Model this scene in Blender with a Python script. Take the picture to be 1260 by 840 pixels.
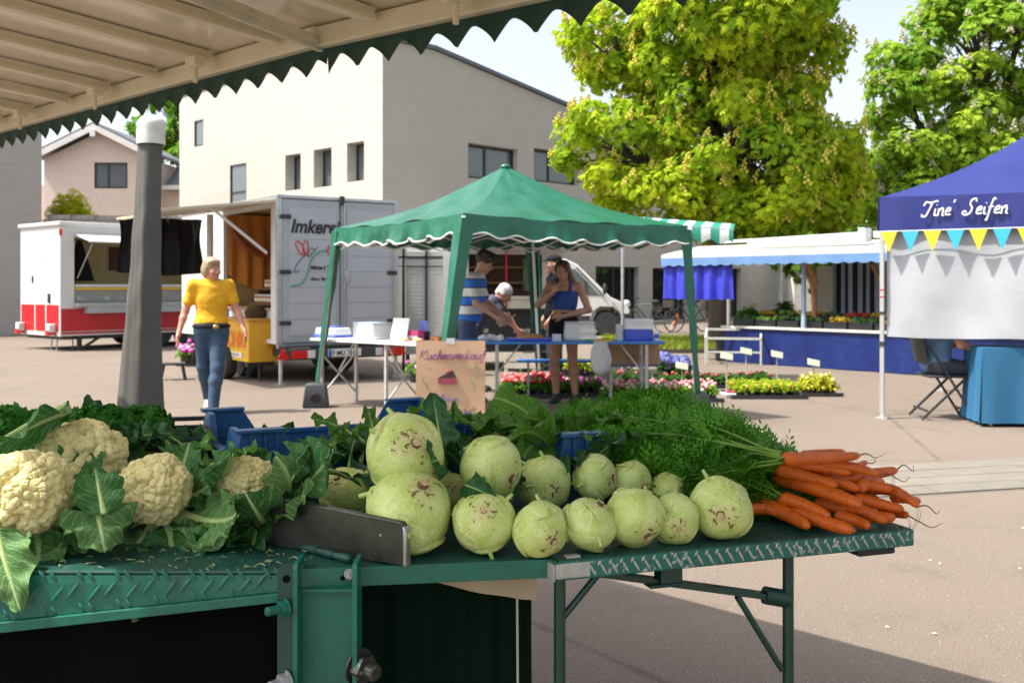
import bpy, math, random
import numpy as np
from mathutils import Vector, Matrix
random.seed(7); RNG = np.random.default_rng(7)
for o in list(bpy.data.objects): bpy.data.objects.remove(o)
S = bpy.context.scene; COL = S.collection
R = math.radians; PI = math.pi

# ------------------------------------------------------------ camera, sky, sun
FPX, HY, EYE = 1225.0, 352.0, 1.38            # focal length in photo pixels, horizon row, eye height
cd = bpy.data.cameras.new('camera'); cam = bpy.data.objects.new('camera', cd); COL.objects.link(cam)
cam.location = (0, 0, EYE); cam.rotation_euler = (R(90), 0, 0)
cd.lens = 35; cd.sensor_width = 36; cd.shift_y = -(420 - HY) / 1260
cd.clip_start = .05; cd.clip_end = 3000
cd.dof.use_dof = True; cd.dof.focus_distance = 1.72; cd.dof.aperture_fstop = 11
S.camera = cam
SUNV = Vector((-.57, -.13, 1.0)).normalized()   # towards the sun
SUN_EL = math.asin(SUNV.z); SUN_AZ = math.atan2(SUNV.x, SUNV.y)
w = bpy.data.worlds.new('World'); S.world = w; w.use_nodes = True
nt = w.node_tree; bg = nt.nodes['Background']; sk = nt.nodes.new('ShaderNodeTexSky')
sk.sky_type = 'NISHITA'; sk.sun_disc = False; sk.sun_elevation = SUN_EL; sk.sun_rotation = SUN_AZ
sk.air_density = 1.0; sk.dust_density = 4.0; sk.ozone_density = 1.0; sk.altitude = 0
mx = nt.nodes.new('ShaderNodeMix'); mx.data_type = 'RGBA'; mx.inputs[0].default_value = .62; bw = nt.nodes.new('ShaderNodeRGBToBW')   # summer haze: half the blue washed out
nt.links.new(sk.outputs[0], bw.inputs[0]); nt.links.new(sk.outputs[0], mx.inputs[6]); nt.links.new(bw.outputs[0], mx.inputs[7]); nt.links.new(mx.outputs[2], bg.inputs[0]); bg.inputs[1].default_value = .15
sl = bpy.data.lights.new('sun', 'SUN'); sun = bpy.data.objects.new('sun', sl); COL.objects.link(sun)
sl.energy = 3.3; sl.angle = R(.5); sl.color = (1.0, .94, .84)
sun.rotation_euler = (-SUNV).to_track_quat('-Z', 'Y').to_euler(); sun.location = (-20, -6, 40)
S.view_settings.view_transform = 'Standard'; S.view_settings.look = 'None'
S.view_settings.exposure = 1.35; S.view_settings.gamma = 1.0

# ------------------------------------------------------------ pixel helpers (photo pixel -> place in the world)
def P(px, py, Y): return ((px - 630) * Y / FPX, Y, EYE + (HY - py) * Y / FPX)
def G(px, py):
    Y = FPX * EYE / (py - HY); return ((px - 630) * Y / FPX, Y, 0.0)
TZ = .94
def T(px, py, h=0.0):                         # point h above the stall table top
    Y = FPX * (EYE - TZ - h) / (py - HY); return ((px - 630) * Y / FPX, Y, TZ + h)
def hit(px, p, d):                            # px ray meets the upright plane through p along d: distance along d
    k = (px - 630) / FPX
    return (k * p[1] - p[0]) / (d[0] - k * d[1])
def zat(py, Y): return EYE + (HY - py) * Y / FPX

# ------------------------------------------------------------ materials
MATS = {}
def nodes(name):
    m = bpy.data.materials.new(name); m.use_nodes = True; n = m.node_tree.nodes; l = m.node_tree.links
    return m, n, l, n['Principled BSDF']
def rgb(c): return (c[0], c[1], c[2], 1)
def hexc(h):
    v = [int(h[i:i + 2], 16) / 255 for i in (0, 2, 4)]
    return tuple(x / 12.92 if x <= .04045 else ((x + .055) / 1.055) ** 2.4 for x in v)
def mixc(n, l, fac, a, b):
    x = n.new('ShaderNodeMix'); x.data_type = 'RGBA'
    for s, v in ((x.inputs[0], fac), (x.inputs[6], a), (x.inputs[7], b)):
        if hasattr(v, 'is_output') or hasattr(v, 'links'): l.new(v, s)
        elif isinstance(v, (tuple, list)): s.default_value = rgb(v)
        else: s.default_value = v
    return x.outputs[2]
def noise(n, l, scale, detail=4, rough=.55, coord=None, stretch=None, dist=0):
    t = n.new('ShaderNodeTexNoise'); t.inputs['Scale'].default_value = scale; t.inputs['Detail'].default_value = detail
    t.inputs['Roughness'].default_value = rough; t.inputs['Distortion'].default_value = dist
    if coord is None:
        c = n.get('OC') or n.new('ShaderNodeTexCoord'); c.name = 'OC'; coord = c.outputs['Object']
    if stretch:
        mp = n.new('ShaderNodeMapping'); mp.inputs['Scale'].default_value = stretch; l.new(coord, mp.inputs[0]); coord = mp.outputs[0]
    l.new(coord, t.inputs['Vector']); return t.outputs['Fac']
def ramp(n, l, fac, a, b, ca=(0, 0, 0), cb=(1, 1, 1)):
    r = n.new('ShaderNodeValToRGB'); r.color_ramp.elements[0].position = a; r.color_ramp.elements[1].position = b
    r.color_ramp.elements[0].color = rgb(ca); r.color_ramp.elements[1].color = rgb(cb); l.new(fac, r.inputs[0]); return r.outputs[0]
def math_(n, l, op, a, b=None, c=None):
    x = n.new('ShaderNodeMath'); x.operation = op
    for i, v in enumerate((a, b, c)):
        if v is None: continue
        if isinstance(v, (int, float)): x.inputs[i].default_value = v
        else: l.new(v, x.inputs[i])
    return x.outputs[0]
def bump(n, l, bs, h, strength=.3, dist=.01):
    b = n.new('ShaderNodeBump'); b.inputs['Strength'].default_value = strength; b.inputs['Distance'].default_value = dist
    l.new(h, b.inputs['Height']); l.new(b.outputs[0], bs.inputs['Normal'])
def M(name, c, c2=None, scale=6, rough=.55, metal=0, bmp=0, bscale=60, bd=.005, spec=.5, stretch=None, wear=None, wscale=9, wlo=.62, trans=0, alpha=None, whi=None):
    if name in MATS: return MATS[name]
    m, n, l, b = nodes(name)
    if c2 is None: c2 = tuple(x * .8 for x in c)
    f = ramp(n, l, noise(n, l, scale, 5, .6, stretch=stretch), .3, .7)
    col = mixc(n, l, f, c, c2)
    b.inputs['Roughness'].default_value = rough; b.inputs['Metallic'].default_value = metal
    b.inputs['Specular IOR Level'].default_value = spec
    if wear:
        wm = ramp(n, l, noise(n, l, wscale, 8, .7), wlo, whi or wlo + .03)
        col = mixc(n, l, wm, col, wear)
    l.new(col, b.inputs['Base Color'])
    if bmp: bump(n, l, b, noise(n, l, bscale, 4, .6, stretch=stretch), bmp, bd)
    if trans:
        tr = n.new('ShaderNodeBsdfTranslucent'); l.new(col, tr.inputs[0]); ms = n.new('ShaderNodeMixShader'); ms.inputs[0].default_value = trans
        out = n['Material Output']; l.new(b.outputs[0], ms.inputs[1]); l.new(tr.outputs[0], ms.inputs[2]); l.new(ms.outputs[0], out.inputs[0])
    if alpha is not None: b.inputs['Alpha'].default_value = alpha
    MATS[name] = m; return m

def mat_asphalt():
    m, n, l, b = nodes('asphalt'); big = ramp(n, l, noise(n, l, .35, 5, .6), .3, .75)
    col = mixc(n, l, big, (.136, .107, .084), (.178, .138, .108))
    v = n.new('ShaderNodeTexVoronoi'); v.inputs['Scale'].default_value = 150; l.new(n['OC'].outputs['Object'], v.inputs['Vector'])
    sp = ramp(n, l, math_(n, l, 'FRACT', math_(n, l, 'MULTIPLY', v.outputs['Color'], 1.0)), .15, 1.0)
    grain = ramp(n, l, noise(n, l, 120, 4, .8), .38, .64)
    col = mixc(n, l, math_(n, l, 'MULTIPLY', grain, .95), mixc(n, l, .55, col, (.07, .055, .043)), mixc(n, l, .22, col, (.55, .48, .42)))
    white = ramp(n, l, noise(n, l, 85, 2, .5), .68, .72); col = mixc(n, l, white, col, (.46, .43, .39))
    stain = ramp(n, l, noise(n, l, 1.3, 7, .7), .54, .72); col = mixc(n, l, math_(n, l, 'MULTIPLY', stain, .40), col, (.085, .068, .055)); vc = n.new('ShaderNodeTexVoronoi'); vc.feature = 'DISTANCE_TO_EDGE'; vc.inputs['Scale'].default_value = .22; wv = mixc(n, l, .06, n['OC'].outputs['Object'], (0, 0, 0)); l.new(n['OC'].outputs['Object'], vc.inputs['Vector']); crk = ramp(n, l, math_(n, l, 'ADD', vc.outputs['Distance'], math_(n, l, 'MULTIPLY', noise(n, l, 3, 5, .7), .02)), .0105, .014, (1, 1, 1), (0, 0, 0)); col = mixc(n, l, math_(n, l, 'MULTIPLY', crk, .55), col, (.06, .05, .04))
    l.new(col, b.inputs['Base Color']); b.inputs['Roughness'].default_value = .85; b.inputs['Specular IOR Level'].default_value = .25
    bump(n, l, b, noise(n, l, 150, 3, .7), .5, .006); return m
def mat_brick(name, c1, c2, mortar, sc=1.0, mfac=.012):
    m, n, l, b = nodes(name); tc = n.new('ShaderNodeTexCoord'); tc.name = 'OC'
    # upright walls: run the courses along x+y, up z
    sp = n.new('ShaderNodeSeparateXYZ'); l.new(tc.outputs['Object'], sp.inputs[0]); cb = n.new('ShaderNodeCombineXYZ')
    l.new(math_(n, l, 'ADD', sp.outputs[0], sp.outputs[1]), cb.inputs[0]); l.new(sp.outputs[2], cb.inputs[1])
    br = n.new('ShaderNodeTexBrick'); l.new(cb.outputs[0], br.inputs['Vector']); br.inputs['Scale'].default_value = 1
    br.inputs['Brick Width'].default_value = .36 * sc; br.inputs['Row Height'].default_value = .105 * sc; br.inputs['Mortar Size'].default_value = mfac
    br.inputs['Color1'].default_value = rgb(c1); br.inputs['Color2'].default_value = rgb(c2); br.inputs['Mortar'].default_value = rgb(mortar)
    d = ramp(n, l, noise(n, l, .5, 6, .65, stretch=(1, 1, 2.2)), .3, .8); col = mixc(n, l, math_(n, l, 'MULTIPLY', d, .35), br.outputs[0], tuple(x * .72 for x in c1))
    l.new(col, b.inputs['Base Color']); b.inputs['Roughness'].default_value = .9; b.inputs['Specular IOR Level'].default_value = .2
    bump(n, l, b, br.outputs['Fac'], -.3, .01); return m
def mat_stripes(name, c1, c2, width, axis=0, rough=.6, trans=0, uv=False):
    m, n, l, b = nodes(name); tc = n.new('ShaderNodeTexCoord'); sp = n.new('ShaderNodeSeparateXYZ')
    l.new(tc.outputs['UV' if uv else 'Object'], sp.inputs[0])
    f = math_(n, l, 'GREATER_THAN', math_(n, l, 'FRACT', math_(n, l, 'DIVIDE', sp.outputs[axis], width)), .5)
    l.new(mixc(n, l, f, c1, c2), b.inputs['Base Color']); b.inputs['Roughness'].default_value = rough; return m
def mat_shirt(name):
    m, n, l, b = nodes(name); tc = n.new('ShaderNodeTexCoord'); sp = n.new('ShaderNodeSeparateXYZ'); l.new(tc.outputs['Object'], sp.inputs[0])
    z = math_(n, l, 'FRACT', math_(n, l, 'DIVIDE', sp.outputs[2], .21))
    r = n.new('ShaderNodeValToRGB'); r.color_ramp.interpolation = 'CONSTANT'; e = r.color_ramp.elements
    e[0].position = 0; e[0].color = rgb((.72, .72, .70)); e[1].position = .46; e[1].color = rgb((.01, .015, .05))
    for p, c in ((.52, (.03, .18, .70)), (.94, (.01, .015, .05))):
        x = e.new(p); x.color = rgb(c)
    l.new(z, r.inputs[0]); l.new(r.outputs[0], b.inputs['Base Color']); b.inputs['Roughness'].default_value = .8; return m
def mat_leaf(name, blade, blade2, vein, vw=.06, trans=.35, rough=.45, nveins=9.0, tint=False):
    m, n, l, b = nodes(name); tc = n.new('ShaderNodeTexCoord'); tc.name = 'OC'; sp = n.new('ShaderNodeSeparateXYZ'); l.new(tc.outputs['UV'], sp.inputs[0])
    v = math_(n, l, 'ABSOLUTE', math_(n, l, 'SUBTRACT', sp.outputs[1], .5))
    wob = math_(n, l, 'MULTIPLY', noise(n, l, 9, 2, .5, coord=tc.outputs['UV']), .12)
    s = math_(n, l, 'FRACT', math_(n, l, 'MULTIPLY', math_(n, l, 'ADD', math_(n, l, 'SUBTRACT', sp.outputs[0], math_(n, l, 'MULTIPLY', v, .75)), wob), nveins))
    line = math_(n, l, 'ABSOLUTE', math_(n, l, 'SUBTRACT', s, .5))
    side = ramp(n, l, line, vw * .35, vw * 1.3, (1, 1, 1), (0, 0, 0))
    mid = ramp(n, l, v, .015, .05, (1, 1, 1), (0, 0, 0))
    net = ramp(n, l, noise(n, l, 34, 3, .6, coord=tc.outputs['UV']), .45, .75)
    base = mixc(n, l, ramp(n, l, noise(n, l, 14, 4, .6), .3, .7), blade, blade2)
    base = mixc(n, l, math_(n, l, 'MULTIPLY', net, .25), base, vein)
    col = mixc(n, l, math_(n, l, 'MAXIMUM', math_(n, l, 'MULTIPLY', side, .42), mid), base, vein)
    l.new(col, b.inputs['Base Color']); b.inputs['Roughness'].default_value = rough; b.inputs['Specular IOR Level'].default_value = .2
    h = math_(n, l, 'ADD', math_(n, l, 'MULTIPLY', side, -.6), noise(n, l, 60, 3, .6)); bump(n, l, b, h, .35, .004)
    tr = n.new('ShaderNodeBsdfTranslucent'); l.new(col, tr.inputs[0]); ms = n.new('ShaderNodeMixShader'); ms.inputs[0].default_value = trans
    l.new(b.outputs[0], ms.inputs[1]); l.new(tr.outputs[0], ms.inputs[2]); l.new(ms.outputs[0], n['Material Output'].inputs[0]); return m
def mat_tint(name, ca, cb, trans=.45, rough=.5):   # leaf colour varies leaf by leaf through the 'tint' attribute
    m, n, l, b = nodes(name); a = n.new('ShaderNodeAttribute'); a.attribute_name = 'tint'
    col = mixc(n, l, a.outputs['Fac'], ca, cb); l.new(col, b.inputs['Base Color']); b.inputs['Roughness'].default_value = rough
    b.inputs['Specular IOR Level'].default_value = .18
    tr = n.new('ShaderNodeBsdfTranslucent'); l.new(col, tr.inputs[0]); ms = n.new('ShaderNodeMixShader'); ms.inputs[0].default_value = trans
    l.new(b.outputs[0], ms.inputs[1]); l.new(tr.outputs[0], ms.inputs[2]); l.new(ms.outputs[0], n['Material Output'].inputs[0]); return m
def mat_glass(name, tint=(.03, .04, .045), rough=.04):
    m, n, l, b = nodes(name); b.inputs['Base Color'].default_value = rgb(tint); b.inputs['Roughness'].default_value = rough
    b.inputs['Specular IOR Level'].default_value = .9; return m
def mat_clear(name, tint=(.95, .97, .97), f=.25):
    m, n, l, b = nodes(name); b.inputs['Base Color'].default_value = rgb(tint); b.inputs['Roughness'].default_value = .08
    tr = n.new('ShaderNodeBsdfTransparent'); tr.inputs[0].default_value = rgb(tint); ms = n.new('ShaderNodeMixShader'); ms.inputs[0].default_value = f
    l.new(tr.outputs[0], ms.inputs[1]); l.new(b.outputs[0], ms.inputs[2]); l.new(ms.outputs[0], n['Material Output'].inputs[0]); return m

# ------------------------------------------------------------ mesh builder
def rotm(rx=0, ry=0, rz=0): return np.array((Matrix.Rotation(rz, 3, 'Z') @ Matrix.Rotation(ry, 3, 'Y') @ Matrix.Rotation(rx, 3, 'X')))
def frame_to(d, up=(0, 0, 1)):               # 3x3 whose third column looks along d
    d = np.array(d, float); d /= np.linalg.norm(d) + 1e-12; u = np.array(up, float)
    if abs(d @ u) > .98: u = np.array((1., 0, 0))
    x = np.cross(u, d); x /= np.linalg.norm(x); return np.stack([x, np.cross(d, x), d], 1)
class MB:
    def __init__(s): s.V = []; s.F = []; s.MI = []; s.nv = 0; s.UV = {}; s.tint = []
    def add(s, v, f, mi=0, uv=None, tint=None):
        v = np.asarray(v, float).reshape(-1, 3); o = s.nv; s.V.append(v); s.nv += len(v)
        k = len(s.F)
        for q in f: s.F.append(tuple(int(i) + o for i in q)); s.MI.append(mi)
        if uv is not None: s.UV[o] = np.asarray(uv, float)
        if tint is not None: s.tint.append((o, len(v), tint))
        return s
    def box(s, c, d, rot=None, mi=0):
        x, y, z = (np.array(d) / 2); v = np.array([(-x, -y, -z), (x, -y, -z), (x, y, -z), (-x, y, -z), (-x, -y, z), (x, -y, z), (x, y, z), (-x, y, z)])
        if rot is not None: v = v @ np.asarray(rot).T
        return s.add(v + np.array(c), [(0, 3, 2, 1), (4, 5, 6, 7), (0, 1, 5, 4), (1, 2, 6, 5), (2, 3, 7, 6), (3, 0, 4, 7)], mi)
    def b2(s, a, b, mi=0):
        a = np.array(a, float); b = np.array(b, float); return s.box((a + b) / 2, np.abs(b - a), None, mi)
    def bar(s, p, q, w, h=None, mi=0):
        p = np.array(p, float); q = np.array(q, float); h = h or w; Rm = frame_to(q - p); return s.box((p + q) / 2, (w, h, np.linalg.norm(q - p)), Rm, mi)
    def tube(s, pts, r, n=8, mi=0, cap=True):
        pts = np.array(pts, float); k = len(pts); r = np.broadcast_to(np.array(r, float), (k,)); vs = []
        tang = np.gradient(pts, axis=0) if k > 2 else np.repeat((pts[1] - pts[0])[None], 2, 0)
        Rm = frame_to(tang[0]); a = np.arange(n) * 2 * PI / n; x = Rm[:, 0]
        for i in range(k):
            t = tang[i] / (np.linalg.norm(tang[i]) + 1e-12); x = x - t * (x @ t); x /= np.linalg.norm(x) + 1e-12; y = np.cross(t, x)
            vs.append(pts[i] + r[i] * (np.cos(a)[:, None] * x + np.sin(a)[:, None] * y))
        f = [(i * n + j, i * n + (j + 1) % n, (i + 1) * n + (j + 1) % n, (i + 1) * n + j) for i in range(k - 1) for j in range(n)]
        if cap: f += [tuple(range(n - 1, -1, -1)), tuple((k - 1) * n + j for j in range(n))]
        return s.add(np.concatenate(vs), f, mi)
    def lathe(s, prof, n=16, c=(0, 0, 0), rot=None, mi=0, cap=True):
        a = np.arange(n) * 2 * PI / n; vs = np.concatenate([np.stack([r * np.cos(a), r * np.sin(a), np.full(n, z)], 1) for r, z in prof]); k = len(prof)
        if rot is not None: vs = vs @ np.asarray(rot).T
        f = [(i * n + j, i * n + (j + 1) % n, (i + 1) * n + (j + 1) % n, (i + 1) * n + j) for i in range(k - 1) for j in range(n)]
        if cap: f += [tuple(range(n - 1, -1, -1)), tuple((k - 1) * n + j for j in range(n))]
        return s.add(vs + np.array(c), f, mi)
    def grid(s, A, mi=0, uv=True, flip=False, tint=None):      # A: h x w x 3
        A = np.asarray(A, float); h, w_ = A.shape[:2]; i, j = np.meshgrid(np.arange(h - 1), np.arange(w_ - 1), indexing='ij')
        a = (i * w_ + j).ravel(); f = np.stack([a, a + 1, a + w_ + 1, a + w_], 1)
        if flip: f = f[:, ::-1]
        U = None
        if uv:
            u, v = np.meshgrid(np.linspace(0, 1, h), np.linspace(0, 1, w_), indexing='ij'); U = np.stack([u.ravel(), v.ravel()], 1)
        return s.add(A.reshape(-1, 3), f, mi, U, tint)
    def sheet(s, A, t, mi=0):                                  # grid with real thickness t (along the mean normal)
        A = np.asarray(A, float); h, w_ = A.shape[:2]
        nrm = np.cross(np.gradient(A, axis=0), np.gradient(A, axis=1)); nrm /= np.linalg.norm(nrm, axis=2, keepdims=True) + 1e-9
        B = A + nrm * t; s.grid(A, mi, flip=True); s.grid(B, mi)
        for E, Fv in ((A[0], B[0]), (B[-1], A[-1]), (B[:, 0], A[:, 0]), (A[:, -1], B[:, -1])): s.grid(np.stack([E, Fv]), mi, uv=False)
        return s
    def prism(s, poly, y0, y1, mi=0, axes='xz'):               # polygon in a plane, extruded along the remaining axis
        n = len(poly); v = []
        for y in (y0, y1):
            for a, b in poly: v.append({'xz': (a, y, b), 'yz': (y, a, b), 'xy': (a, b, y)}[axes])
        f = [tuple(range(n)), tuple(range(2 * n - 1, n - 1, -1))] + [(i, i + n, (i + 1) % n + n, (i + 1) % n) for i in range(n)]
        return s.add(v, f, mi)
    def ball(s, c, r, n=10, m=7, rot=None, mi=0):
        r = np.broadcast_to(np.array(r, float), (3,)); a = np.linspace(0, PI, m + 2)[1:-1]; b = np.arange(n) * 2 * PI / n
        v = [(np.sin(x) * np.cos(y), np.sin(x) * np.sin(y), np.cos(x)) for x in a for y in b] + [(0, 0, 1), (0, 0, -1)]
        v = np.array(v) * r
        if rot is not None: v = v @ np.asarray(rot).T
        f = [(i * n + j, (i + 1) * n + j, (i + 1) * n + (j + 1) % n, i * n + (j + 1) % n) for i in range(m - 1) for j in range(n)]
        f += [(m * n, j, (j + 1) % n) for j in range(n)] + [(m * n + 1, (m - 1) * n + (j + 1) % n, (m - 1) * n + j) for j in range(n)]
        return s.add(v + np.array(c), f, mi)
    def mesh(s, name, mats, smooth=True, ang=38):
        me = bpy.data.meshes.new(name); V = np.concatenate(s.V) if s.V else np.zeros((0, 3))
        me.from_pydata(V.tolist(), [], s.F)
        for m in (mats if isinstance(mats, (list, tuple)) else [mats]): me.materials.append(m)
        me.polygons.foreach_set('material_index', np.array(s.MI, dtype=np.int32))
        if s.UV:
            full = np.zeros((len(V), 2))
            for o, u in s.UV.items(): full[o:o + len(u)] = u
            li = np.zeros(len(me.loops), dtype=np.int32); me.loops.foreach_get('vertex_index', li)
            me.uv_layers.new(name='uv').data.foreach_set('uv', full[li].ravel())
        if s.tint:
            t = np.zeros(len(V), dtype=np.float32)
            for o, k, x in s.tint: t[o:o + k] = x
            me.attributes.new('tint', 'FLOAT', 'POINT').data.foreach_set('value', t)
        me.polygons.foreach_set('use_smooth', np.full(len(me.polygons), smooth)); me.update()
        if smooth and ang < 180: me.set_sharp_from_angle(angle=R(ang))
        return me
    def build(s, name, mats, parent=None, bevel=0, **k): return link(name, s.mesh(name, mats, **k), parent, bevel)
def link(name, me, parent=None, bevel=0):
    o = bpy.data.objects.new(name, me); COL.objects.link(o)
    if parent is not None: o.parent = parent
    if bevel:
        b = o.modifiers.new('bevel', 'BEVEL'); b.width = bevel; b.segments = 2; b.limit_method = 'ANGLE'; b.angle_limit = R(40)
    return o
def tag(o, label=None, cat=None, group=None, kind=None):
    if label: o['label'] = label
    if cat: o['category'] = cat
    if group: o['group'] = group
    if kind: o['kind'] = kind
    return o
def thing(name, label, cat, loc=(0, 0, 0), rz=0, group=None, rot=None):
    o = bpy.data.objects.new(name, None); COL.objects.link(o); o.empty_display_size = .1
    o.location = loc; o.rotation_euler = rot if rot is not None else (0, 0, rz)
    return tag(o, label, cat, group)
def copy_tree(o, parent=None, label=None):
    c = o.copy(); COL.objects.link(c)
    if parent is not None: c.parent = parent
    for ch in list(o.children): copy_tree(ch, c)
    if label: c['label'] = label
    return c
def struct(o): o['kind'] = 'structure'; return o
def fractal1(t, seed, n=5):
    r = np.random.default_rng(seed); y = 0
    for i in range(n): y = y + np.sin(np.asarray(t) * (1.7 ** i) * (1 + r.random()) + r.random() * 6.28) / (1.5 ** i)
    return y / 2
def tri_noise(p, seed=0, freq=1.0, oct=3):                     # cheap smooth 3-D noise from sums of sines
    r = np.random.default_rng(seed); p = np.asarray(p, float); s = 0; amp = 1
    for o_ in range(oct):
        for k in range(4):
            d = r.normal(size=3); d /= np.linalg.norm(d); s = s + amp * np.sin(p @ d * freq * (2 ** o_) * (1 + .4 * r.random()) + r.random() * 6.28) / 4
        amp *= .5
    return s
def text_mesh(mb, body, size, at, rot, mi=0, depth=.002, shear=0, align='LEFT', space=1.0, off=0.0, xs=1.0):
    cu = bpy.data.curves.new('lettering', 'FONT'); cu.body = body; cu.size = size; cu.extrude = depth; cu.shear = shear; cu.align_x = align; cu.space_character = space; cu.offset = off
    ob = bpy.data.objects.new('lettering', cu); COL.objects.link(ob); bpy.context.view_layer.update()
    me = bpy.data.meshes.new_from_object(ob.evaluated_get(bpy.context.evaluated_depsgraph_get()))
    v = np.array([x.co[:] for x in me.vertices]); f = [tuple(p.vertices) for p in me.polygons]
    bpy.data.objects.remove(ob); bpy.data.curves.remove(cu); bpy.data.meshes.remove(me)
    v[:, 0] *= xs
    return mb.add(v @ np.asarray(rot).T + np.array(at), f, mi)
# a small pen-stroke alphabet for handwriting: letter -> (advance, strokes)
PEN = {'K': (.75, [[(.1, 0), (.2, 1)], [(.7, 1), (.2, .45), (.75, 0)]]), 'u': (.55, [[(.05, .5), (.08, .1), (.25, 0), (.4, .2), (.45, .5), (.45, .1), (.55, .02)]]),
 'c': (.45, [[(.4, .42), (.25, .52), (.08, .3), (.15, .03), (.45, .08)]]), 'h': (.5, [[(.08, 0), (.22, 1.0)], [(.12, .3), (.3, .5), (.38, .35), (.36, .05), (.5, .03)]]),
 'e': (.45, [[(.05, .25), (.35, .33), (.3, .52), (.1, .4), (.1, .08), (.45, .08)]]), 'n': (.52, [[(.05, .5), (.08, 0)], [(.1, .35), (.28, .52), (.38, .35), (.38, .05), (.52, .03)]]),
 'v': (.45, [[(.03, .5), (.18, 0), (.4, .5), (.46, .45)]]), 'r': (.4, [[(.05, .5), (.1, 0)], [(.1, .3), (.25, .5), (.4, .47)]]), 'k': (.5, [[(.08, 0), (.2, 1.0)], [(.4, .5), (.14, .25), (.45, 0)]]),
 'a': (.52, [[(.42, .45), (.2, .52), (.06, .2), (.2, 0), (.38, .2), (.44, .5), (.42, .08), (.52, .03)]]), 'f': (.4, [[(.42, .95), (.28, 1.0), (.18, .5), (.1, -.35), (.0, -.3)], [(.04, .45), (.36, .5)]]),
 'G': (.8, [[(.7, .8), (.45, 1), (.1, .6), (.2, .05), (.55, .02), (.68, .4), (.42, .4)]]), 'm': (.75, [[(.05, .5), (.08, 0)], [(.1, .35), (.25, .52), (.33, .3), (.33, 0)], [(.34, .33), (.5, .52), (.6, .3), (.6, .05), (.75, .03)]]),
 's': (.4, [[(.35, .45), (.15, .5), (.12, .32), (.3, .2), (.22, .0), (.03, .06)]]), 'l': (.3, [[(.08, .1), (.3, .85), (.2, 1), (.1, .2), (.3, .03)]]), 't': (.35, [[(.2, .85), (.12, .1), (.32, .05)], [(.02, .55), (.34, .6)]]),
 'i': (.28, [[(.08, .5), (.1, .08), (.26, .04)], [(.13, .72), (.15, .75)]]), 'w': (.65, [[(.03, .5), (.15, 0), (.3, .42), (.42, 0), (.6, .5)]]), ' ': (.4, []), ',': (.25, [[(.1, .05), (.04, -.18)]]),
 'M': (.9, [[(.08, 0), (.2, 1), (.42, .25), (.72, 1), (.75, .0)]]), 'T': (.8, [[(.0, .72), (.1, .95), (.45, .9), (.85, 1.0), (.95, .95)], [(.6, .93), (.45, .4), (.3, .02), (.05, -.02), (.0, .15)]]),
 'S': (.85, [[(.8, .85), (.7, 1.05), (.45, .95), (.4, .7), (.58, .45), (.5, .1), (.2, -.02), (.0, .12), (.1, .25), (.25, .15)]]), "'": (.25, [[(.12, 1.05), (.06, .85)]]),
 '1': (.45, [[(.05, .75), (.3, 1), (.25, 0)]]), '0': (.6, [[(.3, 1), (.08, .7), (.1, .15), (.3, 0), (.5, .3), (.5, .8), (.3, 1)]]), 'o': (.5, [[(.25, .5), (.06, .25), (.2, 0), (.4, .2), (.35, .5), (.2, .5)]]),
 'b': (.5, [[(.2, 1), (.08, 0), (.3, .02), (.42, .3), (.28, .5), (.1, .3)]])}
def catmull(p, k=5):
    p = np.array(p, float)
    if len(p) < 3: return p
    q = np.concatenate([[2 * p[0] - p[1]], p, [2 * p[-1] - p[-2]]]); out = []
    for i in range(1, len(q) - 2):
        for t in np.linspace(0, 1, k, endpoint=False):
            a, b, c, d = q[i - 1], q[i], q[i + 1], q[i + 2]
            out.append(.5 * (2 * b + (c - a) * t + (2 * a - 5 * b + 4 * c - d) * t * t + (3 * b - a - 3 * c + d) * t ** 3))
    out.append(p[-1]); return np.array(out)
def pen(mb, text, size, at, ux, uz, r, slant=.2, mi=0, space=.08, jit=.0):
    at = np.array(at, float); ux = np.array(ux, float); uz = np.array(uz, float); x = 0
    for ch in text:
        adv, st = PEN[ch]; dy = random.uniform(-jit, jit)
        for q in st:
            q = catmull(q); pts = [at + ux * size * (x + a + slant * b) + uz * size * (b + dy) for a, b in q]
            mb.tube(pts, r, 5, mi)
        x += adv + space
    return x * size

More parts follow.
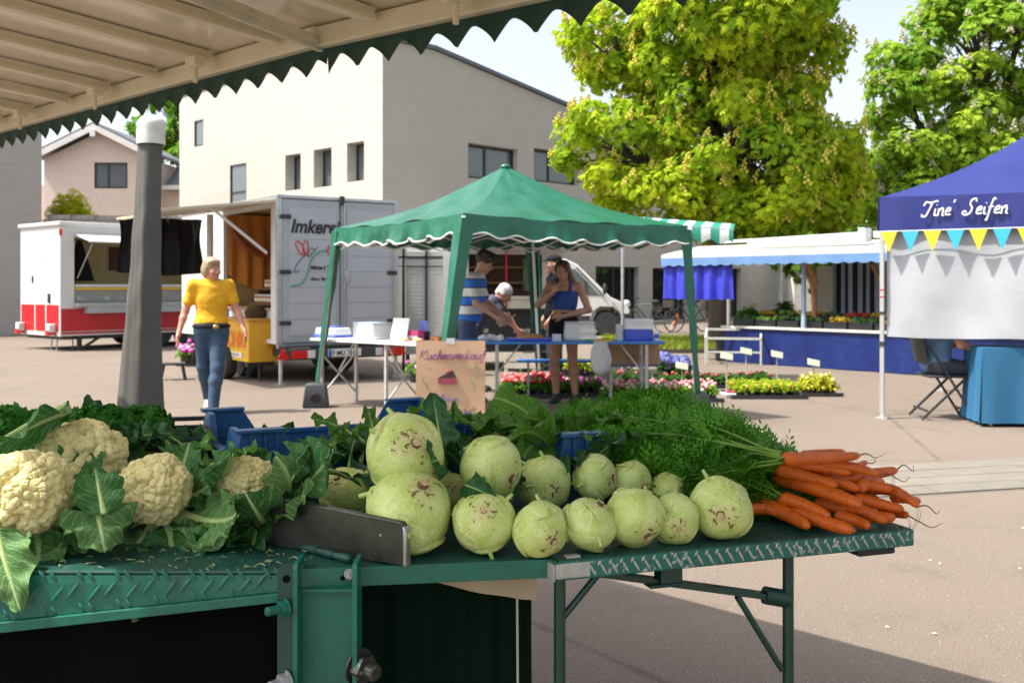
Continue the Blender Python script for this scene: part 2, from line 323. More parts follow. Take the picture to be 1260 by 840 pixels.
# ------------------------------------------------------------ implicit bodies (people): smooth union of cones and ellipsoids, meshed as one surface
def sdf_mesh(prims, vox=.009, k=.02, cuts=(), sub=()):
    lo = np.full(3, 1e9); hi = -lo; bb = []
    for q in prims:
        if q[0] == 'c': a, b, r = np.array(q[1], float), np.array(q[2], float), max(q[3], q[4]); l_, h_ = np.minimum(a, b) - r, np.maximum(a, b) + r
        else: c, rr = np.array(q[1], float), max(q[2]); l_, h_ = c - rr, c + rr
        bb.append((l_, h_)); lo = np.minimum(lo, l_); hi = np.maximum(hi, h_)
    lo = lo - 3 * vox; n = np.ceil((hi + 3 * vox - lo) / vox).astype(int) + 1
    f = np.full(n, .2, dtype=np.float32); ax = [lo[i] + vox * np.arange(n[i]) for i in range(3)]
    def ev(q, sl):
        X, Y, Z = np.meshgrid(ax[0][sl[0]], ax[1][sl[1]], ax[2][sl[2]], indexing='ij'); p = np.stack([X, Y, Z], -1)
        if q[0] == 'c':
            a, b = np.array(q[1], float), np.array(q[2], float); ba = b - a; t = np.clip(((p - a) @ ba) / (ba @ ba + 1e-12), 0, 1)
            return np.linalg.norm(p - a - t[..., None] * ba, axis=-1) - (q[3] + (q[4] - q[3]) * t)
        d = p - np.array(q[1], float)
        if len(q) > 3 and q[3] is not None: d = d @ np.asarray(q[3])
        r = np.array(q[2], float); k0 = np.linalg.norm(d / r, axis=-1); k1 = np.linalg.norm(d / r ** 2, axis=-1) + 1e-9; return k0 * (k0 - 1) / k1
    for q, (l_, h_) in zip(prims, bb):
        kk = q[5] if (q[0] == 'c' and len(q) > 5) else (q[4] if q[0] == 'e' and len(q) > 4 else k); pad = kk + 3 * vox
        i0 = np.maximum(np.floor((l_ - pad - lo) / vox).astype(int), 0); i1 = np.minimum(np.ceil((h_ + pad - lo) / vox).astype(int) + 1, n)
        sl = tuple(slice(a, b) for a, b in zip(i0, i1)); d = ev(q, sl); g = f[sl]; h = np.clip(.5 + .5 * (d - g) / kk, 0, 1)
        f[sl] = d * (1 - h) + g * h - kk * h * (1 - h)
    full = (slice(None),) * 3
    for q in sub: f = np.maximum(f, -ev(q, full))
    for nrm, off in cuts:
        nrm = np.array(nrm, float); f = np.maximum(f, (nrm[0] * ax[0])[:, None, None] + (nrm[1] * ax[1])[None, :, None] + (nrm[2] * ax[2])[None, None, :] - off)
    f[0] = f[-1] = .2; f[:, 0] = f[:, -1] = .2; f[:, :, 0] = f[:, :, -1] = .2
    ins = f < 0; c = np.zeros(np.array(n) - 1, dtype=np.uint8)
    off8 = [(i, j, k_) for i in (0, 1) for j in (0, 1) for k_ in (0, 1)]
    sh = lambda A, o: A[o[0]:o[0] + n[0] - 1, o[1]:o[1] + n[1] - 1, o[2]:o[2] + n[2] - 1]
    for o in off8: c += sh(ins, o)
    act = (c > 0) & (c < 8); idx = np.full(act.shape, -1, dtype=np.int64); cells = np.argwhere(act); idx[act] = np.arange(len(cells))
    acc = np.zeros((len(cells), 3)); cnt = np.zeros(len(cells))
    vals = {o: f[cells[:, 0] + o[0], cells[:, 1] + o[1], cells[:, 2] + o[2]] for o in off8}
    for o in off8:
        for d in range(3):
            if o[d] == 1: continue
            o2 = list(o); o2[d] = 1; a, b = vals[o], vals[tuple(o2)]; m = (a < 0) != (b < 0); t = np.where(m, a / np.where(a - b == 0, 1, a - b), 0)
            pnt = np.repeat(np.array(o, float)[None], len(cells), 0); pnt[:, d] += t; acc[m] += pnt[m]; cnt[m] += 1
    V = lo + vox * (cells + acc / np.maximum(cnt, 1)[:, None]); F = []
    for d in range(3):
        e1, e2 = [(1, 2), (2, 0), (0, 1)][d]; s0 = [slice(None)] * 3; s1 = [slice(None)] * 3; s0[d] = slice(0, -1); s1[d] = slice(1, None)
        A, B = ins[tuple(s0)], ins[tuple(s1)]; E = np.argwhere(A != B); E = E[(E[:, e1] > 0) & (E[:, e2] > 0)]
        fl = A[E[:, 0], E[:, 1], E[:, 2]]; q = []
        for da, db in ((1, 1), (0, 1), (0, 0), (1, 0)):
            p = E.copy(); p[:, e1] -= da; p[:, e2] -= db; q.append(idx[p[:, 0], p[:, 1], p[:, 2]])
        q = np.stack(q, 1); q[~fl] = q[~fl][:, ::-1]; F.append(q)
    return V, np.concatenate(F)
def sdf_obj(name, mat, parent, prims, vox=.009, k=.02, cuts=(), sub=()):
    V, F = sdf_mesh(prims, vox, k, cuts, sub); mb = MB(); mb.add(V, F); return link(name, mb.mesh(name, mat, ang=180), parent)
# ------------------------------------------------------------ ground and paving
ASPH = mat_asphalt()
g = MB(); g.add([(-1500, -400, 0), (1500, -400, 0), (1500, 2500, 0), (-1500, 2500, 0)], [(0, 1, 2, 3)])
ground = struct(g.build('ground', ASPH, smooth=False))
# band of pale paving slabs across the asphalt
BAND = [M('slab_a', (.17, .155, .125), (.14, .128, .105), 5, .85, bmp=.3, bscale=90), M('slab_b', (.19, .17, .138), (.16, .142, .118), 5, .85, bmp=.3, bscale=90), M('slab_c', (.15, .138, .118), (.18, .16, .13), 5, .85, bmp=.3, bscale=90)]
p0, p1 = G(1100, 591), G(1260, 582); bd = np.array((p1[0] - p0[0], p1[1] - p0[1], 0)); bd /= np.linalg.norm(bd); bn = np.array((-bd[1], bd[0], 0))
pv = MB(); c0 = np.array(p0); a_ = c0 - bd * 3 - bn * .5; b_ = c0 + bd * 9 - bn * .5
pv.add([a_ + (0, 0, .002), b_ + (0, 0, .002), b_ + bn + (0, 0, .002), a_ + bn + (0, 0, .002)], [(0, 1, 2, 3)])
strip = struct(pv.build('paving_strip', M('joint_sand', (.22, .19, .16), None, 20, .95), smooth=False))
sl_me = []
for q in range(3):
    mb = MB(); mb.box((0, 0, .006), (.395, .235, .012)); sl_me.append(mb.mesh('slab', BAND[q], smooth=False))
zr = math.atan2(bd[1], bd[0])
for row in range(4):
    for i in range(30):
        o = link('slab', sl_me[RNG.integers(3)], strip); c = c0 + bd * (-3 + .2 * (row % 2) + i * .402) + bn * (-.366 + row * .244)
        o.location = (c[0], c[1], random.uniform(0, .002)); o.rotation_euler = (0, 0, zr + random.uniform(-.004, .004))
# low verge with grass between plaza and building
gx = MB(); gx.b2((2.2, 20.5, 0), (9.0, 24.5, .08)); struct(gx.build('verge', M('soil', (.10, .075, .05), (.07, .05, .035), 3, .95)))
def grass(name, label, x0, x1, y0, y1, z, n, hgt):
    r = np.random.default_rng(3); px, py = r.uniform(x0, x1, n), r.uniform(y0, y1, n); hh = hgt * r.uniform(.5, 1.2, n); a = r.uniform(0, 6.28, n)
    w_ = .012; V = np.zeros((n, 3, 3)); V[:, 0] = np.stack([px - w_ * np.cos(a), py - w_ * np.sin(a), np.full(n, z)], 1); V[:, 1] = np.stack([px + w_ * np.cos(a), py + w_ * np.sin(a), np.full(n, z)], 1)
    V[:, 2] = np.stack([px + r.normal(0, .04, n), py + r.normal(0, .04, n), z + hh], 1)
    mb = MB(); F = np.arange(n * 3).reshape(n, 3); mb.add(V.reshape(-1, 3), F, 0, None, np.repeat(r.random(n), 3)); return tag(mb.build(name, mat_tint('grass_blade', (.12, .22, .02), (.38, .42, .05)), smooth=False), label, 'grass', None, 'stuff')
grass('grass', 'sunlit strip of grass beside the blue curtained stall', 2.2, 9.0, 20.5, 24.5, .08, 16000, .16)

# ------------------------------------------------------------ walls with real openings
def facade(mb, at, width, ztop, holes, z0=0, reveal=.3, mi=0, rmi=0, flip=False):
    """at(u, z, depth) -> point; holes: (u0, u1, z0, z1[, reveal])"""
    us = sorted({0, width, *[h[0] for h in holes], *[h[1] for h in holes], *[u for u in ztop[1] if 0 < u < width]})
    zs = sorted({z0, *[h[2] for h in holes], *[h[3] for h in holes]}); zs = zs + [None]
    Z = lambda z, u: ztop[0](u) if z is None else z
    for i in range(len(us) - 1):
        for j in range(len(zs) - 1):
            uc = (us[i] + us[i + 1]) / 2; tp_ = min(ztop[0](us[i] + 1e-6), ztop[0](us[i + 1] - 1e-6)); zn = zs[j + 1]
            if zs[j] >= tp_: continue
            if zn is not None and zn >= tp_: zn = None
            zc = (zs[j] + Z(zn, uc)) / 2
            if any(h[0] < uc < h[1] and h[2] < zc < h[3] for h in holes): continue
            q = [at(us[i], zs[j], 0), at(us[i + 1], zs[j], 0), at(us[i + 1], Z(zn, us[i + 1]), 0), at(us[i], Z(zn, us[i]), 0)]
            mb.add(q[::-1] if flip else q, [(0, 1, 2, 3)], mi)
    for h in holes:
        rv = h[4] if len(h) > 4 else reveal; a, b, c, d = h[:4]
        for (u, z), (u2, z2) in (((a, c), (b, c)), ((b, c), (b, d)), ((b, d), (a, d)), ((a, d), (a, c))):
            q = [at(u, z, 0), at(u, z, rv), at(u2, z2, rv), at(u2, z2, 0)]; mb.add(q[::-1] if flip else q, [(0, 1, 2, 3)], rmi)
def window(parent, at, h, depth, fm, gm, fw=.07, mull=(), trans=()):
    a, b, c, d = h[:4]; mb = MB()
    def bx(u0, u1, z0, z1, d0, d1):
        p = np.array([at(u0, z0, d0), at(u1, z1, d1)]); mb.b2(p.min(0), p.max(0))
    bx(a, a + fw, c, d, depth - .04, depth + .04); bx(b - fw, b, c, d, depth - .04, depth + .04)
    bx(a + fw, b - fw, c, c + fw, depth - .04, depth + .04); bx(a + fw, b - fw, d - fw, d, depth - .04, depth + .04)
    for m_ in mull: u = a + (b - a) * m_; bx(u - fw * .5, u + fw * .5, c + fw, d - fw, depth - .037, depth + .037)
    for m_ in trans: z = c + (d - c) * m_; bx(a + fw, b - fw, z - fw * .5, z + fw * .5, depth - .034, depth + .034)
    wo = mb.build('window', fm, parent, smooth=False); g_ = MB(); p = np.array([at(a + .01, c + .01, depth + .0), at(b - .01, d - .01, depth + .016)]); g_.b2(p.min(0), p.max(0)); g_.build('pane', gm, wo, smooth=False); return wo
BRK = mat_brick('pale_brick', (.50, .475, .43), (.455, .435, .39), (.43, .41, .37))
GRB = mat_brick('grey_brick', (.37, .35, .33), (.345, .325, .305), (.32, .30, .28), 1.0)
ROOFD = M('roof_metal', (.09, .10, .12), (.12, .13, .15), 3, .5)
FRM = M('window_frame', (.03, .032, .035), None, 3, .4); GLS = mat_glass('window_glass', (.10, .12, .13)); GLB = mat_glass('dark_glass', (.015, .02, .02))
# the pale brick building, corner towards us
C0 = np.array((-3.9, 30.0)); bl = thing('brick_building', 'tall pale brick building with a sloping roof and dark windows behind the green tent', 'building', (C0[0], C0[1], 0), R(45))
q2 = 1 / math.sqrt(2); DR = (q2, q2); DL = (-q2, q2)
def uR(px): return hit(px, C0, DR)
def uL(px): return hit(px, C0, DL)
def YR(u): return C0[1] + u * q2
def rectR(x0, x1, y0, y1, rv=.3): a, b = uR(x0), uR(x1); ym = YR((a + b) / 2); return (a, b, max(zat(y1, ym), .02), zat(y0, ym), rv)
def rectL(x0, x1, y0, y1, rv=.3): a, b = uL(x1), uL(x0); ym = YR((a + b) / 2); return (a, b, zat(y1, ym), zat(y0, ym), rv)
HR = [rectR(576, 637, 180, 222), rectR(657, 712, 186, 226), rectR(733, 786, 328, 404), rectR(803, 846, 330, 404), rectR(868, 912, 330, 404), rectR(640, 690, 330, 404)]
HL = [rectL(239, 250, 148, 180, .06), rectL(283, 303, 202, 251, .06), rectL(351, 370, 190, 234, .45), rectL(386, 408, 183, 230, .45), rectL(427, 448, 175, 223, .45)]
def topR(u): return 8.82 if u < 2.06 else max(8.82 - (u - 2.06) * .158, 4.2)
atR = lambda u, z, d: (u, d, z); atL = lambda u, z, d: (d, u, z)
wm = MB(); facade(wm, atR, 27, (topR, [2.06], [4.8]), HR); facade(wm, atL, 13, (lambda u: 8.82, [], [8.82]), HL, flip=True)
wm.add([(27, 0, 0), (27, 13, 0), (27, 13, topR(27)), (27, 0, topR(27))], [(0, 1, 2, 3)]); wm.add([(0, 13, 0), (27, 13, 0), (27, 13, topR(27)), (2.06, 13, 8.82), (0, 13, 8.82)], [(4, 3, 2, 1, 0)])
wm.b2((.5, 4.4, 0), (26.8, 4.5, 4.0)); wm.b2((.9, .6, 4.1), (18, 4.3, 4.2))
wm.build('wall', BRK, bl, smooth=False)
rf = MB()
for a, b in ((-.06, 2.06), (2.06, 27.1)):
    za, zb = topR(max(a, 0)), topR(b); rf.add([(a, -.1, za + .02), (b, -.1, zb + .02), (b, 13.1, zb + .02), (a, 13.1, za + .02), (a, -.1, za + .14), (b, -.1, zb + .14), (b, 13.1, zb + .14), (a, 13.1, za + .14)], [(0, 3, 2, 1), (4, 5, 6, 7), (0, 1, 5, 4), (1, 2, 6, 5), (2, 3, 7, 6), (3, 0, 4, 7)])
rf.build('roof', ROOFD, bl, smooth=False)
for i, h in enumerate(HR): window(bl, atR, h, .26, FRM, GLB if i >= 2 else GLS, .09, (.42,) if i < 2 else (.5,), () if i < 2 else (.3,))
for i, h in enumerate(HL):
    if h[4] > .2: window(bl, atL, h, .4, FRM, GLS, .06)
    else: window(bl, atL, h, .05, FRM, GLS, .05, (), (.3,) if i else ())
# grey brick house end at the far left and the garden wall
gl = thing('grey_house', 'grey brick house end standing at the left edge behind the red and white trailer', 'building', (-13.7, 29, 0), R(31))
mb = MB(); mb.b2((-14, 0, 0), (0, 9, 8.2)); mb.build('wall', GRB, gl, smooth=False); mb = MB(); mb.b2((-14.2, -.15, 8.2), (.12, 9.1, 8.4)); mb.build('roof', ROOFD, gl, smooth=False)
gw = thing('garden_wall', 'low stained grey brick wall running behind the red and white trailer', 'wall', (-13.68, 29.3, 0), R(14))
mb = MB(); mb.b2((0, 0, 0), (6.6, .3, 3.35)); mb.build('wall', GRB, gw, smooth=False)
CPM = M('coping_stone', (.12, .11, .10), (.36, .33, .30), 1.2, .9, stretch=(2, 2, 2))
me = MB().box((0, 0, 0), (.64, .38, .13)).mesh('coping', CPM, smooth=False)
for i in range(10): o = link('coping', me, gw); o.location = (.33 + i * .66, .15, 3.42)
# pink house
PNK = M('pink_render', (.66, .54, .46), (.60, .49, .42), 2, .9, bmp=.2, bscale=30); WTR = M('white_trim', (.70, .68, .64), (.60, .58, .55), 4, .7)
TILE = M('slate_roof', (.16, .17, .20), (.12, .13, .15), 6, .7)
ph = thing('pink_house', 'pink rendered house with a white gable and a wide dark window', 'house', (-18.7, 45, 0)); k45 = 45 / FPX
whole = [zat(232, 45), zat(200, 45)]
HW = [((117 - 122) * k45, (158 - 122) * k45, whole[0], whole[1], .12)]
zp, ze = zat(163, 45), zat(196, 45); gh = 2.45
mb = MB(); facade(mb, lambda u, z, d: (u - gh, d, z), 2 * gh, (lambda u: zp - abs(u - gh) * (zp - ze) / gh, [gh], [ze]), [(h[0] + gh, h[1] + gh, h[2], h[3], h[4]) for h in HW])
mb.b2((-gh, .5, 0), (gh, 9, ze)); mb.b2((gh, 1.0, 0), (gh + 2.9, 8, zat(232, 46))); mb.b2((-gh - 3, 2, 0), (-gh, 8, ze - 1)); mb.build('wall', PNK, ph, smooth=False)
window(ph, lambda u, z, d: (u, d, z), HW[0], .06, FRM, GLS, .08, (.42,))
mb = MB(); sl_ = (zp - ze) / gh
for s in (-1, 1):
    for (e0, e1, y0, y1, mi) in ((0, gh + .45, -.5, 9, 0), (0, gh + .45, -.56, -.5, 1)):
        t0, t1 = (.28, .42) if mi == 0 else (.02, .30)
        pts = [(s * e0, zp - e0 * sl_ + t0), (s * e1, zp - e1 * sl_ + t0), (s * e1, zp - e1 * sl_ + t1), (s * e0, zp - e0 * sl_ + t1)]
        mb.prism(pts, y0, y1, mi)
mb.box((0, -.6, zp - .12), (.22, .12, .3), None, 1); mb.build('roof', [TILE, WTR], ph, smooth=False)
mb = MB(); za, zb = zat(186, 46), zat(232, 46)
mb.add([(gh + .3, .6, zb + .05), (gh + 3.1, .6, zb + .05), (gh + 3.1, 4, za + .3), (gh + .3, 4, za + .3), (gh + .3, .6, zb - .12), (gh + 3.1, .6, zb - .12), (gh + 3.1, 4, za), (gh + .3, 4, za)], [(0, 1, 2, 3), (7, 6, 5, 4), (4, 5, 1, 0), (5, 6, 2, 1), (6, 7, 3, 2), (7, 4, 0, 3)]); mb.box((gh + 1.7, .52, zb), (2.9, .14, .2), None, 1)
mb.build('side_roof', [TILE, WTR], ph, smooth=False)
# slim white tower far behind the chestnut
tw = thing('tower', 'slim white tower rising behind the big chestnut tree', 'tower', (P(986, 80, 44)[0], 44, 0)); mb = MB(); mb.b2((-.45, -.45, 0), (.45, .45, zat(84, 44))); mb.build('shaft', WTR, tw, smooth=False)
mb = MB(); mb.b2((-.52, -.52, zat(84, 44)), (.52, .52, zat(80, 44))); mb.build('cap', WTR, tw, smooth=False)
# a flat brick annex and rear houses close the view right of the building
an = thing('flat_annex', 'low flat roofed brick building seen through gaps under the trees', 'building', (8.5, 46, 0), R(8)); mb = MB(); facade(mb, atR, 26, (lambda u: 4.4, [], [4.4]), [(2, 4, .6, 2.6), (6, 8, .6, 2.6), (10, 12, .6, 2.6), (14, 16, .6, 2.6)]); mb.b2((0, 6, 0), (26, 6.2, 4.4)); mb.build('wall', BRK, an, smooth=False)
mb = MB(); mb.b2((-.2, -.2, 4.4), (26.2, 6.4, 4.65)); mb.build('roof', ROOFD, an, smooth=False)
for u in (2, 6, 10, 14): window(an, atR, (u, u + 2, .6, 2.6), .2, FRM, GLB, .09, (.5,))

# ------------------------------------------------------------ trees
BARK = M('bark', (.10, .075, .055), (.055, .042, .032), 9, .95, bmp=.8, bscale=18, bd=.03, stretch=(1, 1, .25))
def leaf_cloud(mb, pts, nrm, size, rng, tint, fans=5, narrow=.34):
    """palmate leaves: a fan of pointed leaflets at each point"""
    n = len(pts); nrm = nrm + rng.normal(0, .45, (n, 3)); nrm /= np.linalg.norm(nrm, axis=1, keepdims=True)
    h = rng.normal(size=(n, 3)); t = np.cross(nrm, h); t /= np.linalg.norm(t, axis=1, keepdims=True); b = np.cross(nrm, t); V = []
    sz = size * rng.uniform(.7, 1.25, n)[:, None]
    for kf in range(fans):
        a = (kf - (fans - 1) / 2) * (1.9 / max(fans - 1, 1)) * 1.15; d = np.cos(a) * t + np.sin(a) * b; s = -np.sin(a) * t + np.cos(a) * b
        ln = sz * (1 - .18 * abs(kf - (fans - 1) / 2) / max((fans - 1) / 2, 1)); dr = -nrm * ln * .22
        V.append(np.stack([pts, pts + d * ln * .55 + s * ln * narrow * .5, pts + d * ln + dr, pts + d * ln * .55 - s * ln * narrow * .5], 1))
    V = np.stack(V, 1).reshape(-1, 3); F = np.arange(len(V)).reshape(-1, 4); mb.add(V, F, 0, None, np.repeat(tint, fans * 4))
def make_tree(name, label, loc, trunk_h, trunk_r, lobes, leaf, nclump, per, ca, cb, blossom=None, seed=1, csize=(.45, .85), tintbase=.45, group=None, zmin=None, fans=5):
    rng = np.random.default_rng(seed); t = thing(name, label, 'tree', loc, 0, group); tb = MB()
    cen = np.array([0, 0, trunk_h]); k = 9; pts = [(.10 * math.sin(i * .9) * i / k, .08 * math.cos(i * 1.3) * i / k, -.05 + (trunk_h + .05) * i / k) for i in range(k + 1)]
    tb.tube(pts, [trunk_r * (1.35 if i == 0 else 1.0 - .35 * i / k) for i in range(k + 1)], 12)
    top = np.array(pts[-1]); cp, cr = [], []
    L = np.array([l[:3] for l in lobes], float); LR = np.array([l[3:6] for l in lobes], float); vol = LR.prod(1) ** (2 / 3); vol /= vol.sum()
    while len(cp) < nclump:
        i = rng.choice(len(lobes), p=vol); d = rng.normal(size=3); d /= np.linalg.norm(d); p = L[i] + d * LR[i] * rng.uniform(.55, 1.0) ** .6
        q = ((p - L) / LR); q[i] = 9
        if (np.linalg.norm(q, axis=1) < .55).any() and rng.random() < .85: continue
        if zmin is not None and p[2] < zmin: continue
        cp.append(p); cr.append(rng.uniform(*csize))
    cp = np.array(cp); cr = np.array(cr)
    for l_, r_ in zip(L, LR):                              # limbs to each lobe
        mid = (top * .55 + l_ * .45) + (0, 0, -.15 * r_[2]); st = np.array(pts[-3]) if rng.random() < .5 else top
        tb.tube(catmull([st, mid, l_, l_ + (rng.normal(0, .3), rng.normal(0, .3), r_[2] * .6)], 4), np.linspace(trunk_r * .45, .02, 13), 7)
    for p in cp[::2]:
        j = np.argmin(np.linalg.norm((p - L) / LR, axis=1)); tb.tube(catmull([L[j] * .75 + top * .25, (L[j] + p) / 2 + rng.normal(0, .12, 3), p], 3), np.linspace(.045, .008, 7), 5)
    tb.build('trunk', BARK, t)
    PT, NM, TI = [], [], []; bl_p = []
    mid = L.mean(0)
    for p, r in zip(cp, cr):
        n = int(per * rng.uniform(.7, 1.3)); d = rng.normal(size=(n, 3)); d /= np.linalg.norm(d, axis=1, keepdims=True); out = p - mid; out = out / (np.linalg.norm(out) + 1e-6)
        d = d + .55 * out + (0, 0, .35); d /= np.linalg.norm(d, axis=1, keepdims=True); rr = r * rng.uniform(.45, 1.0, n)[:, None] ** .5 * (1, 1, .72)
        PT.append(p + d * rr); NM.append(d + (0, 0, .5)); TI.append(np.clip(tintbase + rng.normal(0, .20) + rng.normal(0, .18, n), 0, 1))
        for q in range(blossom[2] if blossom else 0):
            e = rng.normal(size=3) + out * .8 + (0, 0, .9); e /= np.linalg.norm(e); bl_p.append(p + e * r * (1, 1, .8))
    cb_ = MB(); leaf_cloud(cb_, np.concatenate(PT), np.concatenate(NM), leaf, rng, np.concatenate(TI), fans)
    cb_.build('crown', mat_tint(name + '_leaf_' + str(seed), ca, cb), t, smooth=False)
    if blossom:
        bb = MB()
        for p in bl_p:
            hgt = rng.uniform(.14, .26); ln = rng.normal(0, .18, 2)
            for q in range(9):
                f = q / 8; a = q * 2.4; rr = .062 * (1 - f * .75)
                bb.ball(p + np.array((ln[0] * f * hgt + rr * math.cos(a), ln[1] * f * hgt + rr * math.sin(a), f * hgt)), .036 * (1.15 - .5 * f), 5, 3)
        bb.build('blossoms', M(blossom[0], blossom[1], tuple(x * .75 for x in blossom[1]), 5, .8, trans=.3), t, smooth=False)
    return t
K22 = 22 / FPX
def lob(px, py, rx, ry, Y, base, dy=0, ryy=None):
    c = P(px, py, Y); return (c[0] - base[0], c[1] - base[1] + dy, c[2], rx * Y / FPX, ryy or rx * Y / FPX, ry * Y / FPX)
b1 = (P(884, 400, 22)[0], 22, 0)
make_tree('chestnut_tree', 'big chestnut tree with yellow green blossom candles rising over the blue curtained stall', b1, 3.0, .27,
  [lob(880, 40, 130, 110, 22, b1), lob(770, 185, 78, 62, 22, b1), lob(900, 190, 110, 80, 22, b1, -.6), lob(1000, 215, 66, 62, 22, b1), lob(760, 60, 58, 42, 22, b1), lob(960, 60, 62, 70, 22, b1), lob(850, -110, 130, 90, 22, b1), lob(820, 240, 80, 42, 22, b1, -.3), lob(940, 262, 95, 36, 22, b1, .2), lob(985, -60, 70, 60, 22, b1), lob(885, 20, 95, 75, 22, b1, -2.2)],
  
  .155, 520, 98, (.16, .34, .016), (.62, .70, .03), ('yellow_blossom', (.74, .66, .10), 3), 9, (.36, .70), .5, zmin=2.35)
b2 = (P(1190, 400, 25)[0], 25, 0)
make_tree('chestnut_tree', 'chestnut tree with white blossom candles standing behind the blue soap tent', b2, 3.4, .28,
  [lob(1215, 60, 85, 80, 25, b2), lob(1150, 165, 72, 75, 25, b2), lob(1108, 110, 32, 50, 25, b2), lob(1220, 205, 80, 70, 25, b2), lob(1130, 235, 60, 60, 25, b2), lob(1270, -20, 100, 90, 25, b2), lob(1300, 130, 90, 120, 25, b2), lob(1240, 270, 110, 45, 25, b2), lob(1105, 270, 40, 40, 25, b2)],
  .168, 340, 92, (.15, .33, .03), (.52, .66, .06), ('white_blossom', (.66, .64, .46), 2), 5, (.40, .78), .42, zmin=2.0)
b3 = (P(262, 400, 52)[0], 52, 0)
make_tree('leafy_tree', 'bright green tree showing over the roof of the pale brick building', b3, 5, .3, [lob(215, 155, 40, 45, 52, b3), lob(270, 115, 60, 40, 52, b3), lob(235, 175, 45, 40, 52, b3)], .34, 70, 60, (.10, .28, .02), (.30, .48, .04), None, 8, (.6, 1.1), .5)
b4 = (P(40, 400, 70)[0], 70, 0)
for i, (px, py, rx, ry, Y, lab) in enumerate(((1020, 300, 60, 60, 40, 'dark leafy tree far behind the roof of the blue curtained stall'), (1090, 300, 60, 70, 42, 'dark leafy tree between the two chestnuts far behind the stall roof'))):
    bb = (P(px, 400, Y)[0], Y, 0); make_tree('leafy_tree', lab, bb, 2.5, .2, [lob(px, py, rx, ry, Y, bb), lob(px + 30, py + 30, rx * .7, ry * .7, Y, bb)], .3, 45, 50, (.07, .16, .02), (.2, .34, .04), None, 20 + i, (.6, 1.0), .4)
# yellow green shrub over the garden wall
def shrub(name, label, loc, rx, ry, rz, n, leaf, ca, cb, seed, cat='shrub', group=None, narrow=.4):
    rng = np.random.default_rng(seed); t = thing(name, label, cat, loc, 0, group); d = rng.normal(size=(n, 3)); d /= np.linalg.norm(d, axis=1, keepdims=True); d[:, 2] = np.abs(d[:, 2])
    rr = rng.uniform(.3, 1, n)[:, None] ** .5 * (1 + .22 * tri_noise(d * 2, seed, 2.5)[:, None]); mb = MB(); leaf_cloud(mb, d * rr * (rx, ry, rz), d + (0, 0, .6), leaf, rng, np.clip(rng.normal(.5, .25, n), 0, 1), 3, narrow); mb.build('foliage', mat_tint(name + '_leaf', ca, cb), t, smooth=False)
    sb = MB()
    for i in range(7): a = i * .9; sb.tube([(0, 0, -.05), (.5 * rx * math.cos(a), .5 * ry * math.sin(a), rz * .7)], [.03, .008], 5)
    sb.build('stems', BARK, t); return t
shrub('garden_shrub', 'bright yellow green shrub showing over the low garden wall', (P(79, 262, 31)[0], 31.5, 3.2), .80, .6, 1.15, 1700, .12, (.42, .48, .01), (.72, .70, .02), 4)
tp = MB(); tp.b2((.02, .31, 0), (6.6, 4, 3.2)); o = struct(tp.build('garden_terrace', M('soil', (.10, .075, .05)), smooth=False)); o.location = gw.location; o.rotation_euler = gw.rotation_euler
# ------------------------------------------------------------ common materials of the market
WHT = M('white_paint', (.62, .62, .61), (.55, .55, .54), 2.5, .4, bmp=.05); GRYP = M('grey_panel', (.36, .385, .405), (.31, .335, .355), 2, .35)
REDP = M('red_paint', (.50, .012, .018), (.40, .01, .014), 3, .35); ALU = M('aluminium', (.55, .56, .57), (.42, .43, .44), 12, .35, metal=.8)
BLK = M('black_rubber', (.018, .018, .02), (.03, .03, .03), 8, .7); BLKP = M('black_plastic', (.03, .032, .035), (.022, .022, .025), 8, .5)
REDL = M('red_lens', (.62, .015, .01), (.5, .01, .01), 30, .15); ORL = M('amber_lens', (.75, .22, .02), None, 30, .15); CLR = M('clear_lens', (.62, .64, .66), (.5, .5, .52), 20, .12)
WOOD = M('pale_wood', (.44, .27, .13), (.33, .19, .085), 3, .6, stretch=(1, 1, .15)); DWOOD = M('dark_wood', (.13, .065, .03), (.08, .04, .02), 4, .6)
BLKT = M('black_cloth', (.018, .018, .021), (.011, .011, .013), 4, .85, bmp=.3, bscale=20, spec=.15); INT = M('trailer_inside', (.50, .42, .22), (.42, .35, .18), 2, .6)
GALV = M('galvanised', (.42, .43, .44), (.30, .31, .32), 25, .45, metal=.6)
INK = M('black_ink', (.015, .015, .018), None, 5, .5); REDI = M('red_ink', (.55, .03, .05), None, 5, .5); GRNI = M('green_ink', (.03, .30, .17), None, 5, .5); GRYI = M('grey_ink', (.10, .10, .12), None, 5, .5); PURI = M('purple_ink', (.20, .03, .16), (.12, .02, .2), 5, .6)
def wheel(parent, c, r, w_, axis, name='wheel', hub=None):
    Rm = frame_to(axis); o = MB().lathe([(r * .62, -w_ / 2), (r * .94, -w_ / 2), (r, -w_ * .32), (r, w_ * .32), (r * .94, w_ / 2), (r * .62, w_ / 2)], 24, c, Rm).build(name, BLK, parent)
    MB().lathe([(.02, -w_ * .3), (r * .3, -w_ * .34), (r * .36, -w_ * .2), (r * .6, -w_ * .42), (r * .62, w_ * .4), (r * .3, w_ * .2), (.02, w_ * .25)], 20, c, Rm).build('rim', hub or ALU, o); return o
